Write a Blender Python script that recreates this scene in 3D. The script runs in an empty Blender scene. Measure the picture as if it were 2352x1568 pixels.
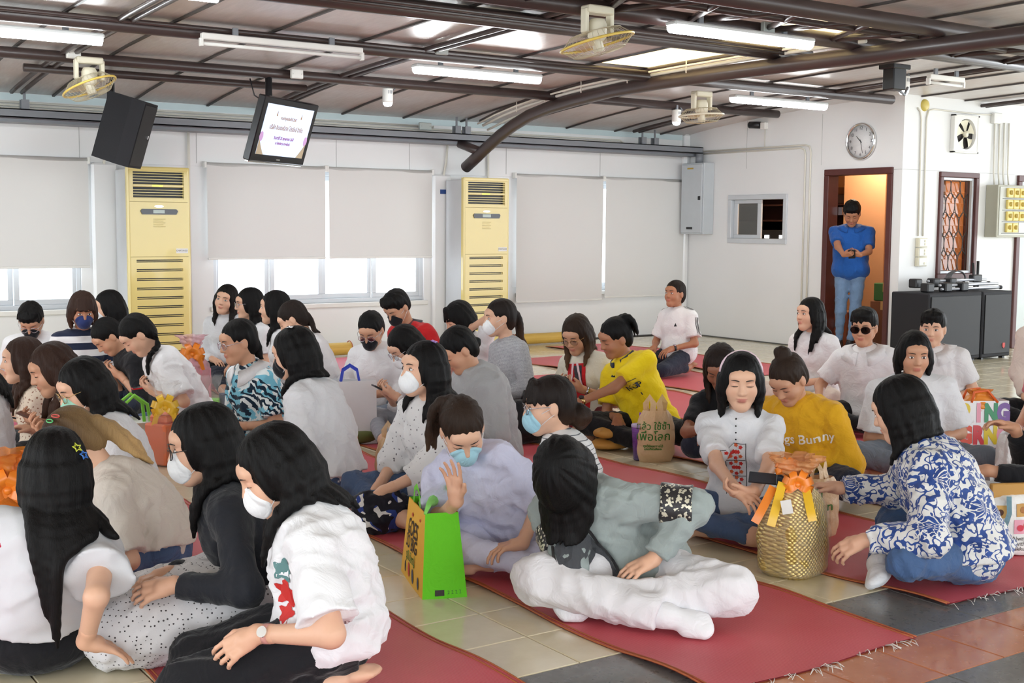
import bpy, bmesh, math, random
import numpy as np
from mathutils import Vector, Matrix
rnd = random.Random(7)
SC = bpy.context.scene
COL = SC.collection
# ------------------------------------------------------------------ camera
FPX, YAW, PIT, ROL, CAMH = 2847.5, .59845, .09319, .007837, 1.40
def _cam_axes():
    cy, sy = math.cos(YAW), math.sin(YAW)
    cp, sp = math.cos(PIT), math.sin(PIT)
    cr, sr = math.cos(ROL), math.sin(ROL)
    P = np.array([[1, 0, 0], [0, cp, -sp], [0, sp, cp]])
    R = np.array([[cr, -sr, 0], [sr, cr, 0], [0, 0, 1]])
    Mx = R @ P
    return np.array([Mx @ [cy, 0, sy], Mx @ [-sy, 0, cy], Mx @ [0, -1, 0]])
MC = _cam_axes()
camd = bpy.data.cameras.new('camera'); cam = bpy.data.objects.new('camera', camd); COL.objects.link(cam)
camd.sensor_width = 36.0; camd.lens = FPX / 2352 * 36.0; camd.clip_end = 200
mw = Matrix.Identity(4)
for i in range(3):
    mw[i][0] = MC[i][0]; mw[i][1] = -MC[i][1]; mw[i][2] = -MC[i][2]
mw[2][3] = CAMH
cam.matrix_world = mw
SC.camera = cam
def ray(u, v): return MC @ np.array([(u - 1176) / FPX, (v - 784) / FPX, 1.0])
CAMP = np.array([0, 0, CAMH])
def at(u, v, D): return CAMP + D * ray(u, v)             # point seen at photo pixel u,v at depth D
def onz(u, v, z=0.0):
    d = ray(u, v); return CAMP + d * ((z - CAMH) / d[2])
def onYp(u, v, Y):
    d = ray(u, v); return CAMP + d * (Y / d[1])
def onXp(u, v, X):
    d = ray(u, v); return CAMP + d * (X / d[0])
# ------------------------------------------------------------------ world + exposure
SC.view_settings.view_transform = 'Standard'
SC.view_settings.look = 'None'
SC.view_settings.exposure = 0.06
SC.view_settings.gamma = 1.0
SC.view_settings.use_curve_mapping = False
W = bpy.data.worlds.new('daylight'); SC.world = W; W.use_nodes = True
W.node_tree.nodes['Background'].inputs[0].default_value = (.89, .955, 1, 1)
W.node_tree.nodes['Background'].inputs[1].default_value = 4.6
SC.cycles.max_bounces = 6; SC.cycles.diffuse_bounces = 4; SC.cycles.glossy_bounces = 2; SC.cycles.transparent_max_bounces = 12
# ------------------------------------------------------------------ materials
def nn(nt, t, **k):
    n = nt.nodes.new(t)
    for a, b in k.items():
        if a == 'op': n.operation = b
        elif a == 'blend': n.blend_type = b
        else: setattr(n, a, b)
    return n
def sock(nt, v, s):
    if hasattr(v, 'is_output') or isinstance(v, bpy.types.NodeSocket): nt.links.new(v, s)
    else:
        try: s.default_value = v
        except Exception: s.default_value = (*v, 1) if hasattr(v, '__len__') else v
def rgb(c): return (c[0], c[1], c[2], 1)
def s2l(r, g, b):
    f = lambda c: (c / 255 / 12.92) if c / 255 <= .04045 else ((c / 255 + .055) / 1.055) ** 2.4
    return (f(r), f(g), f(b))
def math_(nt, op, a, b=None, c=None):
    n = nn(nt, 'ShaderNodeMath', op=op)
    sock(nt, a, n.inputs[0])
    if b is not None: sock(nt, b, n.inputs[1])
    if c is not None: sock(nt, c, n.inputs[2])
    return n.outputs[0]
def mixc(nt, f, a, b):
    n = nn(nt, 'ShaderNodeMix', data_type='RGBA')
    sock(nt, f, n.inputs[0])
    for v, i in ((a, 6), (b, 7)):
        if hasattr(v, '__len__') and not isinstance(v, bpy.types.NodeSocket): v = rgb(v)
        sock(nt, v, n.inputs[i])
    return n.outputs[2]
def ramp(nt, f, stops, interp='LINEAR'):
    n = nn(nt, 'ShaderNodeValToRGB'); sock(nt, f, n.inputs[0])
    e = n.color_ramp.elements
    while len(e) < len(stops): e.new(.5)
    n.color_ramp.interpolation = interp
    for x, (p, c) in zip(e, stops):
        x.position = p; x.color = rgb(c) if len(c) == 3 else c
    return n.outputs[0]
def coords(nt, kind='Object', scale=(1, 1, 1), rot=(0, 0, 0), loc=(0, 0, 0)):
    t = nn(nt, 'ShaderNodeTexCoord'); m = nn(nt, 'ShaderNodeMapping')
    nt.links.new(t.outputs[kind], m.inputs[0])
    m.inputs['Scale'].default_value = scale; m.inputs['Rotation'].default_value = rot; m.inputs['Location'].default_value = loc
    return m.outputs[0]
def noise(nt, vec, scale, detail=3, rough=.55, dist=0):
    n = nn(nt, 'ShaderNodeTexNoise'); nt.links.new(vec, n.inputs['Vector'])
    n.inputs['Scale'].default_value = scale; n.inputs['Detail'].default_value = detail; n.inputs['Roughness'].default_value = rough
    n.inputs['Distortion'].default_value = dist
    return n.outputs['Fac']
def voro(nt, vec, scale, feature='F1', rand=1.0):
    n = nn(nt, 'ShaderNodeTexVoronoi', feature=feature); nt.links.new(vec, n.inputs['Vector'])
    n.inputs['Scale'].default_value = scale; n.inputs['Randomness'].default_value = rand
    return n
def bump(nt, b, h, strength=.3, dist=.01):
    n = nn(nt, 'ShaderNodeBump'); sock(nt, h, n.inputs['Height'])
    n.inputs['Strength'].default_value = strength; n.inputs['Distance'].default_value = dist
    nt.links.new(n.outputs[0], b.inputs['Normal'])
MATS = {}
def newmat(name):
    m = bpy.data.materials.new(name); m.use_nodes = True
    nt = m.node_tree; b = nt.nodes['Principled BSDF']
    return m, nt, b
def mat(name, col, rough=.5, metal=0, spec=.5, vary=.06, vs=6, bmp=0, bs=60, sheen=0, coat=0, emit=None, es=1):
    if name in MATS: return MATS[name]
    m, nt, b = newmat(name)
    b.inputs['Roughness'].default_value = rough; b.inputs['Metallic'].default_value = metal
    b.inputs['Specular IOR Level'].default_value = spec
    if sheen: b.inputs['Sheen Weight'].default_value = sheen
    if coat: b.inputs['Coat Weight'].default_value = coat
    v = coords(nt)
    n = noise(nt, v, vs, 4)
    lo = [max(0, c * (1 - vary)) for c in col]; hi = [min(1, c * (1 + vary)) for c in col]
    nt.links.new(mixc(nt, n, lo, hi), b.inputs['Base Color'])
    if bmp: bump(nt, b, noise(nt, v, bs, 3), bmp, .004)
    if emit:
        b.inputs['Emission Color'].default_value = rgb(emit); b.inputs['Emission Strength'].default_value = es
    MATS[name] = m
    return m
def attr_col(nt, name='Col'):
    n = nn(nt, 'ShaderNodeAttribute'); n.attribute_name = name; return n.outputs['Color']
# ------------------------------------------------------------------ object helpers
def link(o, parent=None):
    COL.objects.link(o)
    if parent is not None: o.parent = parent
    return o
def tag(o, label=None, cat=None, group=None, kind=None):
    if label: o['label'] = label
    if cat: o['category'] = cat
    if group: o['group'] = group
    if kind: o['kind'] = kind
    return o
def empty(name, loc, label=None, cat=None, group=None, rz=0):
    o = bpy.data.objects.new(name, None); o.empty_display_size = .1
    o.location = loc; o.rotation_euler = (0, 0, rz); COL.objects.link(o)
    return tag(o, label, cat, group)
def npmesh(name, V, Fq, mats, smooth=True, cols=None, fmat=None):
    me = bpy.data.meshes.new(name)
    V = np.asarray(V, np.float32); nv = len(V)
    me.vertices.add(nv); me.vertices.foreach_set('co', V.ravel())
    if isinstance(Fq, np.ndarray):
        nf, k = Fq.shape; tot = np.full(nf, k, np.int32); idx = Fq.astype(np.int32).ravel()
    else:
        nf = len(Fq); tot = np.array([len(f) for f in Fq], np.int32); idx = np.concatenate([np.asarray(f, np.int32) for f in Fq])
    start = np.concatenate([[0], np.cumsum(tot)[:-1]]).astype(np.int32)
    me.loops.add(len(idx)); me.loops.foreach_set('vertex_index', idx)
    me.polygons.add(nf); me.polygons.foreach_set('loop_start', start)
    try: me.polygons.foreach_set('loop_total', tot)
    except Exception: pass
    me.polygons.foreach_set('use_smooth', np.full(nf, smooth))
    if not isinstance(mats, (list, tuple)): mats = [mats]
    for m in mats: me.materials.append(m)
    if fmat is not None: me.polygons.foreach_set('material_index', np.asarray(fmat, np.int32))
    if cols is not None:
        a = me.color_attributes.new('Col', 'FLOAT_COLOR', 'POINT')
        a.data.foreach_set('color', np.concatenate([np.asarray(cols, np.float32), np.ones((nv, 1), np.float32)], 1).ravel())
    me.update(); me.validate()
    return me
class MB:
    """collects shapes into one mesh"""
    def __init__(s): s.V = []; s.F = []; s.M = []; s.S = []
    def add(s, V, F, mi=0, sm=False):
        k = len(s.V); s.V += [tuple(v) for v in V]; s.F += [tuple(i + k for i in f) for f in F]
        s.M += [mi] * len(F); s.S += [sm] * len(F); return s
    def box(s, a, b, mi=0, bev=0.0):
        x0, y0, z0 = [min(p, q) for p, q in zip(a, b)]; x1, y1, z1 = [max(p, q) for p, q in zip(a, b)]
        if bev <= 0:
            V = [(x0, y0, z0), (x1, y0, z0), (x1, y1, z0), (x0, y1, z0), (x0, y0, z1), (x1, y0, z1), (x1, y1, z1), (x0, y1, z1)]
            return s.add(V, [(0, 3, 2, 1), (4, 5, 6, 7), (0, 1, 5, 4), (1, 2, 6, 5), (2, 3, 7, 6), (3, 0, 4, 7)], mi)
        bm = bmesh.new(); bmesh.ops.create_cube(bm, size=1)
        for v in bm.verts: v.co = Vector(((x0 + x1) / 2 + v.co.x * (x1 - x0), (y0 + y1) / 2 + v.co.y * (y1 - y0), (z0 + z1) / 2 + v.co.z * (z1 - z0)))
        bmesh.ops.bevel(bm, geom=list(bm.edges), offset=bev, segments=1, affect='EDGES')
        return s.bm(bm, mi, False)
    def bm(s, bm, mi=0, sm=False, mx=None):
        bm.verts.index_update()
        V = [tuple(mx @ v.co if mx else v.co) for v in bm.verts]; F = [[v.index for v in f.verts] for f in bm.faces]
        bm.free(); return s.add(V, F, mi, sm)
    def tube(s, pts, r, n=10, mi=0, cap=True, closed=False):
        P = [np.array(p, float) for p in pts]; m = len(P)
        rs = r if hasattr(r, '__len__') else [r] * m
        V = []; F = []; ref = None
        for i, p in enumerate(P):
            a = P[(i - 1) % m] if (i > 0 or closed) else p; b = P[(i + 1) % m] if (i < m - 1 or closed) else p
            t = b - a; t = t / (np.linalg.norm(t) + 1e-12)
            if ref is None:
                ref = np.cross(t, [0, 0, 1] if abs(t[2]) < .9 else [1, 0, 0])
            ref = ref - t * (ref @ t); ref = ref / (np.linalg.norm(ref) + 1e-12); w = np.cross(t, ref)
            for k in range(n):
                an = 2 * math.pi * k / n; V.append(p + rs[i] * (math.cos(an) * ref + math.sin(an) * w))
        for i in range(m if closed else m - 1):
            j = (i + 1) % m
            for k in range(n):
                F.append((i * n + k, i * n + (k + 1) % n, j * n + (k + 1) % n, j * n + k))
        if cap and not closed:
            F.append(tuple(range(n))[::-1]); F.append(tuple((m - 1) * n + k for k in range(n)))
        return s.add(V, F, mi, True)
    def lathe(s, prof, n=24, mi=0, mx=None, ang=2 * math.pi):
        V = []; F = []; m = len(prof)
        for k in range(n):
            a = ang * k / n
            for r, z in prof:
                v = Vector((r * math.cos(a), r * math.sin(a), z)); V.append(tuple(mx @ v) if mx else tuple(v))
        for k in range(n):
            for i in range(m - 1):
                F.append((k * m + i, ((k + 1) % n) * m + i, ((k + 1) % n) * m + i + 1, k * m + i + 1))
        return s.add(V, F, mi, True)
    def quad(s, a, b, c, d, mi=0): return s.add([a, b, c, d], [(0, 1, 2, 3)], mi)
    def prism(s, poly, depth, mx=None, mi=0):
        """poly in local xy, extruded along local z by depth"""
        n = len(poly); V = [Vector((x, y, 0)) for x, y in poly] + [Vector((x, y, depth)) for x, y in poly]
        if mx: V = [mx @ v for v in V]
        F = [tuple(range(n))[::-1], tuple(range(n, 2 * n))] + [(i, (i + 1) % n, n + (i + 1) % n, n + i) for i in range(n)]
        return s.add(V, F, mi)
    def xf(s, mx):
        s.V = [tuple(mx @ Vector(v)) for v in s.V]; return s
    def mesh(s, name, mats):
        me = npmesh(name, np.array(s.V), s.F, mats, True, None, s.M)
        me.polygons.foreach_set('use_smooth', s.S); return me
    def obj(s, name, mats, parent=None, base=None):
        """base: world origin of the object (mesh is given in world space)"""
        if base is not None: s.V = [(v[0] - base[0], v[1] - base[1], v[2] - base[2]) for v in s.V]
        o = bpy.data.objects.new(name, s.mesh(name, mats))
        if base is not None and parent is None: o.location = base
        return link(o, parent)
def frame(o, x, y, z):
    m = Matrix.Identity(4)
    for i in range(3): m[i][0] = x[i]; m[i][1] = y[i]; m[i][2] = z[i]; m[i][3] = o[i]
    return m
def copytree(o, parent=None):
    c = o.copy(); COL.objects.link(c); c.parent = parent
    for ch in list(o.children): copytree(ch, c)
    return c
def text_mesh(body, size=1.0, align='CENTER', bold=0.0):
    c = bpy.data.curves.new('lettering', 'FONT'); c.body = body; c.size = size; c.align_x = align; c.align_y = 'CENTER'; c.offset = bold; c.resolution_u = 3
    o = bpy.data.objects.new('lettering', c); COL.objects.link(o)
    dg = bpy.context.evaluated_depsgraph_get()
    me = bpy.data.meshes.new_from_object(o.evaluated_get(dg))
    V = [tuple(v.co) for v in me.vertices]; F = [tuple(p.vertices) for p in me.polygons]
    bpy.data.objects.remove(o); bpy.data.meshes.remove(me); bpy.data.curves.remove(c)
    return V, F
# ------------------------------------------------------------------ the room
WA, WB, WC = 12.2, 11.04, 8.76          # wall A plane y, wall B plane x, wall C plane y
def roofz(y): return float(np.interp(y, [-6, 0, 5, 7, 8.76, 9.9, 10.6, 11.2, 11.7, 12.2, 12.5], [2.97, 2.95, 2.92, 2.885, 2.835, 2.79, 2.745, 2.695, 2.645, 2.58, 2.53]))
def m_wall():
    m, nt, b = newmat('white_wall_paint'); v = coords(nt)
    n1 = noise(nt, v, 1.3, 3); n2 = noise(nt, v, 260, 2)
    nt.links.new(mixc(nt, n1, (.80, .80, .79), (.86, .86, .86)), b.inputs['Base Color'])
    b.inputs['Roughness'].default_value = .42; bump(nt, b, n2, .08, .002); return m
WALLM = m_wall()
def m_tile(name, ca, cb, rough=.14, sc=9):
    m, nt, b = newmat(name); v = coords(nt)
    oi = nn(nt, 'ShaderNodeObjectInfo')
    ad = nn(nt, 'ShaderNodeVectorMath', op='ADD'); nt.links.new(v, ad.inputs[0]); 
    cb_ = nn(nt, 'ShaderNodeCombineXYZ'); nt.links.new(math_(nt, 'MULTIPLY', oi.outputs['Random'], 40.0), cb_.inputs[0]); nt.links.new(cb_.outputs[0], ad.inputs[1])
    n = noise(nt, ad.outputs[0], sc, 5, .62)
    f = math_(nt, 'MULTIPLY_ADD', oi.outputs['Random'], .25, math_(nt, 'MULTIPLY', n, .8))
    nt.links.new(mixc(nt, f, ca, cb), b.inputs['Base Color'])
    b.inputs['Roughness'].default_value = rough; b.inputs['Coat Weight'].default_value = .25; b.inputs['Coat Roughness'].default_value = .06
    nt.links.new(ramp(nt, noise(nt, ad.outputs[0], 30, 3), [(.3, (rough * .7,) * 3), (.8, (rough * 1.7,) * 3)]), b.inputs['Roughness'])
    return m
TILEM = m_tile('beige_ceramic_tile', s2l(210, 197, 162), s2l(238, 229, 204))
ORANGEM = m_tile('terracotta_tile', s2l(168, 94, 60), s2l(208, 136, 96), .2, 14)
GREYM = m_tile('grey_stone_slab', s2l(92, 92, 92), s2l(122, 121, 119), .3, 20)
GROUT = mat('grout', s2l(105, 96, 82), .8)
def m_roof():
    m, nt, b = newmat('foil_roof_lining'); v = coords(nt, scale=(1, .12, 1)); v2 = coords(nt)
    a = noise(nt, v, 30, 6, .7); c = noise(nt, v2, .9, 3); d = noise(nt, v2, 90, 3, .7)
    base = mixc(nt, ramp(nt, c, [(.35, (0, 0, 0)), (.65, (1, 1, 1))]), s2l(228, 228, 228), s2l(218, 204, 197))
    nt.links.new(mixc(nt, math_(nt, 'MULTIPLY', ramp(nt, a, [(.35, (0, 0, 0)), (.75, (1, 1, 1))]), .42), base, s2l(172, 160, 155)), b.inputs['Base Color'])
    b.inputs['Metallic'].default_value = .25; b.inputs['Roughness'].default_value = .34
    bump(nt, b, d, .35, .004); return m
ROOFM = m_roof()
STEEL = mat('brown_painted_steel', s2l(66, 54, 52), .33, 0, .5, .15, 8)
GSTEEL = mat('grey_painted_steel', s2l(128, 132, 138), .45, 0, .5, .08, 5)
WPLAST = mat('white_plastic', s2l(232, 231, 226), .4)
CREAM = mat('cream_plastic', s2l(226, 220, 196), .4)
CONDUIT = mat('cream_conduit', s2l(222, 218, 206), .45)
DARK = mat('black_plastic', (.012, .012, .014), .4)
CHROME = mat('chrome', (.8, .8, .8), .12, 1)
ALU = mat('window_aluminium', s2l(206, 210, 214), .4, .2)
WOODM = mat('dark_red_wood', s2l(86, 42, 38), .4, 0, .5, .25, 12)
def m_glass(name, tint=(1, 1, 1), refl=.08):
    m = bpy.data.materials.new(name); m.use_nodes = True; nt = m.node_tree; nt.nodes.clear()
    o = nn(nt, 'ShaderNodeOutputMaterial'); mx = nn(nt, 'ShaderNodeMixShader'); t = nn(nt, 'ShaderNodeBsdfTransparent'); g = nn(nt, 'ShaderNodeBsdfGlossy')
    t.inputs[0].default_value = rgb(tint); g.inputs['Roughness'].default_value = .03; mx.inputs[0].default_value = refl
    nt.links.new(t.outputs[0], mx.inputs[1]); nt.links.new(g.outputs[0], mx.inputs[2]); nt.links.new(mx.outputs[0], o.inputs[0]); return m
GLASS = m_glass('window_glass', (.97, .98, 1))
GLASSD = m_glass('tinted_glass', (.42, .40, .34), .16)
def emis(name, c, s):
    m, nt, b = newmat(name); b.inputs['Base Color'].default_value = rgb(c); b.inputs['Emission Color'].default_value = rgb(c); b.inputs['Emission Strength'].default_value = s; return m
TUBE = emis('lit_diffuser', (.93, .98, 1), 42)
SPOTM = emis('lit_lamp', (.9, .96, 1), 25)
def struct(o): o['kind'] = 'structure'; return o

# --- floor: grout bed, tiles one by one where they show largest
mb = MB(); mb.box((-8, -6, -.12), (17, 12.4, -.006))
floor_o = struct(mb.obj('floor', GROUT))
def chamfer_tile(w, l, t=.012, c=.003):
    V = [(-w / 2, -l / 2, -t), (w / 2, -l / 2, -t), (w / 2, l / 2, -t), (-w / 2, l / 2, -t),
         (-w / 2, -l / 2, -c), (w / 2, -l / 2, -c), (w / 2, l / 2, -c), (-w / 2, l / 2, -c),
         (-w / 2 + c, -l / 2 + c, 0), (w / 2 - c, -l / 2 + c, 0), (w / 2 - c, l / 2 - c, 0), (-w / 2 + c, l / 2 - c, 0)]
    F = [(8, 9, 10, 11)] + [(i, (i + 1) % 4, 4 + (i + 1) % 4, 4 + i) for i in range(4)] + [(4 + i, 4 + (i + 1) % 4, 8 + (i + 1) % 4, 8 + i) for i in range(4)]
    return V, F
tv, tf = chamfer_tile(.296, .296)
tile_me = npmesh('tile', np.array(tv), tf, TILEM, False)
otile_me = npmesh('terracotta_tile', np.array(tv), tf, ORANGEM, False)
def pix(p):
    q = MC.T @ (np.array(p, float) - CAMP); return 1176 + FPX * q[0] / q[2], 784 + FPX * q[1] / q[2], q[2]
MATX = [(-.20, .75), (1.17, 2.10), (2.54, 3.49), (3.80, 4.75), (5.02, 5.80), (6.07, 7.0), (7.2, 8.16), (8.38, 9.33)]
cand = []
for i in range(-32, 48):
    for j in range(0, 31):
        x = 2.377 + .3 * i + .15; y = 3.08 + .3 * j + .15
        if y > 12.2 or (x > WB and y > WC - .1) or x > 16: continue
        u, v, d = pix((x, y, 0)); vis = d > .5 and -60 < u < 2412 and v < 1640
        cov = any(a < x - .15 and x + .15 < b for a, b in MATX)
        cand.append((0 if (vis and not cov) else 1, -1 / max(d, .5) ** 3 if vis else 0, x, y))
cand.sort()
for k, (_, _, x, y) in enumerate(cand[:290]):
    o = bpy.data.objects.new('tile', tile_me); o.location = (x, y, 0); o.rotation_euler = (0, 0, rnd.choice((0, 1, 2, 3)) * math.pi / 2); link(o, floor_o)
mb = MB()
for _, _, x, y in cand[290:]: mb.add([(a + x, b + y, c) for a, b, c in tv], tf)
tag(mb.obj('tile_field', TILEM, floor_o), kind='stuff')
for i in range(-8, 20):
    x = 2.377 + .3 * i + .15
    o = bpy.data.objects.new('terracotta_tile', otile_me); o.location = (x, 2.506, 0); link(o, floor_o)
sv, sf = chamfer_tile(.896, .42); slab_me = npmesh('grey_slab', np.array(sv), sf, GREYM, False)
for row, y in enumerate((2.867, 2.148)):
    for i in range(-3, 9):
        o = bpy.data.objects.new('grey_slab', slab_me); o.location = (2.527 + .9 * i + row * .3, y, 0); link(o, floor_o)
mb = MB(); mb.box((-8, -6, -.02), (17, 1.93, -.001)); mb.obj('front_floor_field', TILEM, floor_o)

# --- walls (boxes around the openings)
def wall_rects(lo, hi, holes):
    us = sorted({lo[0], hi[0], *[h[0] for h in holes], *[h[1] for h in holes]}); zs = sorted({lo[1], hi[1], *[h[2] for h in holes], *[h[3] for h in holes]})
    for a, b in zip(us, us[1:]):
        for c, d in zip(zs, zs[1:]):
            m_ = ((a + b) / 2, (c + d) / 2)
            if not any(h[0] < m_[0] < h[1] and h[2] < m_[1] < h[3] for h in holes): yield a, b, c, d
winA = [(.9, 3.30, .57, 1.96), (4.62, 7.10, .55, 1.96), (8.40, 10.90, .60, 1.96)]
mb = MB()
for a, b, c, d in wall_rects((-8, 0), (16.5, 2.62), winA): mb.box((a, WA, c), (b, WA + .16, d))
for a, b in ((3.40, 3.65), (7.19, 7.43)): mb.box((a, WA - .07, 0), (b, WA, 1.97), 0, .02)
struct(mb.obj('wall_left', WALLM))
mb = MB(); mb.box((-8, WA - .022, 1.972), (WB, WA, 2.60)); mb.box((WB - .1, WA - .1, 0), (WB, WA, 2.6), 0, .03); struct(mb.obj('trim_1', WALLM))
holeB = [(8.90, 9.80, -.01, 2.02), (10.43, 11.36, 1.23, 1.78)]
mb = MB()
for a, b, c, d in wall_rects((WC, 0), (WA, 2.9), holeB): mb.box((WB, a, c), (WB + .12, b, d))
struct(mb.obj('wall_back', WALLM))
winC = [(11.70, 12.33, .88, 2.0)]
mb = MB()
for a, b, c, d in wall_rects((WB + .12, 0), (16.5, 2.9), winC): mb.box((a, WC, c), (b, WC + .12, d))
struct(mb.obj('wall_right', WALLM))
mb = MB(); mb.box((WB - .012, WC - .012, 0), (WB - .001, 8.86, .012)); mb.box((WB - .012, 9.84, 0), (WB - .001, WA, .014)); mb.box((WB - .012, WC - .012, 0), (16, WC, .012)); struct(mb.obj('baseboard_back', mat('grey_sealant', s2l(90, 88, 84), .7)))
mb = MB(); mb.box((-8, WA - .012, 0), (WB, WA - .001, .014)); struct(mb.obj('baseboard_left', MATS['grey_sealant']))
# fine panel joints on the walls
mb = MB()
for x in (3.3, 4.45, 6.0, 6.9, 8.2, 9.6): mb.box((x - .002, WA - .026, 2.0), (x + .002, WA - .0215, 2.34))
for y in (9.9, 11.1): mb.box((WB - .002, y - .002, 2.12), (WB, y + .002, 2.7))
mb.box((WB - .002, WC, 2.035), (WB, 8.87, 2.04)); mb.box((WB + .01, WC - .002, 2.035), (11.69, WC, 2.039)); mb.box((12.36, WC - .002, 2.035), (13.05, WC, 2.039))
struct(mb.obj('trim_2', mat('panel_joint', s2l(178, 178, 176), .7)))

def frects(a, b, c, d, t, t2=None):
    t2 = t2 or t
    return ((a, b, c, c + t), (a, b, d - t, d), (a, a + t2, c + t, d - t), (b - t2, b, c + t, d - t))
# --- windows in wall A
def window(n, x0, x1, z0, z1, cols):
    mb = MB(); y0, y1 = WA + .03, WA + .11
    for (a, b, c, d) in frects(x0, x1, z0, z1, .045): mb.box((a, y0, c), (b, y1, d), 0, .004)
    w = struct(mb.obj(f'window_{n}', ALU))
    mb = MB(); mb.box((x0 - .04, WA - .035, z0 - .05), (x1 + .04, WA + .03, z0), 0, .006); mb.obj('sill', WPLAST, w)
    dx = (x1 - x0 - .06) / cols
    for k in range(cols):
        a = x0 + .03 + k * dx; b = a + dx; yy = y0 + (.012 if k % 2 else .042)
        mb = MB(); t = .05
        for (p, q, c, d) in frects(a, b, z0 + .046, z1 - .046, t): mb.box((p, yy, c), (q, yy + .028, d), 0, .003)
        s = mb.obj('sash', ALU, w)
        mb = MB(); mb.box((a + t - .005, yy + .011, z0 + .085), (b - t + .005, yy + .016, z1 - .085)); mb.obj('pane', GLASS, s)
window(1, .9, 3.30, .57, 1.96, 4); window(2, 4.62, 7.10, .55, 1.96, 4); window(3, 8.40, 10.90, .60, 1.96, 4)
# --- small sliding window in wall B
mb = MB(); x0 = WB - .02; y0, y1, z0, z1 = 10.40, 11.39, 1.205, 1.80
for (a, b, c, d) in frects(y0, y1, z0, z1, .06): mb.box((x0, a, c), (WB + .13, b, d), 0, .004)
w4 = struct(mb.obj('window_4', ALU)); mb = MB()
for (a, b, c, d) in frects(10.86, 11.329, 1.266, 1.739, .045, .065): mb.box((WB + .03, a, c), (WB + .055, b, d), 0, .003)
s = mb.obj('sash', ALU, w4); mb = MB(); mb.box((WB + .04, 10.915, 1.305), (WB + .045, 11.255, 1.695)); mb.obj('pane', GLASSD, s)
# --- doorway
mb = MB()
for (a, b, c, d) in ((8.875, 8.94, 0, 1.995), (9.765, 9.835, 0, 1.995), (8.875, 9.835, 1.995, 2.065)): mb.box((WB - .025, a, c), (WB + .15, b, d), 0, .005)
dr1 = struct(mb.obj('door_1', WOODM))
mb = MB(); mb.box((WB + .16, 8.945, .01), (WB + 1.0, 8.985, 1.99), 0, .004); mb.obj('door_leaf', mat('tan_wood', s2l(176, 112, 70), .45, 0, .5, .12, 9), dr1)
mb = MB()
for z in (.25, .75, 1.55): mb.box((WB + .152, 9.70, z), (WB + .16, 9.765, z + .09))
mb.obj('hinge', CHROME, dr1)
# --- store room behind
TAN = mat('tan_store_wall', s2l(196, 132, 86), .6); CRM = mat('cream_store_wall', s2l(226, 196, 150), .7)
mb = MB(); mb.box((13.4, 8.88, 0), (13.5, 12.4, 2.9)); mb.box((11.16, 12.2, 0), (13.5, 12.3, 2.9)); struct(mb.obj('wall_store', TAN))
mb = MB(); mb.box((11.16, 8.88, 2.55), (13.4, 12.2, 2.6)); struct(mb.obj('ceiling_store', CRM))
lamp = bpy.data.lights.new('store_bulb', 'POINT'); lamp.color = (1, .84, .66); lamp.energy = 60; lamp.shadow_soft_size = .08
lb = empty('pendant_bulb', (12.1, 10.2, 2.55), 'bare bulb on the store room ceiling behind the doorway', 'lamp')
lo_ = bpy.data.objects.new('bulb_light', lamp); lo_.location = (0, 0, -.22); link(lo_, lb)
mb = MB(); mb.lathe([(0, 0), (.04, 0), (.04, -.03), (.02, -.05), (.0, -.05)], 12); mb.obj('socket', CREAM, lb)
mb = MB(); mb.lathe([(.012, -.05), (.03, -.09), (.032, -.12), (.02, -.145), (0, -.15)], 12); mb.obj('glass_bulb', emis('warm_bulb', (1, .75, .45), 6), lb)
BRW = mat('brown_carton', s2l(120, 74, 48), .7); DBRW = mat('dark_wood_cabinet', s2l(74, 42, 34), .5)
def cab(name, a, b, label, catg, mats, shelves=()):
    e = empty(name, ((a[0] + b[0]) / 2, (a[1] + b[1]) / 2, a[2]), label, catg); L = e.location
    mb = MB(); t = .02
    mb.box((a[0], a[1], a[2]), (b[0], a[1] + t, b[2])); mb.box((a[0], b[1] - t, a[2]), (b[0], b[1], b[2])); mb.box((b[0] - t, a[1], a[2]), b)
    mb.box((a[0], a[1], b[2] - t), b); mb.box(a, (b[0], b[1], a[2] + t)); mb.obj('carcass', mats, e, L)
    for z in shelves:
        mb = MB(); mb.box((a[0] + .01, a[1] + t, z), (b[0] - t, b[1] - t, z + t)); mb.obj('shelf', mats, e, L)
    return e
cab('tall_cabinet', (12.75, 10.95, 0), (13.35, 11.9, 1.72), 'tall brown cabinet behind the man in the doorway', 'cabinet', DBRW, (.55, 1.1))
cab('wall_shelf', (11.9, 11.1, 1.48), (12.4, 12.1, 1.9), 'dark shelf unit seen through the small sliding window', 'shelf', DBRW, (1.68,))
mb = MB(); mb.box((12.55, 10.2, 0), (13.1, 10.86, 2.35), 0, .006); e = tag(mb.obj('wardrobe', mat('tan_wardrobe', s2l(186, 140, 104), .5), None, (12.8, 10.5, 0)), 'plain tan wardrobe at the right inside the doorway', 'wardrobe')
def carton(a, b, label, m, tape=True):
    L = ((a[0] + b[0]) / 2, (a[1] + b[1]) / 2, a[2]); e = empty('carton', L, label, 'box')
    mb = MB(); mb.box(a, b, 0, .008); mb.obj('carton_body', m, e, L)
    if tape:
        mb = MB(); ym = (a[1] + b[1]) / 2; mb.box((a[0] - .002, ym - .03, b[2] - .1), (b[0], ym + .03, b[2] + .002)); mb.obj('tape', mat('packing_tape', s2l(196, 160, 104), .3), e, L)
carton((12.78, 11.0, 1.722), (13.2, 11.8, 1.84), 'flat dark carton lying on top of the tall cabinet', mat('dark_carton', s2l(62, 40, 34), .7), False)
carton((12.8, 11.2, 1.842), (13.1, 11.55, 1.94), 'small carton on the flat carton above the man', BRW)
carton((11.75, 9.35, 0), (12.2, 9.72, .55), 'brown carton standing on the floor behind the man', BRW)
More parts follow.
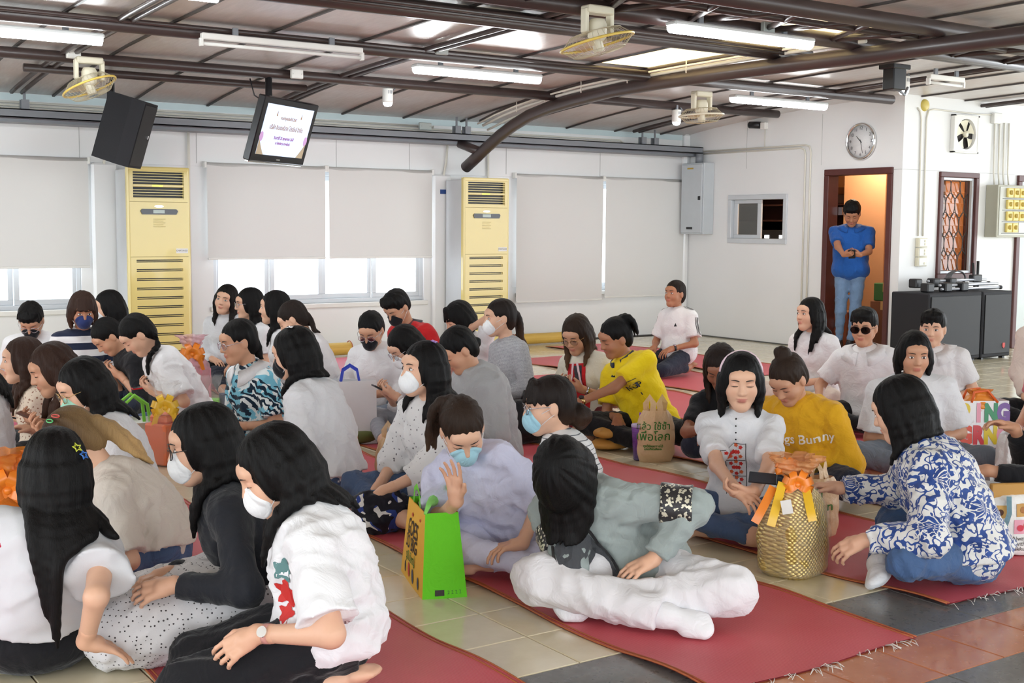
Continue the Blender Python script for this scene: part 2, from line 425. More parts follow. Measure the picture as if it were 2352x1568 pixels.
carton((11.78, 9.37, .552), (12.15, 9.70, .76), 'green carton stacked on the brown carton behind the man', mat('green_carton', s2l(50, 110, 56), .6))
carton((11.45, 9.80, 0), (11.85, 10.0, .42), 'low carton on the floor beside the left door post', mat('red_brown_carton', s2l(132, 70, 44), .7))
mb = MB(); mb.box((11.55, 10.7, .78), (12.1, 11.7, .82)); mb.box((11.58, 10.72, 0), (12.08, 10.76, .78)); mb.box((11.58, 11.64, 0), (12.08, 11.68, .78)); mb.box((12.02, 10.76, .3), (12.05, 11.64, .78))
tag(mb.obj('store_desk', DBRW), 'dark desk in the store room behind the small window', 'desk')
e = empty('amplifier', (11.75, 11.15, .82), 'black amplifier with two lit meters behind the small window', 'amplifier'); L = e.location
mb = MB(); mb.box((11.60, 10.92, 1.14), (11.95, 11.40, 1.37), 0, .006); mb.obj('case', DARK, e, L)
for y in (10.98, 11.23):
    mb = MB(); mb.box((11.594, y, 1.265), (11.602, y + .075, 1.305)); mb.obj('lit_meter', emis('meter_glow', (.95, .97, 1), 5), e, L)
mb = MB()
for k in range(5): mb = MB(); mb.tube([(11.60, 11.0 + k * .06, 1.2), (11.585, 11.0 + k * .06, 1.2)], .012, 10); mb.obj('knob', CHROME, e, L)
mb = MB(); mb.box((11.62, 10.93, .82), (11.93, 11.39, 1.14), 0, .005); mb.obj('rack_base', DBRW, e, L)
# --- window in wall C with grille
mb = MB(); y0 = WC - .03
for (a, b, c, d) in frects(11.665, 12.36, .845, 2.03, .056): mb.box((a, y0, c), (b, WC + .13, d), 0, .005)
w5 = struct(mb.obj('window_5', WOODM)); mb = MB()
for (a, b, c, d) in frects(11.722, 12.303, .902, 1.973, .03): mb.box((a, WC + .005, c), (b, WC + .04, d), 0, .003)
mb.obj('inner_frame', ALU, w5)
mb = MB()
for r in range(5):
    for c in range(4):
        cx = 11.755 + c * .165 + (.0825 if r % 2 else 0) - .04; cz = 1.02 + r * .215
        pts = [(min(max(cx + .082 * math.cos(t), 11.752), 12.273), WC + .06, min(max(cz + .135 * math.sin(t), .932), 1.938)) for t in np.linspace(0, 2 * math.pi, 21)[:-1]]
        mb.tube(pts, .005, 5, closed=True)
mb.obj('iron_grille', mat('grille_iron', s2l(58, 52, 48), .5), w5)
for k in range(8):
    z = .935 + k * .126; mb = MB(); mb.quad((11.75, WC + .082, z), (12.275, WC + .082, z), (12.275, WC + .10, z + .124), (11.75, WC + .10, z + .124)); mb.obj('louvre_pane', m_glass('amber_glass', (.66, .60, .46), .12) if k == 0 else bpy.data.materials['amber_glass'], w5)
# --- door at far right on wall C
mb = MB()
for (a, b, c, d) in ((13.10, 13.17, 0, 1.96), (14.0, 14.07, 0, 1.96), (13.10, 14.07, 1.96, 2.03)): mb.box((a, WC - .035, c), (b, WC + .0, d), 0, .005)
dr2 = struct(mb.obj('door_2', WOODM)); mb = MB(); mb.box((13.17, WC - .02, .01), (14.0, WC - .001, 1.96)); mb.obj('door_leaf', mat('pale_grey_door', s2l(196, 204, 202), .4), dr2)

# --- roof: curved panels, joints, steel
ceil_o = struct(bpy.data.objects.new('ceiling', None)); ceil_o.location = (0, 0, 2.6); COL.objects.link(ceil_o)
CB = (0, 0, 2.6)
YS = [-6, -3, 0, 2.5, 5, 6.3, 7, 8, 8.75, 9.4, 9.9, 10.3, 10.6, 10.9, 11.2, 11.45, 11.7, 11.95, 12.2, 12.45]
def sheet(x0, x1, ys, t=.012):
    V = []; F = []
    for y in ys:
        z = roofz(y); V += [(x0, y, z), (x1, y, z), (x1, y, z + t), (x0, y, z + t)]
    n = len(ys)
    for i in range(n - 1):
        a, b = 4 * i, 4 * i + 4
        F += [(a, b, b + 1, a + 1), (a + 3, a + 2, b + 2, b + 3), (a, a + 3, b + 3, b), (a + 1, b + 1, b + 2, a + 2)]
    F += [(0, 1, 2, 3), (4 * n - 4, 4 * n - 1, 4 * n - 2, 4 * n - 3)]
    return V, F
def m_sky():
    m, nt, b = newmat('translucent_roof_sheet'); b.inputs['Base Color'].default_value = (1, .9, .68, 1); b.inputs['Roughness'].default_value = .5
    t = nn(nt, 'ShaderNodeBsdfTranslucent'); t.inputs[0].default_value = (1, .86, .60, 1); mx = nn(nt, 'ShaderNodeMixShader'); mx.inputs[0].default_value = .85
    nt.links.new(b.outputs[0], mx.inputs[1]); nt.links.new(t.outputs[0], mx.inputs[2]); nt.links.new(mx.outputs[0], nt.nodes['Material Output'].inputs[0]); return m
SKYM = m_sky()
x = 3.07 - .75 * 12
while x < 16.4:
    if abs(x - 6.82) < .01:
        for nm, ys, m in (('roof_panel', [y for y in YS if y <= 6.3], ROOFM), ('skylight_sheet', [6.3, 7, 8, 8.75], SKYM), ('roof_panel', [y for y in YS if y >= 8.75], ROOFM)):
            mb = MB(); mb.add(*sheet(x + .004, x + .746, ys), 0, False); mb.obj(nm, m, ceil_o, CB)
    else:
        mb = MB(); mb.add(*sheet(x + .004, x + .746, YS), 0, False); mb.obj('roof_panel', ROOFM, ceil_o, CB)
    mb = MB(); mb.add(*[(lambda V, F: ([(a, b, c - .016 if k % 4 < 2 else c - .004) for k, (a, b, c) in enumerate(V)], F))(*sheet(x - .011, x + .011, YS))][0]); mb.obj('roof_joint', mat('joint_batten', s2l(70, 64, 62), .5), ceil_o, CB)
    x += .75
def curve_pts(f, ys): return [f(y) for y in ys]
for xr in (2.65, 5.08, 9.94, 12.37):
    mb = MB(); ys = [0, 3, 5, 7, 8.5, 9.5, 10.2, 10.8, 11.2, 11.5, 11.75, 11.95]
    for dx in (0, .09): mb.tube([(xr + dx, y, roofz(y) - .045) for y in ys], .02, 6)
    mb.obj('rafter', STEEL, ceil_o, CB)
def pipe(name, pts, r, m=STEEL, n=14):
    mb = MB(); mb.tube(pts, r, n); return mb.obj(name, m, ceil_o, CB)
pipe('purlin', [(-6, 8.79, 2.765), (10.86, 8.79, 2.765)], .05)
pipe('purlin', [(-6, 8.71, 2.785), (7.4, 8.71, 2.785)], .016)
pipe('purlin', [(-6, 10.24, 2.70), (10.66, 10.24, 2.70)], .045)
pipe('purlin', [(2.5, 10.82, 2.662), (5.02, 10.82, 2.662)], .034)
pipe('purlin', [(-4, 7.22, 2.81), (7.75, 7.22, 2.81)], .062)
for k, (dy, dz) in enumerate(((-.10, -.02), (-.135, 0), (.085, -.03))): pipe('conduit_run', [(-4, 7.22 + dy, 2.81 + dz), (7.75, 7.22 + dy, 2.81 + dz)], .016)
pipe('purlin', [(-4, 3.6, 2.86), (14, 3.6, 2.86)], .05)
# truss along x near the camera
pipe('truss_chord', [(0, 6.42, 2.79), (15, 6.42, 2.79)], .055); pipe('truss_chord', [(0, 5.66, 2.80), (15, 5.66, 2.80)], .058); pipe('truss_tie', [(3, 6.02, 2.80), (15, 6.02, 2.80)], .024)
for k in range(14):
    xx = 4.4 + k * .7; pipe('truss_web', [(xx, 6.42, 2.79), (xx + .35, 5.66, 2.80)], .022, n=8); pipe('truss_web', [(xx + .35, 5.66, 2.80), (xx + .7, 6.42, 2.79)], .022, n=8)
# main curved arch
ARCH = [(11.95, 2.05), (11.72, 2.155), (11.5, 2.26), (11.25, 2.37), (11.0, 2.46), (10.7, 2.545), (10.35, 2.60), (9.9, 2.645), (9.3, 2.685), (8.6, 2.70), (7.8, 2.705), (7.0, 2.70), (6.2, 2.69), (5, 2.68), (3, 2.68)]
pipe('roof_arch', [(7.5, y, z) for y, z in ARCH], .064, n=18)
pipe('arch_brace', [(7.5, 11.62, 2.20), (7.42, 11.95, 2.31)], .05)
up = [(11.55, 2.50), (11.2, 2.575), (10.8, 2.64), (10.3, 2.70), (9.7, 2.745), (9.0, 2.775), (8.2, 2.79), (7.2, 2.80), (6.3, 2.80)]
pipe('arch_conduit', [(7.47, y, z - .01) for y, z in up], .016, CONDUIT, 8); pipe('arch_conduit', [(7.53, y, z - .055) for y, z in up], .013, CONDUIT, 8)
pipe('arch_conduit', [(7.44, y, z + .035) for y, z in up], .022, STEEL, 8); pipe('arch_conduit', [(7.40, y, z + .005) for y, z in up], .010, CONDUIT, 8)
for yy, zz in up[2:7]: pipe('arch_clip', [(7.40, yy, zz - .06), (7.40, yy, zz + .05)], .006, CONDUIT, 6)
# grey steel beam along wall A
mb = MB(); mb.box((-8, 11.86, 2.335), (WB - .02, 11.872, 2.415)); mb.box((-8, 11.86, 2.405), (WB - .02, 11.96, 2.415)); mb.box((-8, 11.86, 2.335), (WB - .02, 11.96, 2.345)); mb.box((-8, 11.93, 2.30), (WB - .02, WA - .02, 2.33))
mb.obj('wall_beam', GSTEEL, ceil_o, CB)
for xb in (2.75, 7.35, 7.48, 10.05, 10.25):
    mb = MB(); mb.box((xb - .035, 11.87, 2.415), (xb + .035, 11.885, 2.50)); mb.box((xb - .035, 11.93, 2.415), (xb + .035, 11.945, 2.50)); mb.tube([(xb, 11.91, 2.47), (xb, 11.91, roofz(11.91) - .02)], .012, 8); mb.obj('beam_hanger', GSTEEL, ceil_o, CB)
for k, z in enumerate((2.44, 2.468, 2.496)): pipe('wall_conduit', [(-6, WA - .04, z), (9.9, WA - .04, z), (10.02, WA - .04, z - .06), (10.15, WA - .04, 2.42)] if k < 2 else [(-6, WA - .04, z), (7.2, WA - .04, z)], .011, CONDUIT, 8)
mb = MB()
for z in (2.545,): mb.box((-6, WA - .03, z - .03), (WB - .1, WA - .02, z + .035))
mb.obj('eaves_flashing', mat('pale_flashing', s2l(206, 222, 224), .5), ceil_o, CB)
# ------------------------------------------------------------------ things on walls and ceiling
def m_blind():
    m, nt, b = newmat('roller_blind_fabric'); v = coords(nt); b.inputs['Base Color'].default_value = rgb(s2l(232, 231, 228)); b.inputs['Roughness'].default_value = .9
    bump(nt, b, noise(nt, v, 500, 2), .1, .002)
    t = nn(nt, 'ShaderNodeBsdfTranslucent'); t.inputs[0].default_value = (.8, .79, .77, 1); mx = nn(nt, 'ShaderNodeMixShader'); mx.inputs[0].default_value = .12
    nt.links.new(b.outputs[0], mx.inputs[1]); nt.links.new(t.outputs[0], mx.inputs[2]); nt.links.new(mx.outputs[0], nt.nodes['Material Output'].inputs[0]); return m
BLINDM = m_blind(); RODM = mat('blind_tube', s2l(196, 194, 190), .4)
def blind(x0, x1, zb, label):
    L = ((x0 + x1) / 2, WA - .06, 1.985); e = empty('roller_blind', L, label, 'blind', 'roller blinds on the long wall')
    mb = MB(); mb.tube([(x0, WA - .06, 1.985), (x1, WA - .06, 1.985)], .026, 14); mb.obj('tube', RODM, e, L)
    mb = MB(); n = 14; V = []; F = []
    for i in range(n + 1):
        for j in range(7):
            u = i / n; z = 1.985 - (1.985 - zb) * j / 6; y = WA - .086 + .003 * math.sin(u * 9 + j) ; V += [(x0 + .012 + (x1 - x0 - .024) * u, y, z), (x0 + .012 + (x1 - x0 - .024) * u, y + .002, z)]
    for i in range(n):
        for j in range(6):
            a = (i * 7 + j) * 2; b = ((i + 1) * 7 + j) * 2; F += [(a, b, b + 2, a + 2), (a + 1, a + 3, b + 3, b + 1)]
    mb.add(V, F, 0, True); mb.obj('fabric', BLINDM, e, L)
    mb = MB(); mb.box((x0 + .012, WA - .094, zb - .02), (x1 - .012, WA - .078, zb + .004), 0, .004); mb.obj('bottom_bar', WPLAST, e, L)
    for x in (x0, x1):
        mb = MB(); mb.box((x - .012, WA - .09, 1.955), (x + .012, WA - .023, 2.02), 0, .004); mb.obj('bracket', WPLAST, e, L)
blind(1.0, 3.37, .985, 'off-white roller blind half lowered at the left edge'); blind(4.52, 5.85, 1.05, 'off-white roller blind behind the television, left of a pair'); blind(5.87, 7.17, 1.05, 'off-white roller blind right of the television, above the bright window')
blind(8.30, 9.62, .505, 'long off-white roller blind beside the right air conditioner'); blind(9.64, 10.96, .53, 'long off-white roller blind next to the back corner')
# --- floor standing air conditioners
ACY = mat('yellow_gloss_plastic', s2l(226, 206, 128), .22, 0, .5, .03, 3, coat=.4); ACS = mat('ac_side_steel', s2l(196, 198, 200), .4)
def aircon(x0, label, nslot, tagtxt):
    L = (x0 + .3, 11.9, 0); e = empty('air_conditioner', L, label, 'air conditioner'); yf = 11.70
    mb = MB(); mb.box((x0 + .008, yf + .05, 0), (x0 + .592, 12.10, 1.905), 0, .006); mb.obj('side_casing', ACS, e, L)
    mb = MB()
    for a, b, c, d in wall_rects((x0, .02), (x0 + .6, 1.925), [(x0 + .055, x0 + .545, 1.62, 1.88)] + [(x0 + .075, x0 + .525, 1.025 - .088 * k, 1.05 - .088 * k) for k in range(nslot)]): mb.box((a, yf, c), (b, yf + .055, d))
    fp = mb.obj('front_panel', ACY, e, L)
    mb = MB()
    mb.box((x0 - .004, yf - .006, .02), (x0 + .026, yf + .05, 1.925), 0, .012); mb.box((x0 + .574, yf - .006, .02), (x0 + .604, yf + .05, 1.925), 0, .012); mb.box((x0, yf - .004, 1.885), (x0 + .6, yf + .04, 1.928), 0, .01)
    mb.obj('edge_trim', ACY, e, L)
    mb = MB(); mb.box((x0 + .05, yf + .045, 1.60), (x0 + .55, yf + .054, 1.89)); mb.obj('dark_interior', DARK, e, L); mb = MB(); mb.box((x0 + .06, yf + .04, .1), (x0 + .54, yf + .053, 1.07)); mb.obj('dark_interior', DARK, e, L)
    for z in (1.862, 1.836, 1.81, 1.784, 1.71, 1.685, 1.66, 1.635):
        mb = MB(); mb.box((x0 + .055, yf + .006, z - .003), (x0 + .545, yf + .03, z + .003)); mb.obj('grille_slat', ACY, e, L)
    mb = MB(); mb.box((x0 + .055, yf + .001, 1.737), (x0 + .545, yf + .035, 1.762), 0, .004); mb.obj('grille_bar', ACY, e, L)
    mb = MB(); mb.box((x0 + .24, yf - .002, 1.744), (x0 + .34, yf + .001, 1.755)); mb.obj('indicator_light', emis('green_led_strip', (.75, 1, .1), 1.2) if 'green_led_strip' not in bpy.data.materials else bpy.data.materials['green_led_strip'], e, L)
    mb = MB(); mb.prism([(-.25, 0), (-.15, -.018), (0, -.026), (.15, -.018), (.25, 0), (.25, .02), (-.25, .02)], .012, frame((x0 + .3, yf + .006, 1.618), (1, 0, 0), (0, 0, 1), (0, 1, 0))); mb.obj('grille_lip', ACY, e, L)
    mb = MB(); mb.prism([(-.18, .012), (-.165, .03), (.165, .03), (.18, .012), (.165, -.022), (-.165, -.022)], .014, frame((x0 + .3, yf - .012, 1.50), (1, 0, 0), (0, 0, 1), (0, 1, 0))); dp = mb.obj('display_panel', mat('ac_display_dark', s2l(70, 72, 78), .25), e, L)
    mb = MB(); mb.box((x0 + .24, yf - .014, 1.49), (x0 + .35, yf - .012, 1.522)); mb.obj('lcd', mat('lcd_grey', s2l(176, 190, 184), .2), dp, L)
    V, F = text_mesh(tagtxt, .022); mb = MB(); mb.box((x0 + .46, yf - .002, 1.11), (x0 + .575, yf - .0005, 1.155)); st = mb.obj('inventory_sticker', WPLAST, e, L)
    mb = MB(); mb.add([(x0 + .517 + v[0], yf - .003, 1.134 + v[1]) for v in V], F); mb.obj('lettering', DARK, st, L)
    mb = MB()
    for k in range(5): mb.box((x0 + .24, yf - .001, 1.36 + k * .018), (x0 + .36 - .02 * (k % 2), yf - .0002, 1.366 + k * .018))
    mb.obj('notice_print', mat('pale_gold_print', s2l(196, 178, 110), .4), e, L)
    mb = MB(); mb.prism([(.045 * math.cos(t), .011 * math.sin(t)) for t in np.linspace(0, 6.283, 17)[:-1]], .004, frame((x0 + .3, yf - .003, 1.555), (1, 0, 0), (0, 0, 1), (0, 1, 0))); mb.obj('emblem', CHROME, e, L)
    for z in (1.595, 1.075):
        mb = MB(); mb.box((x0 + .01, yf - .0006, z), (x0 + .59, yf + .002, z + .004)); mb.obj('panel_seam', mat('seam_shadow', s2l(150, 130, 70), .5), e, L)
    for k in range(nslot):
        z = 1.030 - .088 * k; mb = MB(); mb.box((x0 + .075, yf + .004, z + .004), (x0 + .525, yf + .045, z + .010)); mb.obj('louvre', ACY, e, L)
aircon(3.60, 'tall yellow floor-standing air conditioner below the hanging loudspeaker', 11, 'CHATA-021'); aircon(7.32, 'tall yellow floor-standing air conditioner below the roof arch', 11, 'CHATA-024')
# --- fluorescent battens
def batten(x0, x1, y, z, label, lit=True, tubeonly=False):
    L = ((x0 + x1) / 2, y, z); e = empty('ceiling_light', L, label, 'light', 'fluorescent battens under the roof')
    if not tubeonly:
        mb = MB(); mb.box((x0, y - .055, z), (x1, y + .055, z + .035), 0, .01); mb.obj('housing', mat('grey_white_housing', s2l(206, 208, 206), .4), e, L)
        mb = MB(); n = 10; V = []; F = []
        for k in range(n + 1):
            a = math.pi * k / n
            for x in (x0 + .012, x1 - .012): V.append((x, y - .05 * math.cos(a), z - .045 * math.sin(a)))
        F = [(2 * k, 2 * k + 2, 2 * k + 3, 2 * k + 1) for k in range(n)] + [tuple(2 * k for k in range(n + 1))[::-1], tuple(2 * k + 1 for k in range(n + 1))]
        mb.add(V, F, 0, False); mb.obj('diffuser', TUBE if lit else WPLAST, e, L)
    else:
        mb = MB(); mb.box((x0, y - .025, z), (x1, y + .025, z + .045), 0, .006)
        for x in (x0, x1): mb.box((x - .012, y - .02, z - .05), (x + .012, y + .02, z + .01), 0, .004)
        mb.obj('housing', WPLAST, e, L); mb = MB(); mb.tube([(x0 + .01, y, z - .03), (x1 - .01, y, z - .03)], .013, 10); mb.obj('tube', TUBE if lit else mat('unlit_tube', s2l(236, 236, 232), .25), e, L)
    mb = MB()
    for f in (.2, .8): xx = x0 + (x1 - x0) * f; mb = MB(); mb.box((xx - .02, y - .01, z + .03), (xx + .02, y + .01, z + .10)); mb.obj('hanger', GSTEEL, e, L)
batten(1.33, 2.60, 8.93, 2.675, 'lit fluorescent batten at the left edge of the ceiling'); batten(3.22, 4.50, 8.68, 2.705, 'unlit bare tube batten above the television', False, True); batten(5.12, 6.38, 8.96, 2.675, 'lit fluorescent batten left of the roof arch'); batten(5.53, 6.86, 6.29, 2.715, 'lit fluorescent batten under the truss'); batten(8.77, 10.11, 9.04, 2.67, 'lit fluorescent batten right of the orange-lit fan'); batten(9.45, 9.95, 7.25, 2.74, 'short white unlit batten at the upper right', False, True); batten(1.6, 2.9, 7.5, 2.80, 'lit fluorescent batten at the top left corner'); batten(9.85, 11.1, 6.25, 2.70, 'lit fluorescent batten at the right edge')
# --- cylinder spotlights
def spot(x, y, z, label, s=1.0):
    e = empty('spotlight', (x, y, z), label, 'spotlight', 'white cylinder spotlights')
    mb = MB(); mb.lathe([(0, .07), (.048, .07), (.05, .06), (.05, -.045), (.047, -.06), (.043, -.06), (.043, -.04)], 20); mb.obj('can', WPLAST, e)
    mb = MB(); mb.lathe([(.044, -.05), (.042, -.072), (.03, -.09), (0, -.097)], 18); mb.obj('lens', SPOTM, e)
    mb = MB(); mb.tube([(.05, 0, .05), (.075, 0, .075), (.05, 0, .10)], .008, 8); mb.box((-.012, -.012, .065), (.012, .012, .12)); mb.obj('bracket', GSTEEL, e)
    for k in range(4):
        mb = MB(); mb.box((.047 * math.cos(-1.9 + k * .3) - .003, .0502 * math.sin(-1.9 + k * .3) - .001, .02), (.047 * math.cos(-1.9 + k * .3) + .003, .0502 * math.sin(-1.9 + k * .3) + .001, .05)); mb.obj('vent_slot', GSTEEL, e)
spot(5.6, 10.29, 2.585, 'white cylinder spotlight left of the roof arch'); spot(9.08, 10.2, 2.585, 'white cylinder spotlight beside the orange-lit fan'); spot(9.33, 7.42, 2.70, 'white cylinder spotlight under the black speaker bracket on the right')
# --- orbit fans
FANW = mat('fan_cream', s2l(228, 222, 200), .4); WIREM = mat('fan_wire', s2l(206, 198, 170), .4, .3)
def m_blade():
    m, nt, b = newmat('fan_blade_clear'); b.inputs['Base Color'].default_value = rgb(s2l(214, 190, 140)); b.inputs['Roughness'].default_value = .2
    t = nn(nt, 'ShaderNodeBsdfTransparent'); mx = nn(nt, 'ShaderNodeMixShader'); mx.inputs[0].default_value = .45; nt.links.new(b.outputs[0], mx.inputs[1]); nt.links.new(t.outputs[0], mx.inputs[2]); nt.links.new(mx.outputs[0], nt.nodes['Material Output'].inputs[0]); return m
BLADEM = m_blade()
def fan(x, y, z, yaw, tilt, label, r=.21, ring=None):
    e = empty('orbit_fan', (x, y, z), label, 'fan', 'orbit fans under the roof')
    mb = MB(); mb.box((-.10, -.05, -.03), (.10, .05, .02), 0, .008)
    for s_ in (-1, 1): mb.box((s_ * .10 - .014, -.03, -.15), (s_ * .10 + .014, .03, .0), 0, .006)
    mb.obj('bracket', FANW, e)
    mb = MB(); mb.lathe([(0, .055), (.045, .05), (.06, .02), (.06, -.06), (.04, -.085), (0, -.09)], 18, mx=Matrix.Translation((0, 0, -.11))); mb.obj('motor', FANW, e)
    M = Matrix.Translation((0, 0, -.205)) @ Matrix.Rotation(yaw, 4, 'Z') @ Matrix.Rotation(tilt, 4, 'Y')
    mb = MB(); mb.tube([(0, 0, .06), (0, 0, -.06)], .035, 14); mb.xf(M); mb.obj('hub', FANW, e)
    for k in range(3):
        a0 = k * 2.094; V = []; F = []
        for i in range(6):
            rr = .03 + (r - .045) * i / 5; wd = .28 + .52 * math.sin(math.pi * min(1, .2 + i / 6.5))
            for j in range(5): a = a0 + wd * (j / 4 - .5); V.append((rr * math.cos(a), rr * math.sin(a), .03 * (j / 4 - .5)))
        F = [(i * 5 + j, i * 5 + j + 1, i * 5 + j + 6, i * 5 + j + 5) for i in range(5) for j in range(4)]
        mb = MB(); mb.add(V, F, 0, True); mb.xf(M); mb.obj('blade', BLADEM, e)
    mb = MB()
    for k in range(36):
        a = 2 * math.pi * k / 36
        for sg in (1, -1): mb.tube([(.04 * math.cos(a), .04 * math.sin(a), sg * .075), (r * .7 * math.cos(a), r * .7 * math.sin(a), sg * .062), (r * math.cos(a), r * math.sin(a), 0)], .0013, 4, cap=False)
    for rr, zz in ((.045, .075), (.045, -.075), (r * .72, .06), (r * .72, -.06)): mb.tube([(rr * math.cos(t), rr * math.sin(t), zz) for t in np.linspace(0, 6.283, 37)[:-1]], .002, 4, closed=True)
    mb.xf(M); tag(mb.obj('wire_guard', WIREM, e), kind='stuff')
    mb = MB(); mb.tube([(r * math.cos(t), r * math.sin(t), 0) for t in np.linspace(0, 6.283, 41)[:-1]], .009, 8, closed=True); mb.xf(M); mb.obj('guard_ring', ring or mat('guard_ring_yellow', s2l(226, 196, 96), .35), e)
fan(2.80, 10.0, 2.66, -.598, -.40, 'cream orbit fan beside the hanging loudspeaker'); fan(4.93, 6.3, 2.76, -.598, -.26, 'orbit fan with clear blades near the top centre', .235); fan(8.2, 8.86, 2.66, -.598, -.05, 'orange-lit orbit fan under the roof arch', .21, FANW)
# --- television hanging from the purlin
yaw = math.radians(305.5); pit = math.radians(17.8)
nT = np.array([math.cos(yaw) * math.cos(pit), math.sin(yaw) * math.cos(pit), -math.sin(pit)]); rT = _r = np.cross([0, 0, 1], nT); rT = rT / np.linalg.norm(rT); uT = np.cross(nT, rT); cT = np.array([4.49, 10.1, 2.19])
e = empty('television', cT, 'flat television hanging tilted from the roof showing a pale slide', 'television'); mxT = frame((0, 0, 0), rT, uT, nT)
def tvp(f, name, m, par=None): mb = MB(); f(mb); mb.xf(mxT); return mb.obj(name, m, par or e)
tvp(lambda mb: mb.box((-.45, -.28, -.07), (.45, .28, 0), 0, .008), 'bezel', mat('tv_black_gloss', (.01, .01, .012), .15))
scr = tvp(lambda mb: mb.box((-.385, -.215, 0), (.385, .225, .002)), 'screen', emis('slide_pale_blue', (.60, .70, .92), .62))
tvp(lambda mb: mb.box((-.44, -.295, -.05), (.44, -.278, -.01), 0, .004), 'speaker_bar', CHROME)
INK1 = mat('slide_gold_ink', s2l(176, 130, 70), .6); INK2 = mat('slide_pink_ink', s2l(160, 60, 150), .6)
for txt, y, sz, m in (('งานทำบุญประจำปี 2567', .115, .035, INK1), ('บริษัท อินเตอร์เทค โปรดักส์ จำกัด', .03, .052, INK1), ('วันเสาร์ที่ 25 พฤษภาคม 2567', -.06, .036, INK2), ('ณ ห้องประชุม อาคารใหญ่', -.105, .03, INK2)):
    V, F = text_mesh(txt, sz, bold=.0012); mb = MB(); mb.add([(v[0] * (.72 / .9), v[1] + y, .0032) for v in V], F); mb.xf(mxT); mb.obj('slide_text', m, scr)
for sx in (-1, 1):
    tvp(lambda mb: mb.prism([(sx * .385, -.215), (sx * .385, -.08), (sx * .33, -.15), (sx * .27, -.215)][::sx], .001, Matrix.Translation((0, 0, .0022))), 'slide_curtain', mat('slide_tan', s2l(196, 180, 150), .6), scr)
    tvp(lambda mb: mb.prism([(sx * .20 - .01, .13), (sx * .20 + .01, .13), (sx * .20, .175)], .001, Matrix.Translation((0, 0, .0022))), 'slide_ornament', INK1, scr)
    tvp(lambda mb: mb.prism([(sx * .365 + .03 * math.cos(t), -.06 + .045 * math.sin(t)) for t in np.linspace(0, 6.28, 9)[:-1]], .001, Matrix.Translation((0, 0, .0021))), 'slide_flower', mat('slide_lilac', s2l(222, 180, 232), .6), scr)
tvp(lambda mb: mb.box((-.03, -.254, 0), (.03, -.244, .0012)), 'maker_mark', CHROME)
mb = MB(); mb.tube([(4.40, 10.24, 2.68), (4.40, 10.24, 2.42), (4.46, 10.16, 2.25)], .03, 10); mb.obj('hanging_pole', DARK, e, cT)
mb = MB(); mb.tube([(4.22, 10.22, 2.64), (4.25, 10.2, 2.5), (4.36, 10.15, 2.42)], .006, 6); mb.obj('cable', DARK, e, cT)
# --- loudspeaker hanging left
cS = np.array([3.36, 10.95, 2.20]); yw = math.radians(322); pt = math.radians(17); nS = np.array([math.cos(yw) * math.cos(pt), math.sin(yw) * math.cos(pt), -math.sin(pt)]); rS = np.cross([0, 0, 1], nS); rS /= np.linalg.norm(rS); uS = np.cross(nS, rS)
e = empty('loudspeaker', cS, 'black loudspeaker hanging tilted above the left air conditioner', 'loudspeaker'); mxS = frame((0, 0, 0), rS, uS, nS); SPK = mat('speaker_black_grain', s2l(26, 26, 32), .7, bmp=.3, bs=300)
mb = MB(); mb.prism([(-.19, .06), (-.15, .17), (.15, .17), (.19, .06), (.12, -.18), (-.12, -.18)], .58, Matrix.Rotation(0, 4, 'X')); mb.V = [(a, c - .29, b) for a, b, c in mb.V]; mb.xf(mxS); mb.obj('cabinet', SPK, e)
mb = MB(); mb.box((-.145, -.27, .168), (.145, .27, .176), 0, .004); mb.xf(mxS); mb.obj('grille', mat('speaker_grille', s2l(18, 18, 22), .5, bmp=.6, bs=700), e)
mb = MB(); mb.box((.09, -.02, .176), (.11, .01, .179)); mb.xf(mxS); mb.obj('badge', CHROME, e)
mb = MB(); mb.tube([(3.30, 11.1, 2.70), (3.30, 11.14, 2.3), (3.34, 11.08, 2.16)], .018, 8); mb.box((3.27, 11.12, 2.25), (3.33, 11.15, 2.62)); mb.obj('bracket', DARK, e, cS)
# --- wall pipes above the air conditioners, small boxes
def thing1(name, label, cat, mb, m, base, group=None): return tag(mb.obj(name, m, None, base), label, cat, group)
for k, (x, lab) in enumerate(((3.52, 'thin white drain pipe on the wall left of the left air conditioner'), (4.36, 'white conduit rising from the left air conditioner to the beam'), (7.33, 'thin white drain pipe on the wall left of the right air conditioner'), (7.93, 'white conduit rising from the right air conditioner to the beam'))):
    mb = MB(); mb.tube([(x + (.05 if k % 2 == 0 else 0), 12.15, 2.31), (x + (.03 if k % 2 == 0 else 0), 12.15, 2.1), (x, 12.15, 1.97)] + ([(x, 12.15, 1.75)] if k % 2 == 0 else [(x, 12.15, .05)]), .014, 8); thing1('wall_conduit', lab, 'pipe', mb, CONDUIT, (x, 12.15, 1.8))
mb = MB(); mb.box((7.27, WA - .082, 1.75), (7.37, WA - .071, 1.80), 0, .002); thing1('wall_tag', 'small blue rectangular tag on the pilaster beside the right air conditioner', 'tag', mb, mat('blue_tag', s2l(34, 66, 128), .5), (7.32, WA - .075, 1.78))
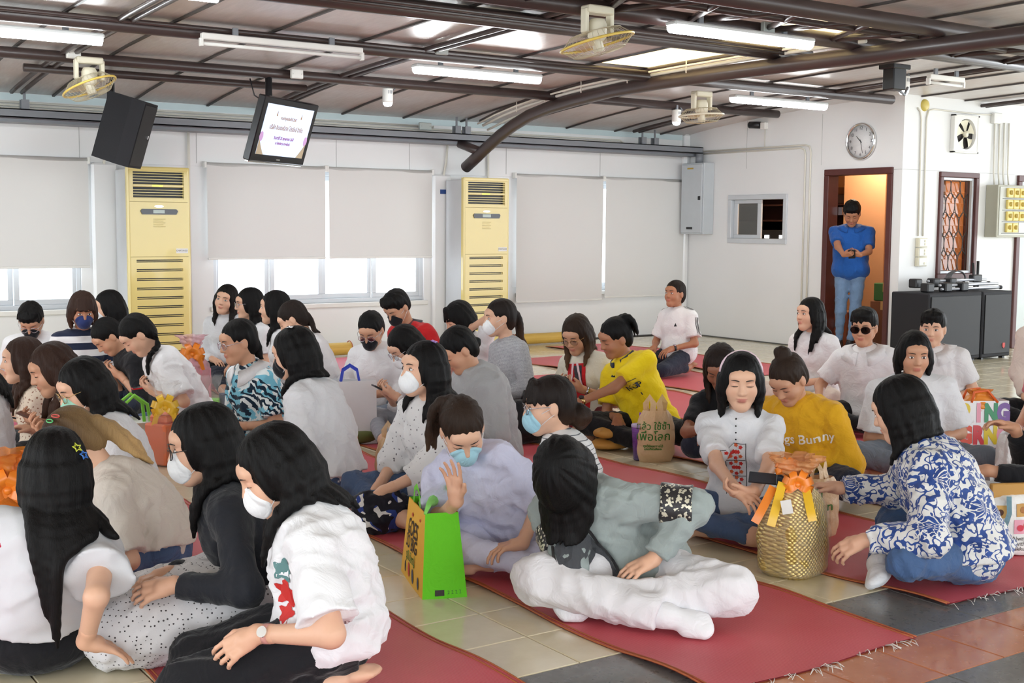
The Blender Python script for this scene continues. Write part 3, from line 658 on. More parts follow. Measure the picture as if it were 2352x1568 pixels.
for i, (x, y, z, lab) in enumerate(((2.72, 10.17, 2.72, 'small white junction box above the left orbit fan'), (4.62, 10.17, 2.70, 'small white junction box right of the television pole'), (6.98, 12.0, 2.48, 'pale green junction box on the wall beam left of the arch'), (5.22, 8.72, 2.80, 'small grey junction box above the lit batten left of the arch'), (6.45, 6.34, 2.79, 'grey junction box on the truss above the lit batten'))):
    mb = MB(); w = .055 if i != 2 else .075; mb.box((x - w, y - .05, z - .04), (x + w, y - .01, z + .04), 0, .006); mb.tube([(x - w * .7, y - .052, z), (x - w * .7, y - .048, z)], .006, 8); mb.tube([(x + w * .7, y - .052, z), (x + w * .7, y - .048, z)], .006, 8)
    thing1('junction_box', lab, 'box', mb, WPLAST if i < 2 else mat('grey_green_plastic', s2l(176, 184, 180), .4), (x, y - .03, z), 'junction boxes')
# --- electric cabinet in the corner on wall B
e = empty('electric_cabinet', (10.94, 11.85, 1.31), 'grey steel electric cabinet on the wall in the back corner', 'cabinet'); L = e.location; EB = mat('light_grey_enamel', s2l(196, 202, 206), .35)
mb = MB(); mb.box((10.86, 11.66, 1.31), (WB - .003, 12.08, 2.21), 0, .006); mb.obj('case', EB, e, L)
mb = MB(); mb.box((10.842, 11.68, 1.33), (10.86, 12.06, 2.19), 0, .004); mb.obj('door', EB, e, L)
for z, h, m in ((2.13, .02, mat('amber_label', s2l(190, 160, 70), .5)), (1.37, .03, DARK)): mb = MB(); mb.box((10.839, 11.84, z), (10.842, 11.95, z + h)); mb.obj('label_plate', m, e, L)
mb = MB(); mb.box((10.832, 11.70, 1.74), (10.842, 11.74, 1.79), 0, .003); mb.obj('latch', DARK, e, L)
mb = MB(); mb.tube([(10.95, 11.85, 2.21), (10.95, 11.85, 2.33)], .05, 10); mb.obj('cable_duct', GSTEEL, e, L)
for k, (y, z) in enumerate(((10.05, 2.36), (10.13, 2.33))):
    mb = MB(); mb.tube([(WB - .015, 11.9, z), (WB - .015, y + .08, z), (WB - .015, y + .02, z - .02), (WB - .015, y, z - .08), (WB - .015, y, .02)], .011, 8); thing1('wall_conduit', ('cream conduit bending down the wall nearest the doorway', 'cream conduit bending down the wall left of its twin')[k], 'pipe', mb, CONDUIT, (WB - .015, y, 1))
# --- clock
cK = np.array([WB, 9.32, 2.36]); e = empty('wall_clock', cK, 'round chrome-rimmed wall clock above the doorway', 'clock'); mxK = frame((0, 0, 0), (0, -1, 0), (0, 0, 1), (-1, 0, 0))
mb = MB(); mb.lathe([(.165, 0), (.205, 0), (.208, .02), (.2, .04), (.188, .045), (.178, .032)], 40, mx=mxK); mb.obj('rim', CHROME, e)
mb = MB(); mb.lathe([(0, .022), (.182, .022), (.182, .005)], 40, mx=mxK); dial = mb.obj('dial', mat('clock_white', s2l(240, 240, 238), .4), e)
for k in range(1, 13):
    V, F = text_mesh(str(k), .05); a = math.pi / 2 - k * math.pi / 6; mb = MB(); mb.add([(v[0] + .145 * math.cos(a), v[1] + .145 * math.sin(a), .0235) for v in V], F); mb.xf(mxK); mb.obj('numeral', DARK, dial)
def hand(a, l, w, nm):
    a = math.pi / 2 - a; mb = MB(); d = (math.cos(a), math.sin(a)); p = (-d[1], d[0]); mb.prism([(-d[0] * .02 + p[0] * w, -d[1] * .02 + p[1] * w), (-d[0] * .02 - p[0] * w, -d[1] * .02 - p[1] * w), (d[0] * l - p[0] * w * .5, d[1] * l - p[1] * w * .5), (d[0] * l + p[0] * w * .5, d[1] * l + p[1] * w * .5)], .002, Matrix.Translation((0, 0, .026))); mb.xf(mxK); mb.obj(nm, DARK, e)
hand(math.radians(314), .085, .005, 'hour_hand'); hand(math.radians(166), .135, .003, 'minute_hand')
mb = MB(); mb.lathe([(0, .040), (.12, .036), (.18, .030)], 40, mx=mxK); mb.obj('cover_glass', m_glass('clock_glass', (.97, .97, .98), .06), e)
# --- small camera on wall B
e = empty('security_camera', (WB, 10.85, 2.62), 'small black security camera high on the back wall', 'camera'); L = e.location
mb = MB(); mb.box((WB - .06, 10.75, 2.58), (WB, 10.83, 2.66), 0, .006); mb.obj('mount_box', WPLAST, e, L); mb = MB(); mb.tube([(WB - .05, 10.84, 2.63), (WB - .07, 10.99, 2.64)], .042, 14); mb.obj('barrel', DARK, e, L); mb = MB(); mb.tube([(WB - .071, 10.99, 2.64), (WB - .073, 11.0, 2.64)], .03, 14); mb.obj('lens', mat('camera_lens', s2l(120, 130, 140), .08), e, L); mb = MB(); mb.tube([(WB - .01, 10.79, 2.58), (WB - .01, 10.79, 2.36)], .006, 6); mb.obj('cable', CONDUIT, e, L)
# --- exhaust fan, bell, switches, timer board on wall C
e = empty('exhaust_fan', (12.05, WC, 2.24), 'white square exhaust fan high on the right wall', 'fan'); L = e.location
mb = MB(); x0, x1, z0, z1 = 11.83, 12.28, 2.245, 2.665; n = 24; V = []; F = []
mb.box((x0, WC - .055, z0), (x1, WC - .001, z0 + .02), 0, .004); mb.box((x0, WC - .055, z1 - .02), (x1, WC - .001, z1), 0, .004); mb.box((x0, WC - .055, z0), (x0 + .03, WC - .001, z1), 0, .004); mb.box((x1 - .03, WC - .055, z0), (x1, WC - .001, z1), 0, .004)
cx, cz, rr = 12.055, 2.455, .17
for k in range(n):
    a = 2 * math.pi * k / n; ca, sa = math.cos(a), math.sin(a); m_ = max(abs(ca), abs(sa)); V += [(cx + .205 * ca / m_, WC - .05, cz + .195 * sa / m_), (cx + rr * ca, WC - .05, cz + rr * sa), (cx + rr * .93 * ca, WC - .006, cz + rr * .93 * sa)]
for k in range(n): a, b = 3 * k, 3 * ((k + 1) % n); F += [(a, a + 1, b + 1, b), (a + 1, a + 2, b + 2, b + 1)]
mb.add(V, F); mb.obj('housing', WPLAST, e, L)
mb = MB(); mb.tube([(cx, WC - .012, cz), (cx, WC - .002, cz)], rr * .95, 24); mb.obj('opening', mat('fan_dark', s2l(40, 34, 32), .6), e, L)
for k in range(5):
    a0 = k * 1.2566 + .3; V = []
    for i in range(5):
        r0 = .035 + .12 * i / 4
        for j in range(4): a = a0 + (.35 + .55 * i / 4) * (j / 3 - .3); V.append((cx + r0 * math.cos(a), WC - .030 + .018 * (j / 3 - .5), cz + r0 * math.sin(a)))
    mb = MB(); mb.add(V, [(i * 4 + j, i * 4 + j + 1, i * 4 + j + 5, i * 4 + j + 4) for i in range(4) for j in range(3)], 0, True); mb.obj('blade', CREAM, e, L)
mb = MB(); mb.tube([(cx, WC - .05, cz), (cx, WC - .02, cz)], .036, 16); mb.obj('hub', CREAM, e, L)
mb = MB(); mb.lathe([(0, .03), (.035, .03), (.06, .018), (.066, 0)], 24, mx=frame((11.37, WC, 2.735), (1, 0, 0), (0, 0, 1), (0, -1, 0))); thing1('alarm_bell', 'round yellow alarm disc at the top of the right wall', 'bell', mb, mat('yellow_alarm', s2l(206, 186, 96), .35), (11.37, WC, 2.735))
for k, pts in enumerate(([(11.24, 2.70), (11.29, 2.66), (11.31, 2.58), (11.33, 1.32)], [(12.62, 2.70), (12.3, 2.69), (11.52, 2.70), (11.43, 2.68), (11.40, 2.60), (11.41, 1.32)])):
    mb = MB(); mb.tube([(x, WC - .012, z) for x, z in pts], .009, 8); thing1('wall_conduit', ('cream conduit dropping to the switches, left of two', 'cream conduit running from the timer board to the switches')[k], 'pipe', mb, CONDUIT, (11.35, WC - .012, 2))
for k, z in enumerate((1.20, 1.095, .99)):
    e = empty('switch_box', (11.37, WC, z), ('uppermost cream switch box under the two conduits', 'middle cream switch box under the two conduits', 'lowest cream switch box under the two conduits')[k], 'switch', 'cream switch boxes on the right wall'); L = e.location
    mb = MB(); mb.box((11.30, WC - .05, z), (11.45, WC - .001, z + .1), 0, .004); mb.obj('box', CREAM, e, L); mb = MB(); mb.box((11.31, WC - .056, z + .008), (11.44, WC - .05, z + .092), 0, .003); mb.obj('plate', WPLAST, e, L)
    for q in range(2 if k < 2 else 1): mb = MB(); mb.box((11.385, WC - .062, z + .02 + q * .035), (11.405, WC - .056, z + .045 + q * .035), 0, .002); mb.obj('rocker', CREAM, e, L)
e = empty('timer_board', (12.84, WC, 1.31), 'grey cabinet with rows of yellow switches on the right wall', 'switchboard'); L = e.location; TG = mat('olive_grey_enamel', s2l(176, 174, 156), .4)
mb = MB(); mb.box((12.52, WC - .16, 1.31), (13.15, WC - .001, 1.905), 0, .006); mb.obj('case', TG, e, L)
mb = MB(); mb.box((12.55, WC - .168, 1.33), (13.13, WC - .16, 1.885), 0, .004); mb.obj('door', mat('pale_grey_enamel', s2l(196, 196, 186), .4), e, L); YP = mat('yellow_switch', s2l(234, 212, 122), .4)
for r in range(4):
    mb = MB(); mb.box((12.60, WC - .172, 1.352 + r * .132), (13.10, WC - .168, 1.358 + r * .132)); mb.obj('row_line', DARK, e, L)
    for c in range(4 if r else 2):
        xx = 12.66 + c * .115; z = 1.368 + r * .132; mb = MB(); mb.box((xx, WC - .20, z), (xx + .10, WC - .168, z + .105), 0, .006); sw = mb.obj('yellow_switch', YP, e, L)
        mb = MB(); mb.tube([(xx + .05, WC - .215, z + .055), (xx + .05, WC - .20, z + .055)], .026, 14); mb.box((xx + .045, WC - .222, z + .03), (xx + .055, WC - .214, z + .08)); mb.obj('knob', mat('ochre_knob', s2l(206, 180, 92), .4), sw, L)
mb = MB(); mb.box((12.92, WC - .176, 1.366), (13.08, WC - .168, 1.48)); mb.obj('paper_note', WPLAST, e, L)
for k in range(4):
    x = 12.62 + k * .09; mb = MB(); mb.tube([(x, WC - .04, 1.905), (x, WC - .02, 2.05), (x - .01, WC - .015, 2.62)], .010, 8); thing1('wall_conduit', ('leftmost conduit rising from the switchboard', 'second conduit from the left rising from the switchboard', 'third conduit from the left rising from the switchboard', 'rightmost conduit rising from the switchboard')[k], 'pipe', mb, CONDUIT, (x, WC - .02, 2.2), 'switchboard conduits')
mb = MB(); mb.box((12.55, WC - .05, 2.6), (12.7, WC - .001, 2.72), 0, .006); thing1('conduit_junction', 'white conduit junction above the switchboard', 'box', mb, WPLAST, (12.8, WC, 2.65))
# black bracket box hanging from the arch at right
e = empty('speaker_bracket', (8.55, 6.9, 2.55), 'black box bracket hanging where the arch meets the truss', 'bracket'); L = e.location
mb = MB(); mb.box((8.47, 6.84, 2.55), (8.63, 6.96, 2.74), 0, .008); mb.obj('box', DARK, e, L); mb = MB(); mb.box((8.44, 6.82, 2.72), (8.66, 6.98, 2.76), 0, .006); mb.obj('flange', DARK, e, L); mb = MB(); mb.tube([(8.6, 6.9, 2.56), (8.75, 6.95, 2.53), (8.85, 7.0, 2.6)], .012, 8); mb.obj('cable', GSTEEL, e, L)
# --- two floor loudspeakers with tripods on top
for k, (xa, xb) in enumerate(((11.03 - .3, 11.62), (11.64, 12.16))):
    L = ((xa + xb) / 2, 8.30, 0); e = empty('floor_loudspeaker', L, ('left black floor loudspeaker below the barred window', 'right black floor loudspeaker with a small red badge')[k], 'loudspeaker', 'floor loudspeakers')
    mb = MB(); mb.box((xa, 8.12, .02), (xb, 8.60, .735), 0, .012); mb.obj('cabinet', SPK, e, L); mb = MB(); mb.box((xa + .03, 8.108, .06), (xb - .03, 8.122, .70), 0, .004); mb.obj('grille', bpy.data.materials['speaker_grille'], e, L)
    for x in (xa + .05, xb - .09): mb = MB(); mb.box((x, 8.15, 0), (x + .04, 8.2, .02)); mb.obj('foot', DARK, e, L)
    if k: mb = MB(); mb.prism([(-.022, .03), (.022, .03), (.022, -.01), (0, -.03), (-.022, -.01)], .004, frame((12.02, 8.104, .14), (1, 0, 0), (0, 0, 1), (0, 1, 0))); mb.obj('badge', mat('red_badge', s2l(196, 50, 40), .4), e, L)
ALT = mat('brushed_alu_tube', s2l(176, 178, 184), .3, .7)
for k, (y, z, lab) in enumerate(((8.25, .80, 'folded silver tripod lying nearest on the loudspeakers'), (8.40, .84, 'folded silver tripod lying behind on the loudspeakers'))):
    L = (11.5, y, z); e = empty('folded_tripod', L, lab, 'tripod')
    for j, dz in enumerate((-.035, .005)): mb = MB(); mb.tube([(11.1, y + j * .03, z + dz), (12.15, y + j * .03 + .02, z + dz)], .016, 10); mb.obj('tube', ALT, e, L)
    for x in (10.82, 11.12, 11.4): mb = MB(); mb.box((x, y - .045, z - .06), (x + .11, y + .06, z + .035), 0, .012); mb.obj('clamp', DARK, e, L)
    mb = MB(); mb.tube([(12.14, y + .02, z - .035), (12.17, y + .02, z - .035)], .022, 10); mb.obj('foot', DARK, e, L)
mb = MB(); mb.tube([(11.95, 8.45, .75), (11.93, 8.47, 1.03)], .014, 8); mb.tube([(12.0, 8.45, .75), (12.02, 8.47, 1.05)], .016, 8); mb.box((11.9, 8.43, .82), (12.06, 8.5, .9), 0, .01); thing1('tripod_head', 'black tripod head standing on the loudspeakers', 'tripod', mb, DARK, (11.98, 8.46, .75))
mb = MB()
for k in range(5): mb.tube([(11.75 + (.13 + .01 * k) * math.cos(t), 8.52 + .01 * k, .86 + .08 * math.sin(t)) for t in np.linspace(0, 6.283, 25)[:-1]], .006, 5, closed=True)
thing1('coiled_cable', 'coiled grey cable behind the tripods on the loudspeakers', 'cable', mb, mat('grey_cable', s2l(90, 90, 92), .5), (11.75, 8.53, .86))
# ------------------------------------------------------------------ mats
def m_mat(name, ca, cb):
    m, nt, b = newmat(name); v = coords(nt); w = nn(nt, 'ShaderNodeTexWave', wave_type='BANDS', bands_direction='Y'); nt.links.new(v, w.inputs[0]); w.inputs['Scale'].default_value = 40; w.inputs['Distortion'].default_value = .6
    w2 = nn(nt, 'ShaderNodeTexWave', wave_type='BANDS', bands_direction='X'); nt.links.new(v, w2.inputs[0]); w2.inputs['Scale'].default_value = 90
    n = noise(nt, v, 3, 3); f = math_(nt, 'MULTIPLY_ADD', n, .6, math_(nt, 'MULTIPLY', w.outputs['Fac'], .4)); bc_ = mixc(nt, f, ca, cb); nt.links.new(bc_, b.inputs['Base Color'])
    b.inputs['Roughness'].default_value = .42; bump(nt, b, math_(nt, 'ADD', w.outputs['Fac'], w2.outputs['Fac']), .35, .004); return m
REDMAT = m_mat('woven_red_mat', s2l(198, 74, 86), s2l(224, 106, 116)); PINKMAT = m_mat('woven_pink_mat', s2l(206, 84, 116), s2l(222, 116, 140)); BIND = mat('orange_binding', s2l(176, 96, 56), .6); YMAT = m_mat('woven_yellow_mat', s2l(206, 166, 66), s2l(226, 190, 96))
def floormat(x0, x1, y0, y1, label, m=None, skew=0, fringe=False, amp=.012):
    L = ((x0 + x1) / 2, (y0 + y1) / 2, 0); e = empty('floor_mat', L, label, 'mat', 'long woven floor mats'); n = int((y1 - y0) / .06); q = 14; ph = rnd.uniform(0, 9)
    def P(u, y, dz=0):
        w = (2 * u - 1); ed = abs(w) ** 6; t = y - y0; sh = skew * t
        zz = .004 + .004 * (math.sin(y * 7 + ph + 2 * u) * .5 + .5) * (.3 + ed) + ed * .010 * max(0, math.sin(y * 5.3 + ph + w * 2)) ** 2
        return (x0 + (x1 - x0) * u + sh + ed * amp * math.sin(y * 6.1 + ph + w) * np.sign(w), y + .01 * math.sin(u * 8 + ph), zz + dz)
    V = []; F = []
    for i in range(n + 1):
        y = y0 + (y1 - y0) * i / n
        for j in range(q + 1): V.append(P(j / q, y))
    for i in range(n):
        for j in range(q): a = i * (q + 1) + j; F.append((a, a + 1, a + q + 2, a + q + 1))
    k = len(V); V += [(a, b, c - .004) for a, b, c in V]; F += [tuple(k + t for t in f)[::-1] for f in F]
    mb = MB(); mb.add(V, F, 0, True); mb.obj('weave', m or REDMAT, e, L)
    for u in (0, 1):
        for o in (0, .018):
            mb = MB(); mb.tube([P(u + (o if u == 0 else -o), y0 + (y1 - y0) * i / n, .001) for i in range(n + 1)], .0035, 5); mb.obj('binding', BIND, e, L)
    if fringe:
        mb = MB()
        for k in range(46):
            u = rnd.random(); p = P(u, y0); dx = rnd.uniform(-.05, .03); l = rnd.uniform(.015, .06); pts = [(p[0], p[1], .005), (p[0] + dx * .4, p[1] - l * .5, .006 + rnd.uniform(0, .012)), (p[0] + dx, p[1] - l, .004)]; mb.tube(pts, .0014, 4)
        tag(mb.obj('fringe', mat('white_thread', s2l(214, 206, 200), .8), e, L), kind='stuff')
floormat(-.22, .74, 2.2, 7.4, 'red woven mat at the far left edge'); floormat(1.17, 2.10, 2.1, 8.2, 'red woven mat under the kneeling women at the lower left'); floormat(2.54, 3.49, 2.63, 7.6, 'red woven mat with white fringe under the woman in grey cardigan', None, 0, True); floormat(3.87, 4.81, 2.80, 8.0, 'red woven mat with fringe under the woman in blue damask blouse', None, -.07, True)
floormat(5.02, 5.80, 2.9, 8.2, 'red woven mat under the woman in yellow polo'); floormat(5.12, 6.1, 8.5, 11.72, 'pink woven mat near the wall behind the seated women', PINKMAT); floormat(6.07, 7.0, 3.4, 9.4, 'red woven mat right of the woman in yellow polo'); floormat(7.2, 8.16, 5.2, 10.7, 'red woven mat under the kneeling woman near the corner'); floormat(8.38, 9.33, 8.3, 11.6, 'red woven mat nearest the back corner')
floormat(1.3, 2.25, 8.4, 11.2, 'pink woven mat below the left window', PINKMAT); floormat(3.7, 4.7, 8.3, 11.4, 'pink woven mat in front of the left air conditioner', PINKMAT)
def rolled(x0, x1, y, r, label, m=None, dy=0):
    L = ((x0 + x1) / 2, y, 0); e = empty('rolled_mat', L, label, 'mat', 'rolled-up mats'); mb = MB(); V = []; F = []; n = 54
    for i in range(n + 1):
        t = i / n; a = t * 2 * math.pi * 3; rr = r * (.35 + .65 * t)
        for x in (x0, x1): V.append((x, y + dy * (x - x0) + rr * math.cos(a), r + .006 + rr * math.sin(a)))
    F = [(2 * i, 2 * i + 1, 2 * i + 3, 2 * i + 2) for i in range(n)]
    mb.add(V, F, 0, True); mb.obj('roll', m or YMAT, e, L)
    for x in (x0 + .012, x1 - .012): mb = MB(); mb.tube([(x, y + dy * (x - x0) + (r + .002) * math.cos(t), r + .006 + (r + .002) * math.sin(t)) for t in np.linspace(0, 6.283, 25)[:-1]], .005, 5, closed=True); mb.obj('edge_binding', BIND, e, L)
rolled(7.2, 8.12, 11.86, .065, 'rolled yellow mat against the wall behind the grey sweater'); rolled(8.2, 9.1, 11.92, .07, 'rolled yellow mat against the wall under the long blind'); rolled(5.1, 6.02, 11.9, .075, 'rolled yellow mat against the wall left of the man in red')
rolled(4.35, 4.95, 6.72, .045, 'small rolled yellow mat behind the woman with low bun'); rolled(3.55, 4.05, 7.0, .045, 'small rolled olive mat beside the white paper bag', mat('olive_mat', s2l(110, 116, 66), .6))
# ------------------------------------------------------------------ people: implicit surfaces -> one skin
def _n(v): v = np.asarray(v, float); return v / (np.linalg.norm(v) + 1e-12)
UP = np.array([0, 0, 1.0])
def cone(a, b, ra, rb, k=None, flat=0): return ('c', np.asarray(a, float), np.asarray(b, float), ra, rb, k, flat)
def ell(c, r, R=None, k=None, sub=False): return ('e', np.asarray(c, float), np.asarray(r, float), np.eye(3) if R is None else R, k, sub)
def prim_d(p, P):
    if p[0] == 'c':
        _, a, b, ra, rb, k, flat = p
        ab = b - a; L2 = ab @ ab + 1e-12; q = P - a
        tt = (q @ ab) / L2; t = np.clip(tt, 0, 1)
        d = np.sqrt(((q - t[..., None] * ab) ** 2).sum(-1)) - (ra + t * (rb - ra))
        if flat:
            L = math.sqrt(L2); d = np.maximum(d, (tt - 1) * L)
            if flat == 2: d = np.maximum(d, -tt * L)
        return d
    _, c, r, R, k, sub = p
    q = (P - c) @ R
    k0 = np.sqrt(((q / r) ** 2).sum(-1)); k1 = np.sqrt(((q / r ** 2) ** 2).sum(-1)) + 1e-9
    return k0 * (k0 - 1) / k1
def prim_box(p):
    if p[0] == 'c':
        return np.minimum(p[1] - p[3], p[2] - p[4]), np.maximum(p[1] + p[3], p[2] + p[4])
    e = np.sqrt(((p[3] * p[2]) ** 2).sum(1)); return p[1] - e, p[1] + e
def smin(a, b, k):
    h = np.maximum(k - np.abs(a - b), 0) / k
    return np.minimum(a, b) - h * h * k * .25
def smax(a, b, k): return -smin(-a, -b, k)
def field_at(prims, P, k0=.03):
    d = np.full(P.shape[:-1], .3)
    for p in prims:
        k = p[5] if p[0] == 'c' else p[4]; k = k0 if k is None else k
        if p[0] == 'e' and p[5]: d = smax(d, -prim_d(p, P), k)
        else: d = smin(d, prim_d(p, P), k)
    return d
def sdf_mesh(prims, h, k0=.03, post=None, zmin=None, band=.035):
    bx = [prim_box(p) for p in prims if not (p[0] == 'e' and p[5])]
    lo = np.min([b[0] for b in bx], 0) - 2.5 * h - .012; hi = np.max([b[1] for b in bx], 0) + 2.5 * h + .012
    if zmin is not None: lo[2] = max(lo[2], zmin - 2.5 * h)
    n = np.ceil((hi - lo) / h).astype(int) + 1
    ax = [lo[i] + h * np.arange(n[i]) for i in range(3)]
    D = np.full(n, .08, np.float32)
    for p in prims:
        k = p[5] if p[0] == 'c' else p[4]; k = k0 if k is None else k
        a, b = prim_box(p); mgn = k + 2.2 * h
        i0 = np.maximum(np.floor((a - mgn - lo) / h).astype(int), 0); i1 = np.minimum(np.ceil((b + mgn - lo) / h).astype(int) + 1, n)
        if (i1 <= i0).any(): continue
        sl = tuple(slice(x, y) for x, y in zip(i0, i1))
        P = np.stack(np.meshgrid(*[ax[i][sl[i]] for i in range(3)], indexing='ij'), -1)
        d = prim_d(p, P)
        D[sl] = smax(D[sl], -d, k) if (p[0] == 'e' and p[5]) else smin(D[sl], d, k)
    if zmin is not None: D = np.maximum(D, (zmin - ax[2])[None, None, :])
    if post is not None:
        msk = np.abs(D) < band
        idx = np.nonzero(msk)
        P = np.stack([ax[i][idx[i]] for i in range(3)], -1)
        D[idx] = post(P, D[idx])
    return nets(D, lo, h)
def nets(D, lo, h):
    s = D < 0
    c = np.zeros(tuple(x - 1 for x in D.shape), np.int8)
    nx, ny, nz = c.shape
    for i in (0, 1):
        for j in (0, 1):
            for k in (0, 1): c += s[i:i + nx, j:j + ny, k:k + nz]
    act = (c > 0) & (c < 8)
    I = np.stack(np.nonzero(act), -1)
    if len(I) == 0: return np.zeros((0, 3)), np.zeros((0, 4), int)
    vid = np.full(c.shape, -1, np.int32); vid[tuple(I.T)] = np.arange(len(I))
    corner = np.array([(i, j, k) for i in (0, 1) for j in (0, 1) for k in (0, 1)])
    cv = np.stack([D[tuple((I + o).T)] for o in corner], -1)
    acc = np.zeros((len(I), 3)); cnt = np.zeros(len(I))
    for a in range(8):
        for ax_ in range(3):
            if corner[a][ax_] == 0:
                b = a + (4, 2, 1)[ax_]
                da, db = cv[:, a], cv[:, b]; m = (da < 0) != (db < 0)
                t = np.where(m, da / np.where(m, da - db, 1), 0)
                pt = corner[a][None].astype(float).repeat(len(I), 0); pt[:, ax_] += t
                acc += pt * m[:, None]; cnt += m
    V = lo + h * (I + acc / cnt[:, None])
    Q = []
    for ax_ in range(3):
        o = [0, 0, 0]; o[ax_] = 1
        sa = s[tuple(slice(0, D.shape[i] - o[i]) for i in range(3))]; sb = s[tuple(slice(o[i], D.shape[i]) for i in range(3))]
        E = np.stack(np.nonzero(sa != sb), -1)
        u, w = (ax_ + 1) % 3, (ax_ + 2) % 3
        ok = (E[:, u] > 0) & (E[:, w] > 0) & (E[:, u] < c.shape[u]) & (E[:, w] < c.shape[w])
        E = E[ok]
        if len(E) == 0: continue
        du = np.zeros(3, int); du[u] = 1; dw = np.zeros(3, int); dw[w] = 1
        q = np.stack([vid[tuple((E - du - dw).T)], vid[tuple((E - dw).T)], vid[tuple(E.T)], vid[tuple((E - du).T)]], -1)
        fl = ~sa[tuple(E.T)]
        q[fl] = q[fl][:, ::-1]
        Q.append(q)
    return V, np.concatenate(Q)
def joinmesh(parts):
    V = []; Q = []; k = 0
    for v, q in parts:
        V.append(v); Q.append(q + k); k += len(v)
    return np.concatenate(V), np.concatenate(Q)
def folds(seed, amp=.004, wl=.085, dirs=None):
    amp = amp * 1.35
    r = np.random.RandomState(seed); ws = []
    for i in range(6):
        d = _n(r.randn(3) * [1, 1, .8]); e = _n(r.randn(3)); l = wl * r.uniform(.5, 1.6)
        ws.append((d * 2 * math.pi / l, e * 2 * math.pi / (l * 2.3), r.rand() * 6, amp * r.uniform(.4, .8) * min(1, l / wl)))
    def f(P, D):
        o = 0
        for w, v, ph, a in ws:
            o = o + a * (np.abs(np.sin(.5 * (P @ w) + 1.6 * np.sin(P @ v + ph))) - .6)
        return D + o
    return f
# --- skin / hair / cloth materials
def m_skin():
    m, nt, b = newmat('skin'); c = attr_col(nt); v = coords(nt)
    nt.links.new(mixc(nt, math_(nt, 'MULTIPLY', noise(nt, v, 40, 3), .16), c, (.45, .16, .10)), b.inputs['Base Color'])
    b.inputs['Roughness'].default_value = .48; b.inputs['Subsurface Weight'].default_value = .0
    b.inputs['Specular IOR Level'].default_value = .4
    return m
def m_hair():
    m, nt, b = newmat('hair'); c = attr_col(nt)
    v = coords(nt, scale=(1, 1, .05)); n = noise(nt, v, 260, 3, .7); n2 = noise(nt, coords(nt, scale=(1, 1, .10)), 60, 2)
    nt.links.new(mixc(nt, math_(nt, 'MULTIPLY', n, .5), c, (.003, .0025, .0025)), b.inputs['Base Color'])
    b.inputs['Roughness'].default_value = .42; b.inputs['Specular IOR Level'].default_value = .14
    nt.links.new(ramp(nt, n, [(.3, (.42,) * 3), (.8, (.65,) * 3)]), b.inputs['Roughness'])
    bump(nt, b, math_(nt, 'ADD', n, math_(nt, 'MULTIPLY', n2, 1.5)), .55, .006); return m
SKIN = m_skin(); HAIR = m_hair()
def cloth(name, col, rough=.85, weave=420, wb=.12, sheen=.15, vary=.05):
    if name in MATS: return MATS[name]
    m, nt, b = newmat(name); v = coords(nt)
    nt.links.new(mixc(nt, noise(nt, v, 9, 3), [c * (1 - vary) for c in col], [min(1, c * (1 + vary)) for c in col]), b.inputs['Base Color'])
    b.inputs['Roughness'].default_value = rough; b.inputs['Sheen Weight'].default_value = sheen; b.inputs['Specular IOR Level'].default_value = .25
    bump(nt, b, math_(nt, 'ADD', noise(nt, v, weave, 2), math_(nt, 'MULTIPLY', math_(nt, 'ABSOLUTE', math_(nt, 'SUBTRACT', noise(nt, v, 11, 3, .5, 1.2), .5)), 26)), wb * 1.6, .004)
    MATS[name] = m; return m
WHITE_C = cloth('white_cotton', s2l(224, 224, 227)); 
EYEW = mat('eye_white', s2l(214, 208, 204), .3); IRIS = mat('dark_iris', s2l(28, 18, 14), .15); LASH = mat('lash_brow', s2l(34, 24, 20), .6)
TONES = dict(light=s2l(222, 178, 150), mid=s2l(200, 152, 122), tan=s2l(172, 120, 90), deep=s2l(146, 98, 74))
LIPC = s2l(186, 100, 92)
HCOL = dict(black=((.0055, .005, .005), (.007, .006, .006)), soft=((.010, .008, .007), (.018, .012, .010)), brown=((.045, .022, .015), (.085, .038, .022)), dkbrown=((.022, .014, .011), (.045, .024, .016)),
            blond=((.05, .026, .016), (.66, .42, .18)), ombre=((.018, .012, .010), (.22, .10, .045)), bronze=((.035, .020, .013), (.20, .105, .05)))
def basis(f, u):
    f = _n(f); r = _n(np.cross(f, u)); u = np.cross(r, f); return np.stack([r, f, u], 1)   # columns: right, fwd, up
def rot(axis, deg):
    return np.array(Matrix.Rotation(math.radians(deg), 3, Vector(axis)))
def ik(s, t, l1, l2, pole):
    d = t - s; L = np.linalg.norm(d); mx_ = (l1 + l2) * .995
    if L > mx_: t = s + d / L * mx_; d = t - s; L = mx_
    a = (l1 * l1 - l2 * l2 + L * L) / (2 * L); hh = math.sqrt(max(l1 * l1 - a * a, 1e-6)); u = d / L
    p = pole - u * (pole @ u); return s + u * a + _n(p) * hh, t
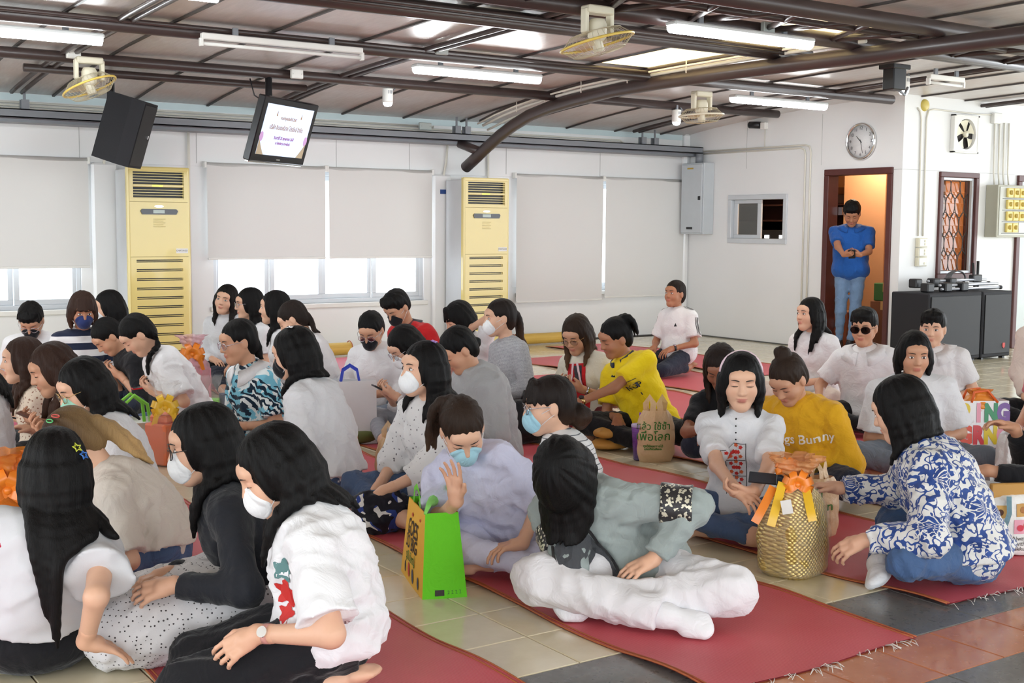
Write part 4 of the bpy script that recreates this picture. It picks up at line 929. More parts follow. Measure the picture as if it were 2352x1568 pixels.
def hand_prims(w, d, n, side, pose='rest', sc=1.0):
    """w wrist, d finger direction, n back-of-hand normal, side +1 thumb towards (n x d)"""
    d = _n(d); n = _n(n - d * (n @ d)); s = np.cross(n, d) * side       # s: thumb side
    pr = [cone(w, w + d * .035 * sc, .024 * sc, .027 * sc), cone(w + d * .03 * sc + s * .018 * sc, w + d * .085 * sc + s * .026 * sc, .0165 * sc, .0125 * sc), cone(w + d * .03 * sc, w + d * .09 * sc + s * .005 * sc, .017 * sc, .0125 * sc), cone(w + d * .028 * sc - s * .016 * sc, w + d * .082 * sc - s * .022 * sc, .0165 * sc, .012 * sc)]
    c = dict(rest=(22, 28, 18), open=(4, 8, 6), hold=(42, 48, 25), fist=(68, 80, 40), spread=(6, 10, 8))[pose]
    ln = (.036, .024, .019)
    for i, (off, base, fl) in enumerate(((.030, .086, .94), (.0102, .091, 1.05), (-.0102, .088, .98), (-.0292, .081, .78))):
        p = w + (d * base + s * off) * sc; dd = _n(d + s * off * (5 if pose in ('open', 'spread') else 1.5)); ax = np.cross(n, dd); r = .0079 * sc
        ang = 0
        for j in range(3):
            ang += c[j] + i * 2
            v = dd * math.cos(math.radians(ang)) - n * math.sin(math.radians(ang)); q = p + v * ln[j] * fl * sc
            pr.append(cone(p, q, r, r * .9, .003)); p = q; r *= .9
    tb = w + (d * .026 + s * .026 - n * .006) * sc; to = .8 if pose in ('open', 'spread') else .45
    t1 = tb + _n(d * .85 + s * to - n * .35) * .036 * sc; t2 = t1 + _n(d * 1.0 + s * (to - .35) - n * .4) * .032 * sc
    pr += [cone(tb, t1, .0125 * sc, .0105 * sc, .008), cone(t1, t2, .0105 * sc, .0085 * sc, .006)]
    return pr
def foot_prims(an, d, sc=1.0, up=UP):
    d = _n(d); u = _n(up - d * (up @ d)); s = np.cross(u, d)
    pr = [cone(an - d * .03 * sc - u * .02 * sc, an + d * .02 * sc, .033 * sc, .034 * sc), cone(an + d * .02 * sc - u * .005, an + d * .11 * sc - u * .028 * sc, .034 * sc, .03 * sc)]
    for k, o in enumerate((-.028, -.014, 0, .014, .028)):
        pr.append(cone(an + d * .09 * sc + s * o * sc - u * .03 * sc, an + d * (.165 - abs(o + .01) * .7) * sc + s * o * 1.15 * sc - u * .034 * sc, .018 * sc, .0105 * sc, .012))
    return pr
def head_prims(hc, R, s):
    g = lambda x, y, z: hc + R @ (np.array([x, y, z]) * s)
    e = lambda c, r, k=.02, sub=False: ell(g(*c), np.array(r) * s, R, k * s, sub)
    cn = lambda a, b, ra, rb, k: cone(g(*a), g(*b), ra * s, rb * s, k * s)
    pr = [e((0, -.012, .040), (.074, .093, .084)), e((0, .022, -.012), (.061, .072, .088), .03), e((0, .060, -.086), (.019, .020, .018), .03)]
    for x in (-1, 1):
        pr += [cn((.050 * x, .0, -.038), (.012 * x, .060, -.085), .018, .018, .03), e((.037 * x, .054, -.022), (.027, .028, .030), .02)]
    pr += [e((0, .078, .048), (.05, .018, .022), .03)]
    for x in (-1, 1): pr += [e((.031 * x, .101, .014), (.019, .020, .012), .014, True)]
    for x in (-1, 1): pr += [e((.031 * x, .0755, .013), (.017, .014, .010), .006)]       # eyelids
    pr += [cn((0, .088, .020), (0, .104, -.018), .0065, .0115, .014), e((.011 * -1, .095, -.021), (.0075, .009, .007), .008), e((.011, .095, -.021), (.0075, .009, .007), .008)]
    pr += [e((0, .086, -.047), (.022, .0115, .0055), .006), e((0, .0845, -.0565), (.019, .0115, .0065), .006)]
    for x in (-1, 1): pr += [e((.077 * x, -.006, .002), (.008, .020, .030), .008)]
    return pr, g
def colour_head(V, hc, R, s, tone, lip=LIPC):
    q = ((V - hc) @ R) / s; c = np.tile(np.array(tone), (len(V), 1))
    lp = np.minimum(((q - [0, .088, -.047]) / [.022, .02, .0042]).__pow__(2).sum(1), ((q - [0, .087, -.0565]) / [.018, .02, .0050]).__pow__(2).sum(1))
    w = np.clip(1.7 - lp, 0, 1)[:, None] * .75; c = c * (1 - w) + np.array(lip) * w
    ck = np.clip(1 - ((np.abs(q) - [.042, .07, .02]) / [.025, .05, .022]).__pow__(2).sum(1), 0, 1)[:, None] * .16
    return c * (1 - ck) + np.array(s2l(214, 128, 110)) * ck
PEOPLE = {}
def add_obj(name, V, Q, m, e, base, cols=None, smooth=True):
    o = bpy.data.objects.new(name, npmesh(name, V - base, Q, m, smooth, cols)); return link(o, e)
def mbadd(e, base, mb, name, m): 
    return mb.obj(name, m, e, base)
def gcol(c): return HCOL[c] if isinstance(c, str) else c
def build_hair(e, base, sp, hc, R, s, B, coll, headpr, g, h, near):
    col = gcol(sp.get('col', 'black')); st = sp.get('style', 'long'); L = sp.get('len', .35); vol = sp.get('vol', 1.0)
    E = lambda c, r, k=.02, sub=False: ell(g(*c), np.array(r) * s, R, k * s, sub)
    C = lambda a, b, ra, rb, k=.012: cone(g(*a), g(*b), ra * s, rb * s, k * s)
    v = .010 * (vol - 1) * 2
    pr = []
    if st == 'short':
        pr += [E((0, -.014, .054), (.081 + v, .100 + v, .088 + v)), E((0, .045, .098), (.066, .058, .032), .03), E((0, -.05, .0), (.072, .055, .07), .03)]
        fw = sp.get('fringe', .3)
        pr += [E((0, .112, .000), (.075, .062, .066 - .02 * fw), .012, True), E((.088, .025, -.04), (.03, .06, .065), .012, True), E((-.088, .025, -.04), (.03, .06, .065), .012, True), E((0, .04, -.11), (.12, .09, .06), .02, True)]
        for k in range(9 if fw else 0):
            a = (k - 4) / 4; pr.append(C((a * .05, .055, .122 - .01 * a * a), (a * .060 + .008 * sp.get('sweep', 1), .098 - .028 * a * a, .118 - .072 * fw - .01 * (k % 2)), .016, .006, .01))
        for k in range(16):
            a = rnd.uniform(-1, 1); b = rnd.uniform(-.9, .7); pr.append(C((a * .045, b * .07, .115 - .03 * a * a), (a * .06, b * .085 + .012, .148 - .035 * a * a - .02 * b * b), .016, .006, .008))
    else:
        pr += [E((0, -.016, .049), (.0825 + v, .101 + v, .0895 + v)), E((0, -.055, -.01), (.073 + v, .055 + v, .075), .03)]
        if st in ('long', 'bob', 'half'):
            for x in (-1, 1): pr.append(E((.060 * x, -.008, -.005), (.027 + v, .066, .068), .03))
            fo = sp.get('face', 1.0)
            if sp.get('veil'): pr.append(E((0, .055, -.005), (.080, .072, .105), .03))
            else: pr += [E((0, .118, -.030), (.052 * fo, .088, .090), .014, True), E((0, .105, -.052), (.060 * fo, .075, .070), .014, True), E((0, .05, -.115), (.055, .07, .06), .02, True)]
        else:
            pr += [E((0, .116, -.024), (.068, .086, .088), .014, True)]
            for x in (-1, 1): pr.append(E((.095 * x, .022, -.038), (.036, .052, .062), .014, True))
            pr.append(E((0, .03, -.12), (.1, .09, .055), .02, True))
    if sp.get('bangs'):
        n = 9
        for k in range(n):
            a = (k - (n - 1) / 2) / ((n - 1) / 2); zb = sp.get('bz', .040)
            pr.append(C((a * .038, .058, .116 - .016 * a * a), (a * .060, .104 - .036 * a * a, zb - .012 * a * a + .004 * (k % 2)), .017, .008, .008))
    locks = []
    G = np.array([0, 0, -1.0])
    def fall(p0, d0, length, r0, r1, stiff=.5, n=None, drift=None):
        pts = [np.array(p0)]; dd = _n(d0); stp = .035; n = max(3, int(length / stp))
        for i in range(n):
            dd = _n(dd * stiff + G * (1 - stiff) + (drift if drift is not None else 0)); p = pts[-1] + dd * stp
            for _ in range(2):
                r = r0 * .75
                f = field_at(coll, np.array([p, p + [.004, 0, 0], p + [0, .004, 0], p + [0, 0, .004]]), .02)
                if f[0] < r: gr = _n(f[1:] - f[0] + 1e-9); p = p + gr * (r - f[0])
            p[2] = max(p[2], .03); pts.append(p)
        m = len(pts)
        for i in range(m - 1):
            a, b = i / (m - 1), (i + 1) / (m - 1); q = lambda t: r0 + (r1 - r0) * t ** 1.6
            locks.append(cone(pts[i], pts[i + 1], q(a), q(b), .010))
        return pts
    if st in ('long', 'bob', 'half') and L > .05:
        A = sp.get('spread', 100); n = sp.get('n', 19 if near else 13)
        for k in range(n):
            al = math.radians(-A + 2 * A * k / (n - 1)); sa, ca = math.sin(al), math.cos(al)
            shift = sp.get('shift', 0)
            p0 = g(sa * .076, -.014 - ca * .088, .02); p1 = g(sa * .083, -.016 - ca * .094, -.035)
            pr.append(cone(p0, p1, .024 * s, .022 * s, .012))
            ll = L * (1 + rnd.uniform(-.07, .05)) * (1 - .10 * abs(sa) * sp.get('vshape', 1)) - .03
            if sp.get('frontlen') is not None and abs(al) > 1.2: ll = sp['frontlen']
            inward = R[:, 0] * (-sa) * sp.get('gather', .10) + R[:, 1] * 0
            fall(p1, p1 - p0, max(ll, .06), .021 * s * sp.get('thick', 1), .006, sp.get('stiff', .35), drift=inward + (B * shift))
    if 'tail' in sp:
        a = sp['tail']; p0 = g(*a['at']); dd = R @ np.array(a.get('dir', (0, -1, .2)))
        for k in range(7 if near else 5):
            an = 2 * math.pi * k / 7; off = (R[:, 0] * math.cos(an) + np.cross(R[:, 0], dd) * math.sin(an)) * .012
            fall(p0 + off, _n(dd + off * 14), a.get('len', .25) * (1 + rnd.uniform(-.1, .05)), .018, .004, .55)
    if 'swish' in sp:
        for k in range(18):
            o = R[:, 0] * rnd.uniform(-.03, .03) + UP * rnd.uniform(-.018, .022); p = g(0, -.075, .03) + o * .5; pts = [p]; fan = rnd.uniform(-.25, .25)
            for q_, (bk, uz) in enumerate(((.05, .005), (.10, -.03), (.145, -.075), (.185, -.125), (.215, -.185))):
                w_ = p - B * bk + UP * uz + o * (q_ * .35) + np.cross(UP, B) * (-.02 * q_) + UP * fan * .02 * q_
                f = field_at(coll, np.array([w_, w_ + [.004, 0, 0], w_ + [0, .004, 0], w_ + [0, 0, .004]]), .02)
                if f[0] < .014: w_ = w_ + _n(f[1:] - f[0] + 1e-9) * (.014 - f[0])
                pts.append(w_)
            for i in range(5): locks.append(cone(pts[i], pts[i + 1], .017 - .0024 * i, .017 - .0024 * (i + 1), .014))
    if 'bun' in sp:
        a = sp['bun']; p0 = g(*a['at']); r = a.get('r', .042)
        pr.append(ell(p0, (r, r, r * .9), R, .012))
        for k in range(8):
            an = 2 * math.pi * k / 8; c_ = p0 + (R[:, 0] * math.cos(an) + R[:, 2] * math.sin(an)) * r * .55
            pr.append(ell(c_, (r * .6, r * .55, r * .55), R, .006))
    if 'braid' in sp:
        a = sp['braid']; p = g(*a['at']); dd = R @ np.array((0, -.4, -1.0))
        for k in range(int(a.get('len', .3) / .024)):
            dd = _n(dd * .5 + G * .5); p = p + dd * .024
            f = field_at(coll, np.array([p, p + [.004, 0, 0], p + [0, .004, 0], p + [0, 0, .004]]), .02)
            if f[0] < .022: p = p + _n(f[1:] - f[0] + 1e-9) * (.022 - f[0])
            pr.append(ell(p + R[:, 0] * (.009 if k % 2 else -.009), (.019, .016, .019), R, .004))
        fall(p, G, .07, .014, .004)
    pr += locks
    fo = sp.get('face', 1.0)
    if st in ('long', 'bob', 'half') and not sp.get('bangs') and not sp.get('veil'):
        pr.append(E((0, .125, -.035), (.050 * fo, .080, .095), .008, True))
    amp = sp.get('groove', .0022)
    def post(P, D):
        q = (P - hc) @ R
        th = np.arctan2(q[:, 0], -q[:, 1] + .01)
        return D + amp * (np.sin(th * 13 + 2 * np.sin(q[:, 2] * 9)) * .7 + np.sin(th * 19 + q[:, 2] * 9) * .8) * np.clip((np.hypot(q[:, 0], q[:, 1]) - .02) / .04, 0, 1)
    V, Q = sdf_mesh(pr, h, .012, post, zmin=.01)
    t = np.clip((hc[2] + .02 - V[:, 2]) / max(L, .12), 0, 1)[:, None] ** sp.get('grad', 1.3)
    if sp.get('tipx'): t = np.clip(np.linalg.norm(V - g(0, .03, .05), axis=1)[:, None] / .17 - .55, 0, 1)
    cols = np.array(col[0]) * (1 - t) + np.array(col[1]) * t
    return add_obj('hair', V, Q, HAIR, e, base, cols)

def person(key, label, head, body=0, hy=None, hp=10, hr=0, back=.14, side=0, legs='cross', pz=None, tone='light', shirt=None, pants=None, hair=None, mask=None, glasses=None,
           hands=('lap', 'lap'), eyes='open', feet=None, hs=1.04, build=1.0, bust=1, slouch=.05, group=None, fold=.005, lips=None, mouth=None, thigh=None, zf=.008, sh_w=.152, lean=0, hide_face=False):
    D = head[2]; hc = at(*head) - np.array([0, 0, .008]); near = D < 6.2
    hB = .0095 if D < 5 else .011 if D < 7 else .014; hH = .0042 if D < 5 else .005 if D < 7 else .0065; hC = .0085 if D < 5.2 else .0105 if D < 7 else .0135
    fw = _n([hc[0], hc[1], 0]); rt = np.array([fw[1], -fw[0], 0])
    dv = lambda a: -fw * math.cos(math.radians(a)) + rt * math.sin(math.radians(a))
    B = dv(body); r_ = np.cross(B, UP); hy = body if hy is None else hy; Hd = dv(hy)
    def hb(p): f = Hd * math.cos(math.radians(p)) - UP * math.sin(math.radians(p)); u = UP * math.cos(math.radians(p)) + Hd * math.sin(math.radians(p)); return basis(f, u)
    R = hb(hp)
    if hr: R = rot(R[:, 1], hr) @ R
    s = hs
    pzd = dict(cross=.115, kneel=.215, side=.115, stand=.93, squat=.16)[legs] if pz is None else pz
    S0 = np.array([hc[0], hc[1], 0]) - B * back + r_ * side; S0[2] = pzd
    R2 = hb(hp * .55)
    S3 = hc + R2 @ np.array([0, -.040, -.160]) * s
    if hr: S3 = hc + (rot(R[:, 1], hr * .5) @ R2) @ np.array([0, -.040, -.160]) * s
    Cc = S0 * .45 + S3 * .55; Cc = Cc - B * slouch; Cc[2] = S0[2] + (S3[2] - S0[2]) * .6
    bz = lambda t: S0 * (1 - t) ** 2 + Cc * 2 * t * (1 - t) + S3 * t * t
    def fr(t):
        u = _n(2 * (1 - t) * (Cc - S0) + 2 * t * (S3 - Cc)); r = _n(r_ - u * (r_ @ u)); return np.stack([r, np.cross(u, r), u], 1)
    base = np.array([S0[0], S0[1], 0.0])
    e = empty('person', base, label, 'person', group)
    w = build; wst = .132 if bust else .150
    def torso(gr, hip=True):
        pr = []
        if hip: pr.append(ell(S0 + UP * .01, np.array([.165 * w, .125 * w, .115]) + gr, fr(0.02)))
        pr += [ell(bz(.28), np.array([wst * w, .104 * w, .13]) + gr, fr(.28), .05), ell(bz(.52), np.array([wst * w, .100 * w, .125]) + gr, fr(.52), .05), ell(bz(.78), np.array([.142 * w, .092 * w, .11]) + gr, fr(.78), .05)]
        if bust:
            F = fr(.66)
            for x in (-1, 1): pr.append(ell(bz(.62) + F @ np.array([.066 * x, .072 * w, 0]), np.array([.056, .050, .056]) * (.7 + .3 * bust) + gr * .6, F, .04))
        for sh in SH: pr.append(cone(bz(.93), sh, .056 + gr * .5, .045 + gr * .5, .04))
        return pr
    Fs = fr(.9); SH = [bz(.88) + Fs[:, 0] * (sh_w * w * x) for x in (1, -1)]
    F3 = fr(.97)
    # arms
    arms = []; hinfo = {}
    for i, x in enumerate((1, -1)):
        out = r_ * x; hspec = hands[i]
        if isinstance(hspec, str):
            hspec = dict(lap=dict(at=(.21, .075, .235), d=(.55, -.8, -.15), n=(.1, .1, 1)), phone=dict(at=(.25, .085, .335), d=(.7, -.55, .35), n=(.5, .3, -.8), pose='hold'),
                         knee=dict(at=(.24, .22, .235), d=(.8, .25, -.3), n=(.2, 0, 1)), shin=dict(at=(.27, .10, .15), d=(.6, -.5, -.3), n=(.3, .2, 1)), side=dict(at=(.02, .30, .10), d=(.3, .6, -.5), n=(0, .5, 1)),
                         floor=dict(at=(-.05, .36, .035), d=(-.3, .8, -.1), n=(0, 0, 1), pose='open'), hang=dict(at=(.05, .24, pzd - .08), d=(.2, 0, -1), n=(0, 1, 0)), chest=dict(at=(.22, .05, .42), d=(.5, -.5, .6), n=(.6, .4, .2), pose='hold'),
                         thigh=dict(at=(.24, .10, .27), d=(.95, -.1, -.25), n=(.2, .1, 1)))[hspec]
        if 'px' in hspec: T = at(*hspec['px'])
        else: a = hspec['at']; T = np.array([S0[0], S0[1], 0]) + B * a[0] + out * a[1] + UP * a[2]
        pv = hspec.get('pole', (-.5, .7, -.7)); pole = B * pv[0] + out * pv[1] + UP * pv[2]
        l1, l2 = .265 * hspec.get('ln', 1), .235 * hspec.get('ln', 1)
        if np.linalg.norm(T - SH[i]) > (l1 + l2) * .995 and 'px' in hspec and np.linalg.norm(T - SH[i]) < .72: q = np.linalg.norm(T - SH[i]) / (l1 + l2) * 1.01; l1 *= q; l2 *= q
        el, wr = ik(SH[i], T, l1, l2, pole)
        dd = hspec.get('d', (1, 0, 0)); nv = hspec.get('n', (0, 0, 1))
        hd_ = _n(B * dd[0] + out * dd[1] + UP * dd[2]); hn = B * nv[0] + out * nv[1] + UP * nv[2]
        arms.append((SH[i], el, wr)); hinfo[i] = (wr, hd_, hn, hspec.get('pose', 'rest'), x)
    # legs
    P0 = lambda f, o, z, x: np.array([S0[0], S0[1], 0]) + B * f + r_ * (x * o) + UP * z
    LG = []
    if legs == 'cross':
        for x in (1, -1):
            LG.append((P0(.03, .088, .125, x), P0(.26, .34, .15, x), P0(.34 if x > 0 else .25, -.10, .075, x), r_ * (-x) + B * .25))
    elif legs == 'kneel':
        for x in (1, -1): LG.append((P0(.0, .09, pzd - .01, x), P0(.40, .125, .085, x), P0(.02, .10, .07, x), -B))
    elif legs == 'side':
        q = thigh or 1
        LG.append((P0(.02, .09, .12, 1), P0(.40, .13 + .08 * q, .10, 1), P0(.10, .20 + .26 * q, .07, 1), -B * .6 + r_ * .8 * q)) if q > 0 else LG.append((P0(.02, .09, .12, 1), P0(.40, .06, .10, 1), P0(.26, -.28, .07, 1), -r_ - B * .2))
        LG.append((P0(.02, .09, .12, -1), P0(.40, .06, .10, -1), P0(.26, -.28, .07, -1), r_ - B * .2)) if q > 0 else LG.append((P0(.02, .09, .12, -1), P0(.40, .21, .10, -1), P0(.10, .46, .07, -1), -B * .6 - r_ * .8))
    elif legs == 'squat':
        for x in (1, -1): LG.append((P0(.03, .09, .15, x), P0(.30, .16, .44, x), P0(.22, .12, .08, x), B))
    elif legs == 'stand':
        LG.append((P0(0, .085, pzd - .04, 1), P0(.05, .09, .48, 1), P0(-.02, .10, .085, 1), B)); LG.append((P0(0, .085, pzd - .04, -1), P0(.08, .07, .49, -1), P0(.06, .02, .085, -1), B))
    if isinstance(legs, (list, tuple)): pass
    sk = np.array(TONES[tone])
    # --- skin body: torso + limbs, head and hands at finer step, one mesh
    bp = torso(-.008) + [cone(bz(.9), hc + R @ np.array([0, -.022, -.05]) * s, .050 * (.9 + .1 * w), .044 * s, .035)]
    for sh, el, wr in arms: bp += [cone(sh, el, .041 * w, .034 * w, .02), cone(el, wr, .034 * w, .023, .02)]
    fspec = feet or {}
    for hp_, kn, an, fd in LG:
        bp += [cone(hp_, kn, .070, .050, .03), cone(kn, an, .050, .034, .03)]
        if legs != 'stand' or True: bp += foot_prims(an, fd, 1.0, UP if legs in ('stand', 'squat') else _n(UP * .6 + B * .5 if legs == 'cross' else -UP))
    parts = [sdf_mesh(bp, hB, .03, zmin=zf)]
    hpr, g = head_prims(hc, R, s)
    neck = [cone(hc + R @ np.array([0, -.028, -.045]) * s, bz(.97), .043 * s, .050, .03)]
    parts.append(sdf_mesh(hpr + neck, hH, .02))
    cols = [np.tile(sk, (len(parts[0][0]), 1)), colour_head(parts[1][0], hc, R, s, sk, lips or LIPC)]
    for i in (0, 1):
        wr, d_, n_, po, x = hinfo[i]; sc_ = 1.0
        hpz = hand_prims(wr, d_, n_, x, po, sc_) + [cone(wr - _n(wr - arms[i][1]) * .05, wr, .0275, .024, .02)]
        parts.append(sdf_mesh(hpz, .0045 if D < 5 else .0055 if D < 7.5 else .0075, .008)); cols.append(np.tile(sk * np.array([1.0, .96, .94]), (len(parts[-1][0]), 1)))
    V, Q = joinmesh(parts)
    body_o = add_obj('body', V, Q, SKIN, e, base, np.concatenate(cols))
    # --- clothes
    sh_ = dict(m=WHITE_C, sleeve=.65, loose=.0, hem=.10); sh_.update(shirt or {})
    lo = sh_['loose']; sd = abs(hash(key)) % 9999 if False else sum(ord(c) * (i + 3) for i, c in enumerate(key)) % 9973
    sp = torso(.014 + lo); hemz = S0[2] - sh_['hem'] + .06
    for sh, el, wr in arms:
        f = sh_['sleeve']; fl = sh_.get('flare', .004)
        if f <= 1: sp.append(cone(sh, sh + (el - sh) * f, .054 * w + lo * .45, .049 * w + lo * .9 + fl, .035, 1))
        elif f > 0:
            pf = sh_.get('puff', 0)
            sp += [cone(sh, el, .054 * w + lo * .5, .044 * w + lo * .8 + pf, .035), cone(el, el + (wr - el) * (f - 1), .044 * w + lo * .8 + pf, .032 + lo * .5 + fl + pf * .6, .03, 1)]
    sp.append(cone(bz(.86), bz(.985), .073, .060 + sh_.get('neck', 0), .03, 1))
    ff = folds(sd, fold, .10)
    pl_up = _n(fr(0.05)[:, 2] * .5 + UP * .5); hp0 = np.array([S0[0], S0[1], hemz])
    nk = sh_.get('vneck', 0)
    def post(P, Dd):
        Dd = ff(P, Dd)
        Dd = np.maximum(Dd, -((P - hp0) @ pl_up) + .008 * np.sin(P[:, 0] * 23 + P[:, 1] * 19))
        if nk:
            q = (P - bz(.96)) @ F3; Dd = np.maximum(Dd, -(np.sqrt((q[:, 0] * 1.3) ** 2 + (np.minimum(q[:, 2] + .0, 0) * (.075 / nk)) ** 2) - .052) + np.where(q[:, 1] < .02, 1, 0))
        return Dd
    V, Q = sdf_mesh(sp, hC, .03, post, zmin=zf)
    shirt_o = add_obj(sh_.get('name', 'shirt'), V, Q, sh_['m'], e, base)
    if sh_.get('collar'):
        cm = sh_.get('cm', sh_['m']); pts = []; N = 26
        mb = MB(); Vv = []; ctr = bz(1.0) - F3[:, 2] * .012; a0 = .32
        for k in range(N):
            a = math.pi / 2 + a0 + (2 * math.pi - 2 * a0) * k / (N - 1)
            for (rr, zz) in ((.056, .040), (.090, -.022 - .034 * max(0, math.sin(a))), (.083, -.028 - .034 * max(0, math.sin(a))), (.051, .034)):
                Vv.append(ctr + F3 @ np.array([rr * math.cos(a) * 1.05, rr * math.sin(a) * 1.05 - .004, zz]))
        Fq = [(4 * k + i, 4 * k + 4 + i, 4 * k + 4 + (i + 1) % 4, 4 * k + (i + 1) % 4) for k in range(N - 1) for i in range(4)] + [(0, 1, 2, 3), (4 * N - 1, 4 * N - 2, 4 * N - 3, 4 * N - 4)]
        Vv = np.array(Vv); rad = Vv - ctr; rad = rad - (rad @ F3[:, 2])[:, None] * F3[:, 2]; rad /= np.linalg.norm(rad, axis=1)[:, None]
        for _ in range(10):
            dd_ = field_at(sp, Vv, .03); lim = np.array([.004, .012, .006, .002] * N); mv = np.clip(lim - dd_, 0, .009 * sh_['collar'])[:, None]; Vv = Vv + (rad * .8 + F3[:, 2] * .6) * mv
        mb.add(Vv, Fq, 0, True); mb.obj('collar', cm, e, base)
    pn = dict(m=MATS.get('blue_denim'), loose=0, crop=1); pn.update(pants or {})
    lo2 = pn['loose'] - (.016 if legs == 'stand' else 0); pp = [ell(S0 + UP * (-.0), np.array([.172 * w + lo2 * .5, .132 * w + lo2 * .5, .118]), fr(0.02))]
    for hp_, kn, an, fd in LG:
        an2 = kn + (an - kn) * pn['crop']
        pp += [cone(hp_, kn, .086 * w + lo2, .063 * w + lo2, .04), cone(kn, an2, .062 * w + lo2, .046 + lo2, .03, 1)]
    if pn.get('skirt'):
        pp = [ell(S0 + B * .10 - UP * .05, (.25, .27, .15), fr(0.0), .06), ell(S0 + B * .34 - UP * .10, (.26, .20, .13), fr(0.0), .08)] + pp[:1] + [cone(P0(.1, .1, .14, x), P0(.45, .16, .10, x), .11, .09, .08) for x in (1, -1)]
    ff2 = folds(sd + 77, fold * .9, .09)
    topz = S0[2] + .10
    V, Q = sdf_mesh(pp, hC, .03, lambda P, Dd: np.maximum(ff2(P, Dd), P[:, 2] - topz if legs == 'stand' else -1), zmin=zf)
    add_obj(pn.get('name', 'trousers'), V, Q, pn['m'], e, base)
    if fspec.get('sock') is not None or fspec.get('shoe') is not None:
        m_ = fspec.get('sock') or fspec.get('shoe')
        for hp_, kn, an, fd in LG:
            fp = [(p[0], p[1], p[2], p[3] + .005, p[4] + .006, .02, 0) for p in foot_prims(an, fd, 1.03, UP if legs in ('stand', 'squat') else _n(UP * .6 + B * .5 if legs == 'cross' else -UP))] + [cone(an + (kn - an) * .12, an, .040, .038, .02, 0)]
            V, Q = sdf_mesh(fp, hC * .75, .02, zmin=zf); add_obj('sock' if 'sock' in fspec else 'shoe', V, Q, m_, e, base)
    # --- face
    def surf(x, z, y0=.135, off=0.0):
        ys = np.linspace(y0, .0, 60); P = np.array([g(x, y, z) for y in ys]); d = field_at(hpr, P, .02 * s); i = int(np.argmax(d < 0)); return g(x, ys[max(i, 1)] + off, z)
    if not hide_face:
        for x in (-1, 1):
            mb = MB(); mb.tube([surf(.013 * x, .0335, off=.0008), surf(.021 * x, .0355, off=.001), surf(.030 * x, .037, off=.001), surf(.039 * x, .0365, off=.001), surf(.047 * x, .034, off=.0006)], [.0018 * s, .0027 * s, .0028 * s, .0022 * s, .0012 * s], 6); mb.obj('eyebrow', LASH, e, base)
            if eyes == 'open':
                bm = bmesh.new(); bmesh.ops.create_uvsphere(bm, u_segments=12, v_segments=8, radius=1)
                c_ = surf(.031 * x, .012, off=-.0045); mx = frame(c_, R[:, 0] * .0145 * s, R[:, 1] * .0065 * s, R[:, 2] * .0062 * s); mb = MB(); mb.bm(bm, 0, True, mx)
                ey = mb.obj('eye', EYEW, e, base)
                bm = bmesh.new(); bmesh.ops.create_uvsphere(bm, u_segments=10, v_segments=6, radius=1)
                mb = MB(); mb.bm(bm, 0, True, frame(c_ + R[:, 1] * .0035 * s, R[:, 0] * .0062 * s, R[:, 1] * .0042 * s, R[:, 2] * .0060 * s)); mb.obj('iris', IRIS, ey, base)
                z1, z2 = .0155, .0195
            else: z1, z2 = .011, .0085
            mb = MB(); mb.tube([surf(.0165 * x, z1 - .002, off=.0005), surf(.025 * x, z2, off=.001), surf(.036 * x, z2, off=.001), surf(.047 * x, z1 - .003, off=.0005)], [.0008 * s, .0017 * s, .0019 * s, .001 * s], 6); mb.obj('eyelash', LASH, e, base)
    if mask:
        mpr = hpr[:8]; bul = ell(g(0, .058, -.046), np.array([.050, .063, .060]) * s, R)
        reg = [ell(g(0, .088, -.046), np.array([.064, .070, .053]) * s, R, .01)]
        Vm, Qm = sdf_mesh(reg, hH * .9, .01, lambda P, Dd: smax(Dd, np.minimum(field_at(mpr, P, .02 * s) - .006, prim_d(bul, P)), .005), band=1)
        add_obj('face_mask', Vm, Qm, mask, e, base)
        for x in (-1, 1):
            for z0, z1 in ((-.018, .012), (-.066, -.018)):
                mb = MB(); mb.tube([g(.060 * x, .058, z0), g(.072 * x, .03, (z0 + z1) / 2), g(.082 * x, -.004, z1)], .0013 * s, 5); mb.obj('ear_loop', WHITE_C, e, base)
    if glasses:
        gm = glasses if not isinstance(glasses, dict) else glasses['m']; rr = .0225 if not isinstance(glasses, dict) else glasses.get('r', .0225)
        mb = MB()
        for x in (-1, 1):
            pts = [g(.034 * x + rr * 1.12 * math.cos(t), .106 - .004 * abs(math.cos(t)) * (1 if x * math.cos(t) < 0 else 2.4), .008 + rr * .88 * math.sin(t)) for t in np.linspace(0, 2 * math.pi, 17)[:-1]]
            mb.tube(pts, .0016 * s, 6, closed=True)
            mb.tube([g(.059 * x, .094, .014), g(.078 * x, .05, .016), g(.082 * x, -.005, .014), g(.080 * x, -.02, .0)], .0014 * s, 5)
        mb.tube([g(-.010, .107, .012), g(0, .109, .015), g(.010, .107, .012)], .0014 * s, 5)
        go = mb.obj('glasses', gm, e, base)
        if isinstance(glasses, dict) and glasses.get('lens'):
            for x in (-1, 1):
                mb = MB(); mb.prism([(rr * 1.1 * math.cos(t), rr * .86 * math.sin(t)) for t in np.linspace(0, 2 * math.pi, 17)[:-1]], .001, frame(g(.034 * x, .103, .008), R[:, 0] * s, R[:, 2] * s, R[:, 1] * s)); mb.obj('lens', glasses['lens'], go, base)
    coll = sp[:-1] + bp[:0] + hpr[:2] + [cone(hc + R @ np.array([0, -.028, -.045]) * s, bz(.97), .052, .06)]
    ho = build_hair(e, base, hair or {}, hc, R, s, B, coll, hpr, g, .0062 if D < 5 else .0075 if D < 7.5 else .0095, near)
    info = dict(e=e, base=base, hc=hc, R=R, s=s, g=g, B=B, r=r_, S0=S0, arms=arms, hinfo=hinfo, shirt=shirt_o, body=body_o, fr=fr, bz=bz, surf=surf, hair=ho)
